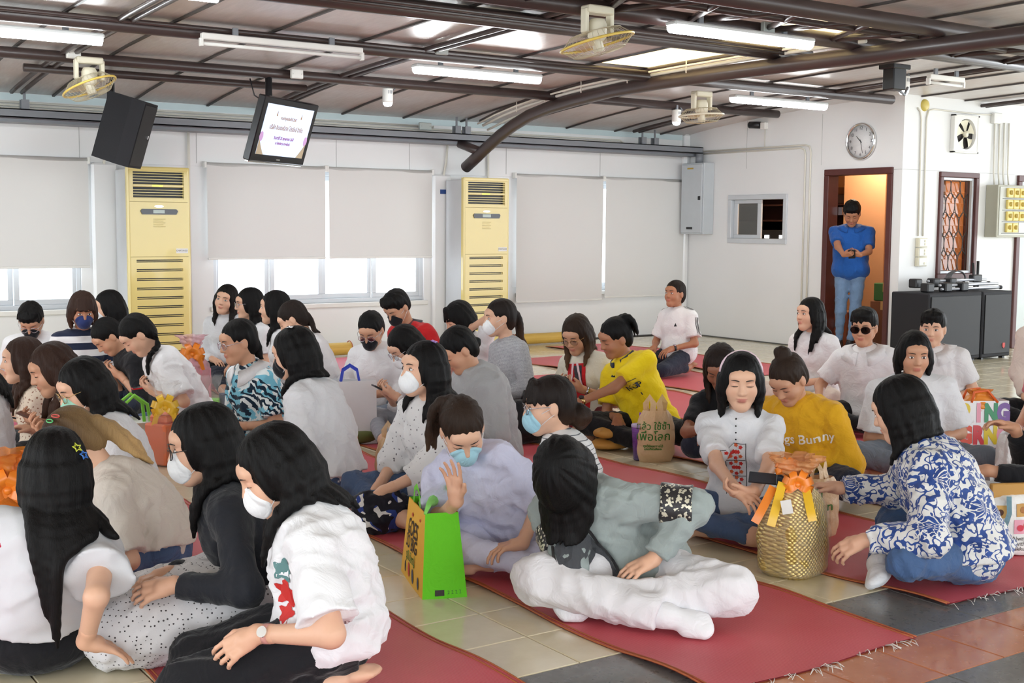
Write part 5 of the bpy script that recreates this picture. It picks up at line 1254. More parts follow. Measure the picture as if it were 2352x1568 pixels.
    PEOPLE[key] = info
    return info
DENIM = cloth('blue_denim', s2l(72, 92, 126), .8, 500, .2, .1, .22); DENIM2 = cloth('dark_denim', s2l(40, 46, 62), .8, 500, .2, .1, .15); BLACKC = cloth('black_cotton', s2l(22, 22, 26), .85); GREYJ = cloth('grey_denim', s2l(112, 122, 136), .8, 500, .2, .1, .18)
LDENIM = cloth('faded_denim', s2l(110, 136, 168), .8, 500, .2, .1, .2)
# ------------------------------------------------------------------ patterned fabrics
def patt(name, fn, rough=.85, wb=.12):
    m, nt, b = newmat(name); fn(nt, b); b.inputs['Roughness'].default_value = rough; b.inputs['Sheen Weight'].default_value = .12; b.inputs['Specular IOR Level'].default_value = .25
    v = coords(nt); bump(nt, b, math_(nt, 'ADD', noise(nt, v, 400, 2), math_(nt, 'MULTIPLY', noise(nt, v, 26, 4, .6), 4)), wb, .004); MATS[name] = m; return m
def gt(nt, a, t): return math_(nt, 'GREATER_THAN', a, t)
def lt(nt, a, t): return math_(nt, 'LESS_THAN', a, t)
def bc(nt, b, c): nt.links.new(c, b.inputs['Base Color'])
def sepz(nt, v): n = nn(nt, 'ShaderNodeSeparateXYZ'); nt.links.new(v, n.inputs[0]); return n.outputs
def stripes(per, duty, ca, cb, wob=.004):
    def f(nt, b):
        v = coords(nt); z = sepz(nt, v)[2]
        z = math_(nt, 'ADD', z, math_(nt, 'MULTIPLY', noise(nt, v, 9, 2), wob)); bc(nt, b, mixc(nt, lt(nt, math_(nt, 'FRACT', math_(nt, 'DIVIDE', z, per)), duty), ca, cb))
    return f
def sprigs(base, col, sc, th, warp=0, col2=None):
    def f(nt, b):
        v = coords(nt); vo = voro(nt, v, sc); n = noise(nt, v, sc * 2.6, 2)
        d = math_(nt, 'ADD', vo.outputs['Distance'], math_(nt, 'MULTIPLY', math_(nt, 'SUBTRACT', n, .5), .55)); k = lt(nt, d, th)
        c = col
        if col2: c = mixc(nt, gt(nt, sepz(nt, vo.outputs['Color'])[0], .5), col, col2)
        bc(nt, b, mixc(nt, k, base, c))
    return f
def damask(nt, b):
    v = coords(nt); vo = voro(nt, v, 7.0, 'F1', .45); lc = nn(nt, 'ShaderNodeVectorMath', op='SUBTRACT'); nt.links.new(v, lc.inputs[0]); nt.links.new(vo.outputs['Position'], lc.inputs[1]); q = sepz(nt, lc.outputs[0])
    r = vo.outputs['Distance']; th = math_(nt, 'ARCTAN2', q[2], math_(nt, 'ADD', q[0], math_(nt, 'MULTIPLY', q[1], .8))); n = noise(nt, v, 26, 0, .5, .8)
    pet = math_(nt, 'ABSOLUTE', math_(nt, 'SINE', math_(nt, 'MULTIPLY', th, 5.0))); rr = math_(nt, 'ADD', .20, math_(nt, 'MULTIPLY', pet, .24))
    k = lt(nt, r, rr); k = math_(nt, 'MULTIPLY', k, gt(nt, math_(nt, 'ABSOLUTE', math_(nt, 'SINE', math_(nt, 'ADD', math_(nt, 'MULTIPLY', r, 26), math_(nt, 'MULTIPLY', pet, 2.2)))), .42))
    leaf = math_(nt, 'MULTIPLY', lt(nt, math_(nt, 'ABSOLUTE', math_(nt, 'SUBTRACT', n, .5)), .055), gt(nt, r, .36)); k = math_(nt, 'MAXIMUM', k, leaf)
    n3 = noise(nt, v, 40, 0, .5, .5); k = math_(nt, 'MAXIMUM', k, math_(nt, 'MULTIPLY', gt(nt, n3, .62), gt(nt, r, .30)))
    bc(nt, b, mixc(nt, k, s2l(214, 213, 210), mixc(nt, noise(nt, v, 25, 2), s2l(30, 44, 92), s2l(52, 90, 168))))
def damask_old(nt, b):
    v = coords(nt, scale=(1, 1, .8)); n1 = noise(nt, v, 30, 2, .5, 3.2); n2 = noise(nt, v, 62, 1, .5, 2.2); vo = voro(nt, v, 8.5, 'F1', .55)
    med = lt(nt, vo.outputs['Distance'], .56)
    k = math_(nt, 'MULTIPLY', lt(nt, math_(nt, 'ABSOLUTE', math_(nt, 'SUBTRACT', n1, .5)), .085), 1.0)
    k2 = math_(nt, 'MULTIPLY', gt(nt, n2, .5), med); k = math_(nt, 'MAXIMUM', math_(nt, 'MULTIPLY', k, math_(nt, 'ADD', med, .0)), math_(nt, 'MULTIPLY', k2, lt(nt, vo.outputs['Distance'], .42)))
    k = math_(nt, 'MAXIMUM', k, lt(nt, math_(nt, 'ABSOLUTE', math_(nt, 'SUBTRACT', n1, .5)), .026))
    bc(nt, b, mixc(nt, k, s2l(222, 221, 218), mixc(nt, noise(nt, v, 25, 2), s2l(30, 44, 92), s2l(56, 96, 176))))
def leafy(nt, b):
    v = coords(nt); n = noise(nt, v, 9, 2, .5, 1.5); z = sepz(nt, v)
    c = mixc(nt, gt(nt, n, .52), s2l(228, 236, 238), s2l(120, 190, 214)); s = math_(nt, 'FRACT', math_(nt, 'MULTIPLY', math_(nt, 'ADD', math_(nt, 'ADD', z[2], z[0]), math_(nt, 'MULTIPLY', n, .12)), 22))
    k = math_(nt, 'MULTIPLY', lt(nt, s, .5), gt(nt, noise(nt, v, 5, 1), .5)); bc(nt, b, mixc(nt, k, c, s2l(20, 42, 62)))
def eyelet(nt, b):
    v = coords(nt); vo = voro(nt, v, 74, 'F1', .3); bc(nt, b, mixc(nt, lt(nt, vo.outputs['Distance'], .22), s2l(210, 208, 210), s2l(70, 66, 68)))
def sequin(nt, b):
    v = coords(nt); vo = voro(nt, v, 130); k = gt(nt, sepz(nt, vo.outputs['Color'])[0], .72); bc(nt, b, mixc(nt, k, s2l(52, 50, 52), s2l(205, 200, 180))); b.inputs['Metallic'].default_value = .3
def knit(nt, b):
    v = coords(nt); w = nn(nt, 'ShaderNodeTexWave', wave_type='BANDS', bands_direction='Z'); nt.links.new(v, w.inputs[0]); w.inputs['Scale'].default_value = 34; w.inputs['Distortion'].default_value = 5; w.inputs['Detail Scale'].default_value = 6
    bc(nt, b, mixc(nt, w.outputs['Fac'], s2l(150, 152, 158), s2l(196, 198, 202)))
F_STRIPE = patt('navy_white_stripe_knit', stripes(.098, .5, s2l(230, 230, 232), s2l(34, 42, 66)))
F_THIN = patt('thin_striped_cotton', stripes(.021, .15, s2l(228, 230, 232), s2l(96, 104, 112)))
F_FLORAL = patt('grey_sprig_cotton', sprigs(s2l(216, 215, 216), s2l(116, 112, 118), 46, .17))
F_CREAM = patt('cream_floral_cotton', sprigs(s2l(226, 208, 188), s2l(150, 104, 84), 60, .30))
F_CREAM2 = patt('ivory_floral_cotton', sprigs(s2l(214, 202, 196), s2l(120, 92, 86), 70, .30))
F_DAMASK = patt('blue_damask_satin', damask, .5); F_LEAF = patt('blue_leaf_print', leafy); F_EYELET = patt('white_eyelet_lace', eyelet); F_SEQ = patt('sequin_panel', sequin, .35); F_KNIT = patt('grey_cable_knit', knit, .95, .5)
F_CHERRY = patt('cherry_print_cotton', sprigs(s2l(208, 209, 213), s2l(176, 34, 60), 17, .10, 0, s2l(70, 74, 92)))
C_ = lambda n, *c: cloth(n, s2l(*c))
RED = C_('red_jersey', 196, 34, 38); YEL = C_('bright_yellow_jersey', 244, 214, 24); MUS = C_('mustard_fleece', 222, 168, 32); LAV = C_('lavender_cotton', 206, 208, 232); CREAMK = C_('cream_cardigan_knit', 226, 220, 202); SHAWL = C_('grey_shawl_wool', 168, 170, 172)
BEIGE = C_('oatmeal_knit', 205, 196, 186); GREYC = cloth('sage_grey_jersey', s2l(150, 160, 158)); NAVY = C_('navy_knit', 28, 34, 58); BLUEP = C_('royal_blue_pique', 30, 84, 158); WPANT = cloth('white_twill', s2l(224, 222, 225)); BLAZER = cloth('charcoal_suiting', s2l(36, 38, 44)); PINK = C_('pink_jersey', 214, 120, 134); SAND = C_('sand_cotton', 216, 200, 190)
WH2 = cloth('off_white_linen', s2l(220, 221, 225)); WH3 = cloth('bright_white_jersey', s2l(230, 230, 233)); GPANT = cloth('grey_twill', s2l(148, 150, 158))
M_BLK = cloth('black_mask_cloth', s2l(24, 24, 30)); M_NAVY = cloth('navy_mask_cloth', s2l(40, 54, 104)); M_WHT = cloth('white_mask_fibre', s2l(236, 238, 240)); M_GRN = cloth('green_mask_fibre', s2l(160, 214, 192)); M_BLU = cloth('blue_mask_fibre', s2l(166, 212, 228))
GOLDW = mat('thin_gold_wire', s2l(190, 160, 110), .25, 1); SILVW = mat('thin_silver_wire', s2l(190, 190, 196), .25, 1)
SUNL = m_glass('sunglass_lens', (.30, .25, .25), .10); CLEARL = m_glass('spectacle_lens', (.93, .94, .96), .10)
GL = lambda m: dict(m=m, lens=CLEARL)
from mathutils.bvhtree import BVHTree
def decal(info, V, Fc, t, x, z, sc, m, name='print', roll=0, tgt=None, dirn=None, lift=.0025):
    """lay a flat shape on the shirt front: t along the spine, x to the wearer's right"""
    o = tgt or info['shirt']; me = o.data; bv = BVHTree.FromPolygons([v.co for v in me.vertices], [p.vertices for p in me.polygons])
    Fm = info['fr'](t); f = Fm[:, 1] if dirn is None else _n(dirn); u = Fm[:, 2]; u = _n(u - f * (u @ f)); r = np.cross(f, u)
    c0 = info['bz'](t) - info['base'] - r * 0 + Fm[:, 0] * x + u * z
    cr, sr = math.cos(math.radians(roll)), math.sin(math.radians(roll)); out = []
    for (a, b, _) in V:
        a, b = (a * cr - b * sr) * sc, (a * sr + b * cr) * sc
        p = c0 - r * a + u * b + f * .5 
        h = bv.ray_cast(Vector(p), Vector(-f)); out.append(tuple(h[0] + Vector(f) * lift) if h[0] else tuple(p - f * .38))
    ob = bpy.data.objects.new(name, npmesh(name, np.array(out), Fc, m, False)); return link(ob, o)
def rectgrid(w, h, n=6, k=6):
    V = [(w * (i / n - .5), h * (j / k - .5), 0) for j in range(k + 1) for i in range(n + 1)]; return V, [(j * (n + 1) + i, j * (n + 1) + i + 1, (j + 1) * (n + 1) + i + 1, (j + 1) * (n + 1) + i) for j in range(k) for i in range(n)]
def watch(info, i, strap, face=None, w=.022):
    sh, el, wr = info['arms'][i]; ax = _n(wr - el); c = wr - ax * .035; mb = MB(); mb.tube([c - ax * w / 2, c + ax * w / 2], .0285, 18); b = mb.obj('wrist_strap', strap, info['e'], info['base'])
    if face:
        n = info['hinfo'][i][2]; n = _n(n - ax * (n @ ax)); mb = MB(); mb.prism([(.016 * math.cos(t), .016 * math.sin(t)) for t in np.linspace(0, 6.283, 15)[:-1]], .008, frame(c + n * .026, ax, np.cross(n, ax), n)); mb.obj('watch_face', face, b, info['base'])
def phone(info, label, i=0, off=(0, 0, 0), tilt=.5, case=None, c=None, nrm=None):
    """a phone lying in the hand(s), screen towards the face"""
    if c is None:
        w0 = info['hinfo'][0]; w1 = info['hinfo'][1]; c = (w0[0] + w0[1] * .08 + w1[0] + w1[1] * .08) / 2 if i == 2 else info['hinfo'][i][0] + info['hinfo'][i][1] * .085
    c = np.array(c) + np.array(off); n = _n(info['hc'] - c) if nrm is None else _n(nrm); r = _n(np.cross(info['B'], UP)); u = np.cross(n, r); r = np.cross(u, n)
    e = empty('smartphone', c, label, 'phone'); mx = frame(np.zeros(3), r, u, n)
    mb = MB(); mb.box((-.037, -.078, -.0045), (.037, .078, .0045), 0, .003); mb.xf(mx); mb.obj('case', case or DARK, e)
    mb = MB(); mb.box((-.034, -.074, .0045), (.034, .074, .0052)); mb.xf(mx); mb.obj('screen', mat('dark_glass_screen', (.03, .035, .045), .08), e)
# ------------------------------------------------------------------ the people, back rows first
person('p1', 'man with black face mask and white shirt, head bowed, by the left window', (72, 735, 9.0), -15, -12, 38, back=.24, shirt=dict(m=WH3, sleeve=.7, loose=.02), hair=dict(style='short', fringe=.5, vol=1.15), mask=M_BLK, eyes='down', bust=0, build=1.1, hands=('lap', 'lap'), pants=dict(m=BLACKC), tone='mid', glasses=SILVW)
person('p2', 'woman in navy and white striped sweater with blue face mask and brown bob', (190, 713, 8.9), 15, 8, 16, back=.12, shirt=dict(m=F_STRIPE, sleeve=1.9, loose=.012), hair=dict(style='bob', len=.15, col='brown', bangs=1, vol=1.3), mask=M_NAVY, tone='tan', pants=dict(m=DENIM2))
person('p3', 'woman with long black hair and white mask in profile beside the striped sweater', (250, 705, 9.7), -95, -85, 12, back=.12, shirt=dict(m=WH2, sleeve=.7), hair=dict(len=.30), mask=M_WHT, pants=dict(m=DENIM2))
person('p4', 'woman in black cardigan bowing her head, hair tied back, near the left windows', (250, 772, 8.7), -75, -72, 46, back=.30, shirt=dict(m=BLACKC, sleeve=1.2, loose=.015), hair=dict(style='tied', bun=dict(at=(0, -.10, .0), r=.03)), eyes='down', tone='mid', pants=dict(m=DENIM2), hands=('phone', 'phone'))
i5 = person('p5', 'woman with a long side braid and loose white T-shirt looking down', (318, 768, 7.8), -82, -80, 44, back=.34, shirt=dict(m=WH3, sleeve=.85, loose=.03, flare=.012), hair=dict(style='tied', braid=dict(at=(-.045, -.06, -.03), len=.30)), eyes='down', legs='side', hands=('phone', 'phone'), pants=dict(m=DENIM), fold=.007)
phone(i5, 'red-cased phone held by the woman with the braid', 2, case=RED)
person('p6', 'woman with brown hair in floral cream blouse at the far left, in profile', (52, 828, 6.9), -85, -88, 2, back=.12, shirt=dict(m=F_CREAM, sleeve=1.5, loose=.015), hair=dict(len=.40, col='brown', shift=.02), tone='light', hands=(dict(px=(75, 985, 6.8), d=(.8, -.2, .2), n=(0, .2, 1)), dict(px=(60, 965, 7.0), d=(.8, -.3, .2), n=(0, .2, 1))), eyes='open', pants=dict(m=BLACKC))
person('p7', 'woman with reddish brown hair and ivory floral blouse looking at her phone', (122, 848, 6.1), -80, -80, 20, back=.12, shirt=dict(m=F_CREAM2, sleeve=1.6, loose=.015), hair=dict(len=.42, col='brown'), tone='mid', hands=(dict(px=(118, 985, 5.95), d=(.8, -.3, .2), n=(.2, .3, -.8), pose='hold'), dict(px=(105, 975, 6.15), d=(.8, -.3, .2), n=(.2, .3, -.8), pose='hold')), eyes='down', pants=dict(m=DENIM2))
phone(PEOPLE['p6'], 'phone held at the left edge by the woman in cream floral blouse', 2, off=(-.03, .02, .03)); phone(PEOPLE['p7'], 'brown-cased phone held by the woman in ivory floral blouse', 2, case=mat('brown_phone_case', s2l(112, 72, 54), .4), off=(0, 0, .03))
person('p8', 'woman with pale green mask, glasses and long black hair in white T-shirt', (193, 890, 5.5), -82, -72, 22, back=.19, shirt=dict(m=WH2, sleeve=.7, loose=.02), hair=dict(len=.36, vol=1.1), mask=M_GRN, glasses=GL(GOLDW), eyes='down', hands=('phone', 'phone'), pants=dict(m=DENIM2), fold=.006)
i9 = person('p9', 'woman in oatmeal knit top with blond-tipped ponytail bending forward', (172, 1014, 4.75), -98, -100, 44, back=.30, shirt=dict(m=BEIGE, sleeve=.9, loose=.02, hem=.02), hair=dict(style='tied', len=.24, col='blond', tipx=1, swish=1), hands=('lap', 'lap'), pants=dict(m=DENIM), pz=.13, fold=.007, slouch=.10)
i10 = person('p10', 'woman seen from behind with very long black hair and ruffled cherry-print blouse', (128, 1078, 3.8), 172, 176, 2, back=-.06, side=-.10, shirt=dict(m=F_CHERRY, sleeve=.55, loose=.012, flare=.04, hem=.0), hair=dict(len=.53, style='half', vol=1.05, spread=88, n=21, gather=.12), legs='side', thigh=-1, pants=dict(m=BLACKC, loose=.02, name='skirt'), hands=(dict(px=(197, 1472, 3.72), d=(.2, .5, -.25), n=(0, .2, 1), pose='open', pole=(-.9, .1, .1), ln=.86), dict(at=(.15, .28, .2), d=(1, 0, -.3))), fold=.006)
i11 = person('p11', 'woman in charcoal blazer and white eyelet skirt with long black hair, kneeling', (468, 1022, 4.05), -92, -88, 10, back=.17, shirt=dict(m=BLAZER, sleeve=1.9, loose=.012, hem=.12, name='blazer'), hair=dict(len=.37, vol=1.2, spread=96), mask=M_WHT, glasses=GL(DARK), legs='kneel', pants=dict(m=F_EYELET, skirt=1, name='skirt'), hands=(dict(px=(388, 1318, 4.05), d=(.8, -.3, -.1), n=(0, .1, 1)), dict(px=(398, 1342, 3.85), d=(.9, -.1, -.25), n=(.1, .75, .7))), eyes='open', fold=.005)
i12 = person('p12', 'woman in loose white T-shirt and black trousers kneeling in the front, hand on knee', (636, 1080, 3.62), -92, -85, 26, back=.15, shirt=dict(m=WH3, sleeve=.85, loose=.022, flare=.015, hem=.14), hair=dict(len=.37, vol=1.2, spread=96), mask=M_WHT, legs='kneel', pants=dict(m=BLACKC, loose=.012), eyes='down', hands=(dict(px=(600, 1450, 3.78), d=(.9, -.1, -.35), n=(.2, .1, 1)), dict(px=(590, 1455, 3.46), d=(.85, .05, -.5), n=(.25, .9, .5), pose='rest')), fold=.008, build=1.08)
person('p13', 'person in white with black hair cut off by the left edge of the picture', (-92, 800, 6.1), -100, -100, 5, back=.10, shirt=dict(m=WH2, sleeve=.8, loose=.02), hair=dict(len=.40), pants=dict(m=BLACKC))
person('p14', 'smiling woman with long dark hair in white blouse in front of the window', (518, 688, 10.7), -25, -22, 0, -12, back=.10, shirt=dict(m=WH2, sleeve=1.9, loose=.012), hair=dict(len=.30, col='soft', spread=112, frontlen=.22, vol=1.1), hands=('lap', 'side'), legs='kneel', pants=dict(m=BLACKC))
person('p15', 'woman with glasses and long black hair in profile by the window', (572, 698, 10.1), -70, -78, 4, back=.08, shirt=dict(m=WH3, sleeve=.7), hair=dict(len=.32, vol=1.1), glasses=GL(SILVW), pants=dict(m=DENIM2))
person('p16', 'woman with straight black hair in profile, third along the window', (630, 707, 9.5), -90, -98, 0, back=.08, shirt=dict(m=WH3, sleeve=.7), hair=dict(len=.36, vol=1.15), pants=dict(m=DENIM2))
person('p17', 'woman with swept-back brown hair in white T-shirt looking down by the window', (675, 733, 8.9), -96, -98, 32, back=.22, shirt=dict(m=WH3, sleeve=1.0, loose=.02), hair=dict(style='tied', col='dkbrown', len=.3, tail=dict(at=(0, -.08, .0), dir=(0, -1, -.1), len=.24)), eyes='down', pants=dict(m=GREYJ), hands=('phone', 'phone'))
i18 = person('p18', 'older woman with glasses in blue leaf-print shirt with white collar', (548, 785, 7.2), -62, -68, 12, back=.16, shirt=dict(m=F_LEAF, sleeve=.8, loose=.016, collar=1, cm=WH3, flare=.01), hair=dict(style='tied', len=.2, tail=dict(at=(0, -.095, -.02), len=.14, dir=(0, -.5, -1))), glasses=GL(SILVW), tone='mid', eyes='down', build=1.1, pants=dict(m=BLACKC), hands=('lap', 'lap'))
person('p19', 'woman with shoulder-length black hair and white puff-sleeve blouse, back turned', (676, 812, 6.3), -112, -106, 14, back=.20, shirt=dict(m=WH2, sleeve=.95, loose=.024, flare=.012, hem=.03), hair=dict(len=.27, vol=1.25, style='bob', vshape=.2, n=24), mask=M_BLK, pants=dict(m=DENIM), build=1.12, fold=.008)
i20 = person('p20', 'woman with glasses and black mask in loose white top, hair tied back', (853, 758, 8.6), -28, -22, 30, back=.16, shirt=dict(m=WH3, sleeve=1.5, loose=.028), hair=dict(style='tied', bun=dict(at=(0, -.11, .0), r=.03)), glasses=GL(SILVW), mask=M_BLK, eyes='down', tone='mid', pants=dict(m=GREYJ), hands=(dict(at=(.2, .14, .26), d=(.9, -.2, -.2)), 'lap'))
watch(i20, 0, DARK, DARK)
person('p21', 'man in red polo shirt and black mask bending forward by the wall', (914, 705, 9.3), -48, -45, 38, back=.32, side=-.04, shirt=dict(m=RED, sleeve=.75, loose=.015, collar=.5, cm=cloth('grey_collar', s2l(70, 66, 74))), hair=dict(style='short', fringe=.35, vol=1.1), mask=M_BLK, eyes='down', bust=0, build=1.12, tone='mid', pants=dict(m=BLACKC))
i22 = person('p22', 'woman with glasses, white mask and dark hair holding a phone, grey jeans', (932, 795, 7.8), -70, -62, 36, back=.16, shirt=dict(m=WH3, sleeve=1.4, loose=.02), hair=dict(style='bob', len=.14, vol=1.15), glasses=GL(SILVW), mask=M_WHT, eyes='down', pants=dict(m=GPANT), hands=('phone', 'phone'))
phone(i22, 'phone held by the woman with white mask and grey jeans', 2); watch(i22, 1, mat('pale_strap', s2l(206, 196, 196), .5), DARK)
person('p23', 'person with bowl-cut black hair and white T-shirt touching the face by the air conditioner', (1055, 732, 9.4), -50, -70, 26, back=.20, side=-.03, shirt=dict(m=WH3, sleeve=.7, loose=.02), hair=dict(style='bob', len=.10, vol=1.25, bangs=1, bz=.038), eyes='down', hands=('lap', dict(at=(.18, .06, .62), d=(.1, -.3, .9), n=(.5, .6, 0), pose='hold')), pants=dict(m=BLACKC))
person('p24', 'woman in grey cable-knit sweater with white mask and long ombre hair', (1148, 730, 8.5), -60, -72, 4, back=.10, side=-.05, shirt=dict(m=F_KNIT, sleeve=1.95, loose=.014), hair=dict(style='tied', col='ombre', len=.36, tail=dict(at=(0, -.095, .04), len=.36, dir=(.25, -.8, -.1))), mask=M_WHT, pants=dict(m=BLACKC), hands=('lap', 'lap'))
i25 = person('p25', 'woman with white cup mask and long black hair in sprigged white blouse and jeans', (972, 848, 5.8), -48, -58, -2, back=.12, shirt=dict(m=F_FLORAL, sleeve=1.45, loose=.018, puff=.022), hair=dict(len=.30, vol=1.1, spread=104), mask=M_WHT, eyes='open', pants=dict(m=DENIM), hands=(dict(px=(868, 1120, 5.85), d=(.7, -.2, -.4), n=(0, 0, 1)), dict(px=(880, 1128, 5.65), d=(.8, -.2, -.5), n=(0, 0, 1))), fold=.006)
person('p26', 'woman wrapped in a grey shawl looking down, black hair tied back', (1055, 803, 7.0), -62, -66, 36, back=.20, shirt=dict(m=SHAWL, sleeve=1.6, loose=.045, hem=.16, name='shawl'), hair=dict(style='tied', bun=dict(at=(0, -.108, -.02), r=.028)), eyes='down', tone='mid', pants=dict(m=BLACKC), hands=('phone', 'phone'), fold=.009)
i27 = person('p27', 'woman with bronze ponytail and blue mask in lavender T-shirt raising her hand', (1062, 985, 4.85), -10, 14, 40, 10, back=.30, side=-.22, shirt=dict(m=LAV, sleeve=.85, loose=.026, flare=.01), hair=dict(style='tied', col='bronze', len=.25, tail=dict(at=(.03, -.085, .085), dir=(.5, -.7, .2), len=.26)), mask=M_BLU, eyes='down', pants=dict(m=LAV, name='pyjama_trousers'), hands=(dict(px=(1048, 1150, 4.65), d=(.15, .1, 1), n=(-.8, -.3, .1), pose='spread', pole=(0, .3, -1)), dict(at=(.30, .02, .16), d=(.4, -.8, -.1))), fold=.007)
i28 = person('p28', 'woman with fringe, glasses, blue mask and low brown bun in thin striped shirt', (1262, 932, 5.4), -78, -80, 6, back=.10, shirt=dict(m=F_THIN, sleeve=.8, loose=.02), hair=dict(style='tied', col='ombre', len=.3, bangs=1, bun=dict(at=(0, -.125, -.05), r=.054)), mask=M_BLU, glasses=GL(SILVW), eyes='open', pants=dict(m=cloth('stone_washed_denim', s2l(140, 150, 160), .8, 500, .2, .1, .18)), hands=(dict(px=(1215, 1255, 5.2), d=(.5, -.5, -.5), n=(.3, .2, 1)), dict(px=(1225, 1262, 5.05), d=(.5, -.3, -.6), n=(.5, .2, 1), pose='hold')), fold=.006)
i29 = person('p29', 'woman in grey cardigan and white trousers bowing her head, black hair over her face', (1292, 1085, 4.38), -8, -22, 58, 0, back=.24, side=-.26, shirt=dict(m=GREYC, sleeve=1.9, loose=.028, hem=.14, name='cardigan'), hair=dict(style='bob', len=.23, vol=1.25, spread=176, n=38, veil=1, vshape=0, gather=0, stiff=.25), pants=dict(m=WPANT, loose=.022), feet=dict(sock=WH3), hands=(dict(px=(1318, 1150, 4.5), d=(.1, -.2, 1), n=(.6, .6, .2), pole=(.35, .1, -1)), dict(px=(1500, 1285, 4.4), d=(.5, -.7, -.3), n=(.2, .2, 1), pole=(-.2, 1, .4))), fold=.008, slouch=.14)
i30 = person('p30', 'woman in cream cardigan over red top with lanyard and brown hair, reading a phone', (1325, 768, 8.25), -35, -30, 26, back=.14, side=-.04, build=.95, shirt=dict(m=CREAMK, sleeve=1.55, loose=.012, name='cardigan'), hair=dict(len=.28, col='bronze', spread=108, vol=1.15), glasses=GL(GOLDW), eyes='down', tone='mid', pants=dict(m=cloth('dark_red_trousers', s2l(120, 24, 34))), hands=('phone', 'phone'))
phone(i30, 'phone held by the woman in cream cardigan', 2, off=(0, 0, .02)); watch(i30, 1, SILVW)
i31 = person('p31', 'woman in bright yellow polo with navy collar leaning left, hair in a high ponytail', (1414, 775, 7.95), -28, -62, 22, -8, back=.10, side=-.22, shirt=dict(m=YEL, sleeve=.72, loose=.018, collar=.5, cm=NAVY), hair=dict(style='tied', tail=dict(at=(0, -.085, .11), dir=(0, -.6, .5), len=.2)), eyes='down', tone='tan', pants=dict(m=BLACKC, loose=.008), hands=(dict(at=(.24, .12, .2), d=(.7, -.3, -.3)), dict(px=(1325, 925, 7.7), d=(.5, -.8, -.15), n=(.3, .3, 1), pole=(.1, .4, -1))), fold=.006)
watch(i31, 1, GOLDW, DARK)
i32 = person('p32', 'woman kneeling upright in white T-shirt with black shoulder stripes near the back corner', (1550, 675, 11.7), -38, -38, -4, back=.05, side=-.02, shirt=dict(m=WH3, sleeve=.78, loose=.018, hem=.18), hair=dict(style='tied', col='dkbrown', bun=dict(at=(0, -.10, -.04), r=.032)), legs='kneel', tone='tan', pants=dict(m=DENIM2), hands=('thigh', 'thigh'))
watch(i32, 1, DARK, SILVW)
person('p33', 'woman in black T-shirt with long brown hair looking down behind the embroidered shirt', (1655, 842, 7.15), 12, -12, 34, back=.20, side=-.18, shirt=dict(m=BLACKC, sleeve=.75), hair=dict(len=.26, col='dkbrown', spread=108, vol=1.15), eyes='down', tone='deep', pants=dict(m=DENIM2), hands=(dict(px=(1622, 985, 6.9), d=(.6, .2, -.2)), dict(px=(1645, 1005, 6.85), d=(.6, -.2, -.2))))
i34 = person('p34', 'woman with pink headband and short-sleeved white shirt with red embroidery', (1702, 876, 5.55), -10, 4, 8, 0, back=.10, shirt=dict(m=WH2, sleeve=.78, loose=.012, collar=0, flare=.008, hem=.10), build=.93, hair=dict(style='bob', len=.19, vol=1.1, spread=106), eyes='down', pants=dict(m=DENIM), hands=(dict(px=(1688, 1122, 5.12), d=(.4, -.7, -.3), n=(.3, .2, 1)), dict(px=(1732, 1130, 5.1), d=(.2, -.8, -.1), n=(.3, .3, -.8), pose='hold')), lips=s2l(166, 74, 76), fold=.006)
i35 = person('p35', 'woman in mustard sweatshirt with a brown top bun bowing her head', (1812, 870, 6.3), -26, -32, 38, back=.22, side=-.02, shirt=dict(m=MUS, sleeve=1.92, loose=.022), hair=dict(style='tied', col='bronze', bun=dict(at=(.01, -.045, .135), r=.042)), eyes='down', tone='mid', build=1.15, pants=dict(m=DENIM2), hands=('lap', 'lap'), fold=.007)
person('p36', 'woman with long black hair and white T-shirt looking left near the doorway', (1860, 722, 9.5), -35, -48, -2, back=.08, side=-.02, shirt=dict(m=WH3, sleeve=.8, loose=.018), hair=dict(len=.36, spread=108, vol=1.05), tone='light', pants=dict(m=SAND), hands=('lap', 'lap'))
i37 = person('p37', 'man with sunglasses in white polo shirt seated below the doorway', (1985, 752, 8.4), -12, -14, 6, back=.16, side=-.03, shirt=dict(m=WH3, sleeve=.72, loose=.02, collar=1), hair=dict(style='short', fringe=.8, vol=1.15), glasses=dict(m=DARK, lens=SUNL, r=.027), bust=0, build=1.1, tone='mid', pants=dict(m=BLACKC), hands=(dict(at=(.24, .30, .2), d=(.6, .1, -.6)), 'shin'))
person('p38', 'woman with black half-tied hair in white embroidered blouse, seated on the right', (2100, 814, 6.9), 8, 12, 8, back=.12, side=-.04, shirt=dict(m=WH2, sleeve=.85, loose=.026, flare=.01), hair=dict(style='bob', len=.16, spread=98), tone='mid', build=1.15, pants=dict(m=GREYJ), eyes='open', hands=('lap', 'lap'))
person('p39', 'man with short black hair in white polo shirt in front of the black loudspeakers', (2143, 755, 8.6), -4, -8, 4, back=.14, side=-.05, shirt=dict(m=WH3, sleeve=.72, loose=.02, collar=1), hair=dict(style='short', fringe=.85, vol=1.15), bust=0, build=1.1, tone='light', pants=dict(m=BLACKC))
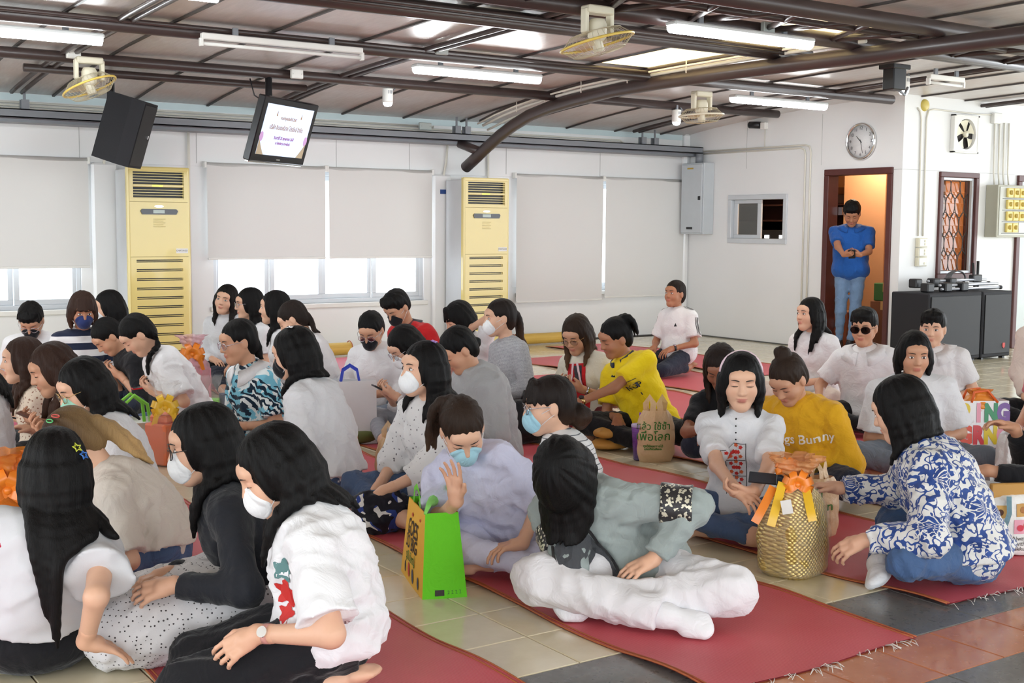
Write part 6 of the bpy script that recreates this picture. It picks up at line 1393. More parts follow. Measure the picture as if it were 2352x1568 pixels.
i40 = person('p40', 'woman in blue damask blouse and jeans with black bob, reaching forward', (2070, 942, 4.95), -86, -104, 20, back=.27, shirt=dict(m=F_DAMASK, sleeve=1.9, loose=.034, hem=.05), hair=dict(style='bob', len=.21, vol=1.3, spread=112, n=26, face=.75, vshape=.2, stiff=.45), pants=dict(m=cloth('mid_blue_denim', s2l(70, 96, 136), .8, 500, .2, .1, .22)), feet=dict(sock=WH3), hands=(dict(px=(1925, 1120, 5.3), d=(1, -.1, .1), n=(0, .3, 1), pose='hold', ln=1.02), dict(px=(1985, 1240, 4.75), d=(.85, .0, -.5), n=(.25, .75, .6), ln=1.02)), fold=.008, build=1.08)
watch(i40, 1, WPLAST, SILVW, .016)
i41 = person('p41', 'man standing in the doorway in blue polo and faded jeans looking at a phone', (1957, 490, 13.85), -3, -2, 34, back=.06, legs='stand', shirt=dict(m=BLUEP, sleeve=.75, loose=.014, collar=1, hem=.24), hair=dict(style='short', fringe=.15, vol=1.2), bust=0, build=1.12, tone='tan', hs=1.12, sh_w=.165, pants=dict(m=LDENIM, loose=.006), feet=dict(shoe=DARK), eyes='down', hands=(dict(px=(1938, 585, 13.6), d=(.5, -.8, .1), n=(.4, .2, -.6), pose='hold', pole=(-.4, .5, -.9)), dict(px=(1976, 585, 13.6), d=(.5, -.8, .1), n=(.4, .2, -.6), pose='hold', pole=(-.4, .5, -.9))))
phone(i41, 'phone held by the man standing in the doorway', 2)
person('p42', 'person in pink top with long brown hair cut off by the right edge', (2398, 745, 7.2), -60, -60, 10, back=.12, shirt=dict(m=PINK, sleeve=.8, loose=.016), hair=dict(len=.40, col='dkbrown', spread=110), pants=dict(m=BLACKC))
i43 = person('p43', 'person in black long sleeves at the right edge handling plastic bags', (2440, 905, 5.7), -85, -85, 25, back=.20, shirt=dict(m=BLACKC, sleeve=1.85, loose=.014), hair=dict(style='tied'), tone='mid', pants=dict(m=BLACKC), hands=(dict(px=(2332, 985, 5.75), d=(.8, -.2, .3), n=(0, .3, 1), ln=1.1), dict(px=(2268, 1080, 5.45), d=(.9, -.2, -.2), n=(0, .2, 1), ln=1.15)))
person('p44', 'person in sand-coloured top at the right edge behind the pink top', (2402, 700, 8.6), -20, -20, 10, back=.12, shirt=dict(m=SAND, sleeve=1.9, loose=.02), hair=dict(style='short'), bust=0, pants=dict(m=BLACKC))
# ------------------------------------------------------------------ bags and parcels on the floor
def m_film(name, tint, t=.7, rough=.18):
    m = bpy.data.materials.new(name); m.use_nodes = True; nt = m.node_tree; b = nt.nodes['Principled BSDF']; b.inputs['Base Color'].default_value = rgb(tint); b.inputs['Roughness'].default_value = rough
    v = coords(nt); bump(nt, b, noise(nt, v, 22, 4, .6), .6, .02)
    tr = nn(nt, 'ShaderNodeBsdfTransparent'); tr.inputs[0].default_value = rgb([.4 + .6 * c for c in tint]); mx = nn(nt, 'ShaderNodeMixShader'); mx.inputs[0].default_value = t
    nt.links.new(b.outputs[0], mx.inputs[1]); nt.links.new(tr.outputs[0], mx.inputs[2]); nt.links.new(mx.outputs[0], nt.nodes['Material Output'].inputs[0]); MATS[name] = m; return m
FILM = m_film('clear_cellophane', (.95, .95, .95), .90, .08); KRAFTBAG = m_film('tan_plastic_film', s2l(242, 208, 164), .2, .35); WFILM = m_film('white_plastic_film', s2l(236, 236, 236), .15, .3)
RIBO = mat('orange_satin_ribbon', s2l(244, 138, 40), .3, 0, .6); RIBY = mat('yellow_satin_ribbon', s2l(244, 196, 50), .3, 0, .6)
def ribbon(mb, pts, w, nrm, wd=None):
    V = []; F = []
    for i, p in enumerate(pts):
        p = np.array(p); t = _n(np.array(pts[min(i + 1, len(pts) - 1)]) - np.array(pts[max(i - 1, 0)])); s = _n(np.cross(t, nrm[i] if isinstance(nrm, list) else nrm)) if wd is None else _n(wd); V += [p - s * w / 2, p + s * w / 2]
    F = [(2 * i, 2 * i + 1, 2 * i + 3, 2 * i + 2) for i in range(len(pts) - 1)]; mb.add(V, F, 0, True)
def bow(e, L, c, s, m, facing, tails=True):
    """loops of ribbon with depth"""
    c = np.array(c); f = _n(facing); r = _n(np.cross(UP, f)); objs = []
    for k, a in enumerate((20, 160, 65, 115, -20, 200)):
        d = r * math.cos(math.radians(a)) + UP * math.sin(math.radians(a)); q = f * (.3 if k % 2 else .6)
        pts = [c + d * (s * t) + f * (s * .42 * math.sin(math.pi * t)) + q * s * .2 for t in np.linspace(0, 1, 7)] + [c + d * (s * t) - f * (s * .30 * math.sin(math.pi * t)) + q * s * .2 for t in np.linspace(1, 0, 7)][1:]
        mb = MB(); ribbon(mb, pts, s * .5, f, np.cross(d, f)); o = mb.obj('ribbon_loop', m, e, L)
        # ribbon width runs across the loop
    if tails:
        for sx in (-1, 1):
            pts = [c + f * s * .3, c + r * sx * s * .6 - UP * s * .5 + f * s * .4, c + r * sx * s * .8 - UP * s * 1.3 + f * s * .25]
            mb = MB(); ribbon(mb, pts, s * .38, f); mb.obj('ribbon_tail', m, e, L)
    mb = MB(); bm = bmesh.new(); bmesh.ops.create_icosphere(bm, subdivisions=2, radius=s * .22); mb.bm(bm, 0, True, Matrix.Translation(Vector(c + f * s * .2))); mb.obj('ribbon_knot', m, e, L)
def sack(name, e, L, c, prof, m, n=44, sq=2.6, asp=1.0, ang=0, wob=.04, seed=1):
    """soft bag: superellipse rings with wrinkles; prof = [(z, r)]"""
    mb = MB(); V = []; F = []; r_ = random.Random(seed); ph = [r_.uniform(0, 6.3) for _ in range(6)]
    zs = np.array([p[0] for p in prof]); rs = np.array([p[1] for p in prof]); Z = np.linspace(zs[0], zs[-1], 30)
    for z in Z:
        r0 = np.interp(z, zs, rs); t = (z - zs[0]) / (zs[-1] - zs[0])
        for k in range(n):
            a = 2 * math.pi * k / n; ca, sa = math.cos(a), math.sin(a); q = (abs(ca) ** sq + abs(sa) ** sq) ** (-1 / sq)
            w = 1 + wob * (.3 + t) * (math.sin(5 * a + ph[0] + 4 * t) + .7 * math.sin(9 * a + ph[1] - 5 * t) + .5 * math.sin(14 * a + ph[2])) + wob * .4 * math.sin(26 * z / zs[-1] + ph[3] + 3 * a)
            x, y = r0 * q * w * ca, r0 * q * w * sa * asp; V.append((c[0] + x * math.cos(ang) - y * math.sin(ang), c[1] + x * math.sin(ang) + y * math.cos(ang), c[2] + z))
    m_ = len(Z)
    F = [(i * n + k, i * n + (k + 1) % n, (i + 1) * n + (k + 1) % n, (i + 1) * n + k) for i in range(m_ - 1) for k in range(n)] + [tuple(range(n))[::-1]]
    mb.add(V, F, 0, True); return mb.obj(name, m, e, L)
def towards_cam(c): return _n([-c[0], -c[1], 0])
# --- green and yellow carrier bag
A_, B_, C_2 = onz(970, 1377), onz(1073, 1370), onz(921, 1309); D_ = B_ + C_2 - A_; L = (A_ + B_ + C_2 + D_) / 4; Hh = .315
e = empty('carrier_bag', L, 'bright green and yellow non-woven bag beside the woman in lavender', 'bag')
ctr = L; tp = lambda p, s_=.74: ctr + (p - ctr) * np.array([s_, s_, 1]) + UP * Hh
GREENB = cloth('lime_nonwoven', s2l(104, 204, 34), .7); YELB = mat('yellow_printed_nonwoven', s2l(240, 186, 66), .6)
def panel(p, q, name, m, bow_=.012):
    mb = MB(); V = []; F = []; nx, nz = 8, 10; nrm = _n(np.cross(q - p, UP))
    for j in range(nz + 1):
        t = j / nz
        for i in range(nx + 1):
            s_ = i / nx; lo_ = p * (1 - s_) + q * s_; hi_ = tp(p) * (1 - s_) + tp(q) * s_; V.append(lo_ * (1 - t) + hi_ * t + nrm * bow_ * math.sin(math.pi * s_) * math.sin(math.pi * t * .9 + .3))
    F = [(j * (nx + 1) + i, j * (nx + 1) + i + 1, (j + 1) * (nx + 1) + i + 1, (j + 1) * (nx + 1) + i) for j in range(nz) for i in range(nx)]
    k = len(V); V += [v - nrm * .003 for v in V]; F += [tuple(k + t for t in f)[::-1] for f in F]; mb.add(V, F, 0, True); return mb.obj(name, m, e, L)
pg = panel(A_, B_, 'side_gusset', GREENB); py = panel(C_2, A_, 'printed_front', YELB); panel(B_, D_, 'printed_back', YELB); panel(D_, C_2, 'side_gusset', GREENB)
mb = MB(); mb.quad(A_, B_, D_, C_2); mb.obj('base', GREENB, e, L)
def on_panel(p, q, V, cx, cz, sc, lift=.012):
    u = _n(q - p); nrm = _n(np.cross(q - p, UP)); mid = (p + q) / 2; wd = np.linalg.norm(q - p); out = []
    for a, b, _ in V:
        s_ = .5 + cx + a * sc / wd; t = cz / Hh + b * sc / Hh; lo_ = p * (1 - s_) + q * s_; hi_ = tp(p) * (1 - s_) + tp(q) * s_
        out.append(lo_ * (1 - t) + hi_ * t + nrm * (.0025 + .012 * math.sin(math.pi * min(max(s_, 0), 1)) * math.sin(math.pi * t * .9 + .3)))
    return out
INKB = mat('brown_black_ink', s2l(44, 34, 26), .6); INKG = mat('green_ink', s2l(60, 120, 40), .6)
for txt, cz, sz, m in (('GOES', .218, .085, INKB), ('SO BIG', .160, .072, INKB), ('รูปใบใหญ่', .105, .045, INKG)):
    V, F = text_mesh(txt, sz, bold=.0012); mb = MB(); mb.add(on_panel(C_2, A_, V, 0, cz, 1), F); mb.obj('lettering', m, py, L)
for cx, cz, w, h, col in ((-.25, .05, .02, .05, (60, 66, 90)), (-.05, .055, .03, .06, (200, 60, 50)), (.12, .045, .025, .06, (70, 76, 100)), (.33, .04, .02, .05, (60, 66, 90)), (-.1, .27, .03, .016, (196, 80, 50)), (.3, .275, .02, .012, (196, 80, 50))):
    mb = MB(); mb.add(on_panel(C_2, A_, [(w * .6 * math.cos(t), h * .5 * math.sin(t), 0) for t in np.linspace(0, 6.283, 11)[:-1]], cx, cz, 1), [tuple(range(10))]); mb.obj('printed_shape', mat('bag_print_%d%d%d' % col, s2l(*col), .6), py, L)
V, F = text_mesh('▬ 2 2 2 2', .022); 
for k in range(4): V, F = text_mesh('2', .02); mb = MB(); mb.add(on_panel(A_, B_, V, .08 + k * .09, .022, 1), F); mb.obj('small_print', INKG, pg, L)
mb = MB(); mb.add(on_panel(A_, B_, [(-.018, -.011, 0), (.018, -.011, 0), (.018, .011, 0), (-.018, .011, 0)], -.12, .022, 1), [(0, 1, 2, 3)]); mb.obj('small_print_block', INKB, pg, L)
for p, q in ((C_2, A_), (D_, B_)):
    a, b = tp(p * .7 + q * .3), tp(p * .3 + q * .7); mb = MB(); ribbon(mb, [a, a * .85 + b * .15 + UP * .055, (a + b) / 2 + UP * .075, a * .15 + b * .85 + UP * .055, b], .022, _n(np.cross(q - p, UP))); mb.obj('handle', GREENB, e, L)
mb = MB(); c_ = tp((A_ + B_ + C_2 + D_) / 4) ; mb.tube([tp(A_), (tp(A_) + c_) / 2 + UP * .02, c_ + UP * .012, (tp(D_) + c_) / 2 + UP * .02, tp(D_)], [.006, .012, .022, .012, .006], 8); mb.obj('tie_knot', cloth('pale_lime_cloth', s2l(140, 222, 110)), e, L)
# --- gold gift bag
def m_gold():
    m, nt, b = newmat('gold_mesh_foil'); v = coords(nt); sx = sepz(nt, v); k = math_(nt, 'ADD', math_(nt, 'ABSOLUTE', math_(nt, 'SINE', math_(nt, 'MULTIPLY', math_(nt, 'ADD', sx[2], sx[0]), 170))), math_(nt, 'ABSOLUTE', math_(nt, 'SINE', math_(nt, 'MULTIPLY', math_(nt, 'SUBTRACT', sx[2], sx[0]), 170))))
    nt.links.new(mixc(nt, math_(nt, 'MULTIPLY', k, .5), s2l(176, 140, 66), s2l(246, 220, 140)), b.inputs['Base Color']); b.inputs['Metallic'].default_value = .65; b.inputs['Roughness'].default_value = .3
    bump(nt, b, math_(nt, 'ADD', k, math_(nt, 'MULTIPLY', noise(nt, v, 26, 4), 4)), .5, .008); return m
GOLDF = m_gold(); c0 = (onz(1755, 1315) + onz(1900, 1325)) / 2 + _n([.563, .826, 0]) * .05; L = c0
e = empty('gift_bag', L, 'gold mesh gift bag tied with orange and yellow ribbons in front of the damask blouse', 'gift bag')
sack('gold_bag_body', e, L, c0, [(0, .120), (.02, .145), (.15, .150), (.26, .138), (.33, .098), (.37, .046), (.385, .036)], GOLDF, 60, 2.8, .85, .3, .03, 3)
sack('clear_wrap', e, L, c0, [(.012, .151), (.15, .157), (.26, .146), (.34, .100), (.38, .044)], FILM, 40, 2.6, .85, .3, .035, 5)
sack('ruffle_top', e, L, c0 + np.array([0, 0, .38]), [(0, .034), (.03, .06), (.07, .085), (.10, .098)], m_film('peach_cellophane', s2l(236, 176, 120), .45), 50, 2, 1, 0, .16, 4)
fc = towards_cam(c0); rr_ = np.cross(UP, fc)
bow(e, L, c0 + UP * .375 + fc * .055 - rr_ * -.01, .062, RIBO, fc); bow(e, L, c0 + UP * .43 + fc * .03 - rr_ * .035, .048, RIBO, fc + UP * .5, False)
for k, (dx, dz, ln) in enumerate(((-.05, .38, .16), (-.085, .36, .13), (.04, .37, .12))):
    mb = MB(); pts = [c0 + UP * (dz - ln * t) + rr_ * (dx * (1 + .8 * t)) + fc * (.06 + .095 * math.sin(math.pi * .5 * t)) for t in np.linspace(0, 1, 7)]; ribbon(mb, pts, .034, fc); mb.obj('wide_ribbon', RIBY if k % 2 == 0 else RIBO, e, L)
mb = MB(); cc = c0 + UP * .30 + fc * .150 - rr_ * .03; mb.prism([(-.021, -.028), (.021, -.028), (.021, .028), (-.021, .028)], .002, frame(cc, _n(rr_ * .9 + UP * .2), _n(UP * .9 - rr_ * .2), fc)); mb.obj('paper_tag', WPLAST, e, L)
# --- cellophane gifts
def gift(cx, w, h, label, core, ribm, film=FILM, asp=.8, ang=.3, top=.14, seed=2):
    c = np.array(cx); e = empty('cellophane_gift', c, label, 'gift'); fc = towards_cam(c)
    mb = MB(); mb.box((-w * .42, -w * .36, .004), (w * .42, w * .36, h * .72), 0, .01); mb.xf(Matrix.Rotation(ang, 4, 'Z')); mb.obj('packed_box', core, e)
    mb = MB(); mb.box((-w * .30, -w * .30, h * .72), (w * .30, w * .30, h * .86), 0, .012); mb.xf(Matrix.Rotation(ang, 4, 'Z')); mb.obj('packed_item', core, e)
    sack('clear_wrap', e, c, c, [(0, w * .47), (h * .5, w * .5), (h * .8, w * .45), (h, w * .14)], film, 44, 4, asp, ang, .035, seed)
    sack('ruffle_top', e, c, c + UP * h, [(0, w * .12), (top * .5, w * .24), (top, w * .36)], film, 40, 2, 1, 0, .18, seed + 1)
    bow(e, c, c + UP * (h - .005) + fc * w * .16, w * .36, ribm, fc); return e
ORB = mat('orange_box_print', s2l(240, 128, 84), .5)
gift((onz(345, 1072) + onz(400, 1068)) / 2 + _n([.56, .83, 0]) * .08, .22, .34, 'orange parcel in clear cellophane with a yellow bow behind the black-haired woman', ORB, RIBY, ang=.5)
gift(at(18, 1125, 4.9) * np.array([1, 1, 0]), .26, .36, 'orange cellophane gift with orange bow at the left edge', mat('pale_orange_box', s2l(246, 176, 104), .5), RIBO, m_film('orange_cellophane', s2l(250, 160, 60), .5), seed=7)
gift(at(443, 870, 9.6) * np.array([1, 1, 0]), .26, .40, 'gift with a big orange ribbon standing before the left air conditioner', mat('pink_box', s2l(232, 150, 170), .5), RIBO, m_film('pale_pink_cellophane', s2l(240, 206, 214), .6), seed=9)
# green-handled white basket
c0 = at(305, 960, 7.55) * np.array([1, 1, 0]); e = empty('shopping_basket', c0, 'white basket with bright green tube handles beside the orange parcel', 'basket')
mb = MB(); mb.lathe([(0, .01), (.11, .01), (.14, .2), (.145, .2), (.15, .205), (.135, .205)], 28); mb.obj('basket_body', WPLAST, e)
for s_ in (-1, 1): mb = MB(); mb.tube([(-.09, s_ * .06, .18), (-.075, s_ * .05, .30), (0, s_ * .04, .36), (.075, s_ * .05, .30), (.09, s_ * .06, .18)], .011, 8); mb.obj('handle', mat('green_tube', s2l(128, 206, 62), .35), e)
# juice carton in clear bag
c0 = at(488, 905, 8.75) * np.array([1, 1, 0]); e = empty('clear_bag', c0, 'clear bag holding a green juice carton on the floor beside the older woman', 'bag')
mb = MB(); mb.box((-.05, -.035, .004), (.05, .035, .17), 0, .006); mb.xf(Matrix.Rotation(-.5, 4, 'Z')); mb.obj('juice_carton', mat('green_carton_print', s2l(122, 190, 60), .4), e)
mb = MB(); mb.prism([(.03 * math.cos(t), .038 * math.sin(t)) for t in np.linspace(0, 6.283, 15)[:-1]], .002, Matrix.Rotation(-.5, 4, 'Z') @ frame((-.008, -.037, .07), (1, 0, 0), (0, 0, 1), (0, -1, 0))); mb.obj('fruit_print', mat('orange_fruit_print', s2l(236, 176, 110), .5), e)
mb = MB(); mb.box((.06, -.05, .004), (.16, .04, .2), 0, .006); mb.obj('dark_parcel', mat('dark_blue_box', s2l(40, 46, 72), .5), e); mb = MB(); mb.box((-.15, -.03, .004), (-.065, .05, .19), 0, .006); mb.obj('striped_parcel', mat('plum_box', s2l(110, 60, 80), .5), e)
sack('film', e, c0, c0, [(0, .15), (.14, .16), (.2, .11), (.26, .05), (.33, .075)], FILM, 36, 3, .7, 0, .05, 12)
# --- white paper bag with blue handle
c0 = onz(800, 1022) + _n([.56, .83, 0]) * .1; e = empty('paper_bag', c0, 'large white paper bag behind the woman with white puff sleeves', 'bag')
mb = MB(); Vb = [(-.17, -.09, .006), (.17, -.09, .006), (.17, .09, .006), (-.17, .09, .006), (-.165, -.06, .40), (.165, -.06, .41), (.165, .06, .40), (-.165, .06, .41)]; mb.add(Vb, [(0, 3, 2, 1), (0, 1, 5, 4), (1, 2, 6, 5), (2, 3, 7, 6), (3, 0, 4, 7)]); mb.xf(Matrix.Rotation(-.45, 4, 'Z')); mb.obj('paper_body', mat('white_paper', s2l(232, 232, 234), .6, bmp=.15, bs=14), e)
for s_ in (-1, 1): mb = MB(); ribbon(mb, [(-.06, s_ * .06, .39), (-.045, s_ * .05, .47), (0, s_ * .045, .50), (.045, s_ * .05, .47), (.06, s_ * .06, .39)], .016, (0, 1, 0)); mb.xf(Matrix.Rotation(-.45, 4, 'Z')); mb.obj('handle', mat('blue_tape', s2l(40, 66, 196), .5), e)
# --- thin plastic carrier bags
def plasticbag(c, w, h, label, m, ang=0, text=None, seed=1, handles=True):
    c = np.array(c); e = empty('plastic_bag', c, label, 'bag'); b = sack('bag_body', e, c, c, [(0, w * .42), (h * .12, w * .5), (h * .45, w * .48), (h * .7, w * .40), (h * .80, w * .30)], m, 46, 2.6, .62, ang, .045, seed)
    if handles:
        for s_ in (-1, 1):
            mb = MB(); x = s_ * w * .22; pts = [(x - s_ * .0, .02, h * .76), (x * 1.15, .01, h * .90), (x * .75, 0, h), (x * .35, -.01, h * .90), (x * .5, -.02, h * .76)]; ribbon(mb, pts, w * .16, (0, 1, 0)); mb.xf(Matrix.Rotation(ang, 4, 'Z')); mb.obj('handle', m, e)
    if text:
        fc = towards_cam(c); me = b.data; bv = BVHTree.FromPolygons([v.co for v in me.vertices], [p.vertices for p in me.polygons]); r = np.cross(UP, fc)
        for txt, z, sz in text:
            V, F = text_mesh(txt, sz, bold=.0008); out = []
            for a, bb, _ in V:
                p = r * (a - .012) + UP * (z + bb) + fc * .5; hh = bv.ray_cast(Vector(p), Vector(-fc)); out.append(tuple(hh[0] + Vector(fc) * .002) if hh[0] else tuple(p - fc * .42))
            ob = bpy.data.objects.new('lettering', npmesh('lettering', np.array(out), F, INKG, False)); link(ob, b)
    return e
THAI = [('แล้ว ใช้ซ้ำ', .215, .055), ('เพื่อโลก', .155, .068), ('ถุงนี้ย่อยสลายได้', .10, .018), ('โปรดทิ้งในถังขยะ', .082, .016)]
plasticbag(onz(1505, 1062) + np.array([.04, .05, 0]), .235, .385, 'tan plastic bag with green Thai lettering beside the purple tumbler', KRAFTBAG, -.4, THAI, 3)
plasticbag(at(905, 1045, 6.55) * np.array([1, 1, 0]), .20, .36, 'tan plastic bag with green lettering behind the sprigged blouse', KRAFTBAG, -.2, [('ช้อป', .2, .05), ('ทำเพื่อ', .14, .055)], 5)
plasticbag(at(1885, 1105, 5.65) * np.array([1, 1, 0]), .22, .34, 'tan plastic bag standing behind the gold gift bag', KRAFTBAG, .2, [('ย่า', .21, .05), ('ลัก an', .15, .06)], 8)
plasticbag(at(2005, 1030, 7.0) * np.array([1, 1, 0]), .24, .22, 'slumped tan plastic bag on the mat behind the black bob', KRAFTBAG, .5, None, 9, False)
plasticbag(at(1175, 975, 7.1) * np.array([1, 1, 0]), .15, .15, 'small tan paper bundle beside the grey shawl', mat('tan_paper', s2l(206, 166, 108), .6, bmp=.3, bs=20), .2, None, 11, False)
wb = plasticbag(at(2278, 1055, 5.95) * np.array([1, 1, 0]), .22, .26, 'white plastic bag with red handwriting held by the black sleeves', WFILM, .1, None, 13)
plasticbag(at(2318, 985, 6.6) * np.array([1, 1, 0]), .20, .40, 'crumpled white plastic bag behind the letter-print bag', WFILM, .4, None, 15, False)
# --- kraft envelope parcel + tumbler
c0 = onz(1410, 1035) + np.array([.02, .06, 0]); e = empty('padded_parcel', c0, 'two stacked kraft cushion parcels beside the purple tumbler', 'parcel'); KR = mat('kraft_paper', s2l(214, 160, 80), .55, bmp=.25, bs=18)
for k, (z, a) in enumerate(((.0, .1), (.075, .35))):
    pr_ = [ell(np.array([0, 0, .04 + z]), (.14, .095, .036), rot(UP, math.degrees(a)), .02), ell(np.array([0, 0, .03 + z]), (.13, .09, .028), rot(UP, math.degrees(a)), .02)]; V, Q = sdf_mesh(pr_, .008, .02, folds(5 + k, .004, .12), zmin=.004); o = bpy.data.objects.new('parcel', npmesh('parcel', V, Q, KR)); link(o, e)
mb = MB(); mb.box((-.02, -.03, .148), (.03, .0, .150)); mb.obj('white_sticker', WPLAST, e)
c0 = onz(1467, 1057); e = empty('tumbler', c0, 'purple studded tumbler with straw beside the tan plastic bag', 'tumbler')
def m_tumb():
    m, nt, b = newmat('purple_studded_plastic'); v = coords(nt); z = sepz(nt, v)[2]; nt.links.new(ramp(nt, math_(nt, 'MULTIPLY', z, 4.6), [(0, s2l(96, 88, 130)), (.5, s2l(112, 62, 150)), (1, s2l(150, 110, 200))]), b.inputs['Base Color']); b.inputs['Roughness'].default_value = .2; b.inputs['Metallic'].default_value = .3
    vo = voro(nt, v, 70, 'F1', .1); bump(nt, b, vo.outputs['Distance'], .6, .006); return m
mb = MB(); mb.lathe([(0, .004), (.031, .004), (.033, .01), (.046, .20), (.0465, .21)], 28); mb.obj('cup', m_tumb(), e); mb = MB(); mb.lathe([(.048, .205), (.049, .215), (.046, .222), (0, .222)], 28); mb.obj('lid', mat('lilac_lid', s2l(196, 182, 220), .25), e); mb = MB(); mb.tube([(.005, 0, .1), (.008, .004, .29)], .005, 8); mb.obj('straw', mat('violet_straw', s2l(132, 70, 190), .3), e)
# --- letter-print bag
c0 = at(2245, 1050, 7.35) * np.array([1, 1, 0]); e = empty('printed_shopping_bag', c0, 'white shopping bag with big coloured balloon letters at the right', 'bag'); aB = -.50; RB = Matrix.Rotation(aB, 4, 'Z')
mb = MB(); W2, D2, H2 = .15, .075, .40; V = [(-W2, -D2, .004), (W2, -D2, .004), (W2, D2, .004), (-W2, D2, .004), (-W2, -D2 * .8, H2), (W2, -D2 * .8, H2), (W2, D2 * .8, H2), (-W2, D2 * .8, H2)]; mb.add(V, [(0, 3, 2, 1), (0, 1, 5, 4), (1, 2, 6, 5), (2, 3, 7, 6), (3, 0, 4, 7)]); mb.xf(RB); bb = mb.obj('bag_body', mat('white_glossy_film', s2l(238, 238, 240), .25), e)
PAL = [(226, 200, 40), (44, 92, 176), (236, 160, 180), (214, 70, 40), (40, 140, 90), (206, 50, 60), (120, 80, 160)]
for r, row in enumerate(('RING', 'GRNG', 'NGGI')):
    for k, chh in enumerate(row):
        V, F = text_mesh(chh, .17, bold=.012); x = -.112 + k * .076; z = .325 - r * .13; mb = MB(); mb.add([(v[0] * .62 + x, -D2 * (1 - .2 * (z + v[1]) / H2) - .0025 - .0004 * k, z + v[1] * .82) for v in V], F); mb.xf(RB); mb.obj('balloon_letter', mat('letter_%d' % ((r * 3 + k * 2) % 7), s2l(*PAL[(r * 3 + k * 2) % 7]), .35), bb)
for k in range(3):
    V, F = text_mesh('GNR'[k], .16, bold=.012); mb = MB(); mb.add([(-W2 - .003, v[0] * .5, .32 - k * .12 + v[1] * .8) for v in V], F); mb.xf(RB); mb.obj('balloon_letter', mat('letter_%d' % (k + 3), s2l(*PAL[k + 3]), .35), bb)
mb = MB()
for s_ in (-1, 1): mb = MB(); mb.tube([(-.08, s_ * .06, H2 - .01), (-.06, s_ * .05, H2 + .05), (.02, s_ * .05, H2 + .06), (.08, s_ * .06, H2 - .01)], .008, 8); mb.xf(RB); mb.obj('handle', mat('orange_handle', s2l(240, 110, 50), .35), e)
sack('orange_wrap', e, c0, c0 + UP * (H2 - .06), [(0, .10), (.05, .10), (.09, .05), (.12, .07)], mat('orange_wrap_film', s2l(240, 150, 60), .3), 36, 2.5, .6, aB, .10, 17)
# --- canvas tote
c0 = at(2312, 1236, 5.35) * np.array([1, 1, 0]); e = empty('canvas_tote', c0, 'white canvas tote bag with blue-grey strap and printed pictures at the right edge', 'bag'); RB = Matrix.Rotation(-.45, 4, 'Z'); CANV = cloth('white_canvas', s2l(232, 231, 228))
pr_ = [cone((-.11, 0, .04), (.11, 0, .04), .05, .05), cone((-.12, 0, .22), (.12, 0, .25), .026, .026), cone((-.11, 0, .04), (-.12, 0, .22), .05, .026), cone((.11, 0, .04), (.12, 0, .25), .05, .03), ell(np.array([0, 0, .13]), (.12, .05, .13))]; V, Q = sdf_mesh(pr_, .008, .04, folds(3, .004, .1), zmin=.004); V = np.array([tuple(RB @ Vector(v)) for v in V]); o = bpy.data.objects.new('canvas_body', npmesh('canvas_body', V, Q, CANV)); link(o, e)
bv = BVHTree.FromPolygons([Vector(v) for v in V], [tuple(int(i) for i in q) for q in Q]); fN = np.array(RB.to_3x3() @ Vector((0, -1, 0))); rN = np.array(RB.to_3x3() @ Vector((1, 0, 0)))
def totep(Vv, F, cx, cz, m, name, lift=.003):
    out = []
    for a, b, _ in Vv:
        p = rN * (cx + a) + UP * (cz + b) + fN * .4; h = bv.ray_cast(Vector(p), Vector(-fN)); out.append(tuple(h[0] + Vector(fN) * lift) if h[0] else tuple(p - fN * .35))
    link(bpy.data.objects.new(name, npmesh(name, np.array(out), F, m, False)), o)
for cx, cz, w, h, col in ((-.055, .20, .06, .055, (214, 170, 96)), (.045, .205, .06, .055, (196, 150, 84)), (-.055, .135, .06, .055, (222, 196, 150)), (.04, .135, .075, .06, (226, 160, 176))):
    totep(*rectgrid(w, h), cx, cz, mat('tote_print_%d' % col[1], s2l(*col), .7), 'printed_picture')
for cx, cz, col in ((-.06, .198, (96, 62, 42)), (.05, .205, (168, 110, 60)), (.03, .13, (206, 60, 80)), (.06, .14, (214, 90, 60)), (-.05, .135, (150, 110, 80)), (-.065, .045, (190, 150, 60))):
    totep([(.016 * math.cos(t), .014 * math.sin(t), 0) for t in np.linspace(0, 6.283, 13)[:-1]], [tuple(range(12))], cx, cz, mat('tote_dot_%d' % col[0], s2l(*col), .7), 'printed_shape', .0045)
for txt, cz in (('Always', .085), ('with', .063), ('Rilakkuma', .041)): totep(*text_mesh(txt, .026), .03, cz, INKB, 'lettering')
mb = MB(); ribbon(mb, [(-.03, -.055, .27), (-.035, -.072, .2), (-.06, -.072, .12), (-.085, -.062, .04)], .024, (0, 1, 0)); mb.xf(RB); mb.obj('strap', cloth('blue_grey_strap', s2l(110, 140, 150)), e)
mb = MB(); mb.box((-.085, -.012, .15), (.085, .012, .315), 0, .004); mb.xf(RB); mb.obj('kraft_folder', mat('kraft_board', s2l(190, 142, 70), .6), e)
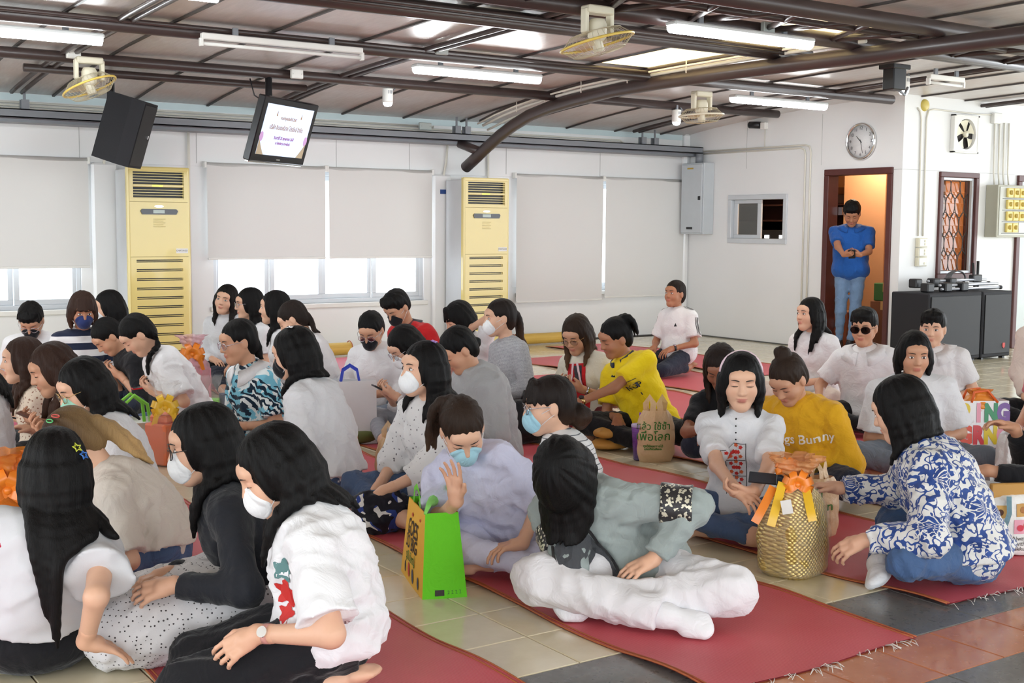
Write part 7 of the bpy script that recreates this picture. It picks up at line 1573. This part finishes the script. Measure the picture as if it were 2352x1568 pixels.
# --- patterned handbag, backpack
c0 = (onz(840, 1215) + onz(915, 1250)) / 2 + np.array([.03, .06, 0]); e = empty('fabric_handbag', c0, 'navy and white patterned soft handbag slumped on the floor', 'handbag')
def bagpat(nt, b):
    v = coords(nt); n = noise(nt, v, 15, 1, .5, .6); n2 = noise(nt, v, 12, 1, .5, .5); bc(nt, b, mixc(nt, gt(nt, n, .56), s2l(22, 22, 34), mixc(nt, gt(nt, n2, .5), s2l(226, 224, 224), s2l(44, 66, 140))))
HB = patt('navy_white_bag_print', bagpat, .6); pr_ = [ell(np.array([0, 0, .07]), (.13, .09, .075)), ell(np.array([-.06, .02, .14]), (.08, .06, .05)), ell(np.array([.07, -.02, .11]), (.07, .06, .06)), cone((-.02, 0, .15), (.10, -.03, .16), .03, .02)]; V, Q = sdf_mesh(pr_, .008, .04, folds(9, .010, .08), zmin=.004); link(bpy.data.objects.new('bag_body', npmesh('bag_body', V, Q, HB)), e)
for k in range(2): mb = MB(); mb.tube([(.06, -.05 + .05 * k, .13), (.12, -.09 + .04 * k, .12), (.15, -.10 + .05 * k, .05), (.12, -.07, .015), (.06, -.08 + .04 * k, .04)], .012, 8); mb.obj('handle', BLACKC, e)
c0 = at(1210, 955, 8.0) * np.array([1, 1, 0]); e = empty('backpack', c0, 'black backpack on the floor beside the woman in cable-knit sweater', 'backpack'); pr_ = [ell(np.array([0, 0, .15]), (.13, .09, .15)), cone((-.07, 0, .06), (-.07, 0, .22), .075, .06), cone((.07, 0, .06), (.07, 0, .22), .075, .06), ell(np.array([0, -.08, .11]), (.09, .04, .08))]; V, Q = sdf_mesh(pr_, .011, .04, folds(4, .004, .1), zmin=.004); link(bpy.data.objects.new('bag_body', npmesh('bag_body', V, Q, cloth('black_nylon', s2l(18, 18, 22), .55))), e)
mb = MB(); mb.tube([(-.04, 0, .29), (-.02, 0, .34), (.02, 0, .34), (.04, 0, .29)], .009, 8); mb.obj('grab_handle', DARK, e); mb = MB(); mb.tube([(-.08, -.115, .17), (0, -.125, .19), (.08, -.115, .17)], .004, 6); mb.obj('zip', CHROME, e)
# phone in the reaching hand of the damask blouse
phone(i40, 'black phone between the embroidered shirt and the gold gift bag', 0, c=at(1752, 1098, 5.1), nrm=(-.5, -.5, .75))
# ------------------------------------------------------------------ prints and accessories on the people
INKW = mat('white_flock_print', s2l(240, 236, 226), .7); INKN = mat('navy_print', s2l(26, 32, 54), .6); REDE = mat('red_embroidery', s2l(200, 44, 40), .7); ORE = mat('orange_embroidery', s2l(214, 96, 50), .7); BLK2 = mat('black_print', s2l(20, 20, 22), .7)
decal(i35, *text_mesh('Bugs Bunny', .085, bold=.001), .60, -.055, .03, .8, INKW, 'lettering')
decal(i31, *text_mesh('NGP', .05, bold=.001), .60, -.065, .0, 1, INKN, 'lettering'); decal(i31, *rectgrid(.075, .004, 6, 1), .60, -.085, .045, 1, INKN, 'embroidered_line'); decal(i31, *rectgrid(.006, .018, 1, 2), .60, -.085, -.06, 1, INKN, 'pen_mark')
for r in range(3):
    decal(i34, *rectgrid(.085, .003, 8, 1), .52, .0, .095 - r * .075, 1, BLK2, 'stitched_line')
    for (a, b, m) in ((-.022, .022, REDE), (.022, .022, REDE), (-.022, -.018, ORE), (.022, -.018, ORE), (0, .002, REDE), (0, .03, ORE), (0, -.026, REDE), (-.012, .002, REDE), (.012, .002, REDE)):
        decal(i34, [(.0085 * (1 + .25 * math.cos(5 * t)) * math.cos(t), .0085 * (1 + .25 * math.cos(5 * t)) * math.sin(t), 0) for t in np.linspace(0, 6.283, 16)[:-1]], [tuple(range(15))], .52, a, .058 - r * .075 + b, 1, m, 'embroidered_flower')
for sx in (-1, 1): decal(i34, *rectgrid(.003, .235, 1, 20), .52, .045 * sx, -.02, 1, BLK2, 'stitched_line')
for z in (.12, .15, .18, .21): decal(i34, [(.004 * math.cos(t), .004 * math.sin(t), 0) for t in np.linspace(0, 6.283, 9)[:-1]], [tuple(range(8))], .50, 0, z + .0, 1, BLK2, 'button')
g = i34['g']; mb = MB(); mb.tube([g(.088 * math.cos(t), -.012 - .01 * math.sin(t), .042 + .094 * math.sin(t)) for t in np.linspace(.05, 3.09, 15)], .0075, 8); mb.obj('headband', mat('pink_satin', s2l(222, 196, 206), .35), i34['e'], i34['base'])
# shoulder stripes on the kneeling woman
for i in (0, 1):
    sh, el, wr = i32['arms'][i]; ax = _n(el - sh); out = i32['r'] * (1 if i == 0 else -1); me = i32['shirt'].data; bv2 = BVHTree.FromPolygons([v.co for v in me.vertices], [p.vertices for p in me.polygons]); per = _n(np.cross(ax, out))
    for k in range(3):
        mb = MB(); pts = []
        for t in np.linspace(-.22, .76, 12):
            p = (sh + ax * (t * .265) if t > 0 else sh + (i32['bz'](.95) + UP * .02 - sh) * (-t * 2.6)) + per * (.016 * (k - 1)); d = _n(out * (.9 if t > .05 else .25) + UP * (.35 if t > .05 else 1)); h = bv2.ray_cast(Vector(p + d * .3 - i32['base']), Vector(-d))
            if h[0]: pts.append(np.array(h[0]) + d * .002)
        if len(pts) > 3: ribbon(mb, pts, .0085, [out + UP * .6] * len(pts)); mb.obj('stripe', BLK2, i32['shirt'])
decal(i32, [(0, .02, 0), (.016, -.012, 0), (-.016, -.012, 0)], [(0, 1, 2)], .72, -.07, 0, 1, BLK2, 'small_emblem')
# lanyard + red vest front on the cream cardigan
decal(i30, *rectgrid(.15, .30, 10, 12), .55, 0, .0, 1, RED, 'red_top_front', lift=.004); decal(i30, *rectgrid(.06, .16, 4, 8), .72, -.02, .0, 1, cloth('charcoal_inner', s2l(64, 60, 66)), 'dark_neckline', lift=.006)
for sx in (-1, 1): decal(i30, *rectgrid(.016, .26, 2, 14), .58, .04 * sx, .02, 1, mat('lanyard_pink_white', s2l(232, 200, 206), .5), 'lanyard_strap', roll=-11 * sx, lift=.009)
# grey cardigan: sequin sleeve panels, dark zip edge
for i, (f0, f1) in ((0, (.35, .75)), (1, (.55, .98))):
    sh, el, wr = i29['arms'][i]; V, Q = sdf_mesh([cone(sh + (el - sh) * f0, sh + (el - sh) * f1, .080, .078, .01, 2)], .009, .01, folds(3, .003, .1)); add_obj('sequin_panel', V, Q, F_SEQ, i29['shirt'], i29['base'])
decal(i29, *rectgrid(.10, .34, 6, 14), .5, .03, .0, 1, cloth('charcoal_shirt', s2l(70, 72, 76)), 'dark_inner_shirt', lift=.012); 
for sx in (-.03, .09): decal(i29, *rectgrid(.012, .36, 1, 16), .5, sx, .0, 1, DARK, 'zip_edge', lift=.015)
# floral print on the front woman's T-shirt
for (x, z, s_, m) in ((.02, .0, .035, REDE), (.03, -.06, .026, REDE), (.0, .07, .03, mat('teal_outline', s2l(90, 130, 130), .7))):
    decal(i12, dirn=_n(i12['B'] * .75 - i12['r'] * .65), V=[(s_ * (1 + .3 * math.cos(5 * t)) * math.cos(t), s_ * (1 + .3 * math.cos(5 * t)) * math.sin(t), 0) for t in np.linspace(0, 6.283, 26)[:-1]], Fc=[tuple(range(25))], t=.40, x=x - .05, z=z, sc=1, m=m, name='flower_print')
watch(i12, 1, mat('rose_strap', s2l(206, 150, 140), .4), CHROME, .018)
# hair clips
def clip(info, loc, m, kind='bar', s_=.02):
    g = info['g']; c = g(*loc); n = _n(c - info['hc']); o = info['hair']; me = o.data; bv3 = BVHTree.FromPolygons([v.co for v in me.vertices], [p.vertices for p in me.polygons]); h = bv3.ray_cast(Vector(c + n * .2 - info['base']), Vector(-n)); c = (np.array(h[0]) + info['base'] if h[0] else c) + n * .004
    r = _n(np.cross(UP, n)); u = np.cross(n, r); mb = MB()
    if kind == 'star': pts = [c + (r * math.cos(t) + u * math.sin(t)) * s_ * (1 if k % 2 == 0 else .45) for k, t in enumerate(np.linspace(math.pi / 2, math.pi / 2 + 6.283, 11)[:-1])]
    elif kind == 'bow': pts = [c + (r * x + u * y) * s_ for x, y in ((-1, .7), (-1, -.7), (0, -.15), (1, -.7), (1, .7), (0, .15))]
    else: pts = [c + (r * math.cos(t) * 1.2 + u * math.sin(t) * .35) * s_ for t in np.linspace(0, 6.283, 13)[:-1]]
    mb.tube(pts, .0024, 6, closed=True)
    if kind == 'bow': mb.add([tuple(p) for p in pts], [(0, 1, 2, 5), (5, 2, 3, 4)])
    mb.obj('hair_clip', m, info['e'], info['base'])
clip(i10, (.06, -.07, .075), mat('yellow_clip', s2l(206, 214, 70), .35), 'star', .016); clip(i10, (.072, -.055, .05), mat('blue_clip', s2l(60, 120, 206), .35), 'star', .016)
clip(i9, (-.05, -.01, .11), mat('green_clip', s2l(90, 200, 120), .35)); clip(i9, (-.05, -.035, .11), mat('red_clip', s2l(206, 70, 60), .35)); clip(i25, (-.03, -.03, .125), mat('lilac_clip', s2l(190, 150, 226), .35), 'bow', .018); clip(PEOPLE['p19'], (-.03, -.02, .12), CHROME, 'bow', .016)
mb = MB(); gg = i35['g']; mb.tube([gg(.01 + .032 * math.cos(t), -.040 + .03 * math.sin(t), .118) for t in np.linspace(0, 6.283, 17)[:-1]], .009, 8, closed=True); mb.obj('hair_tie', mat('magenta_scrunchie', s2l(176, 60, 130), .6), i35['e'], i35['base'])
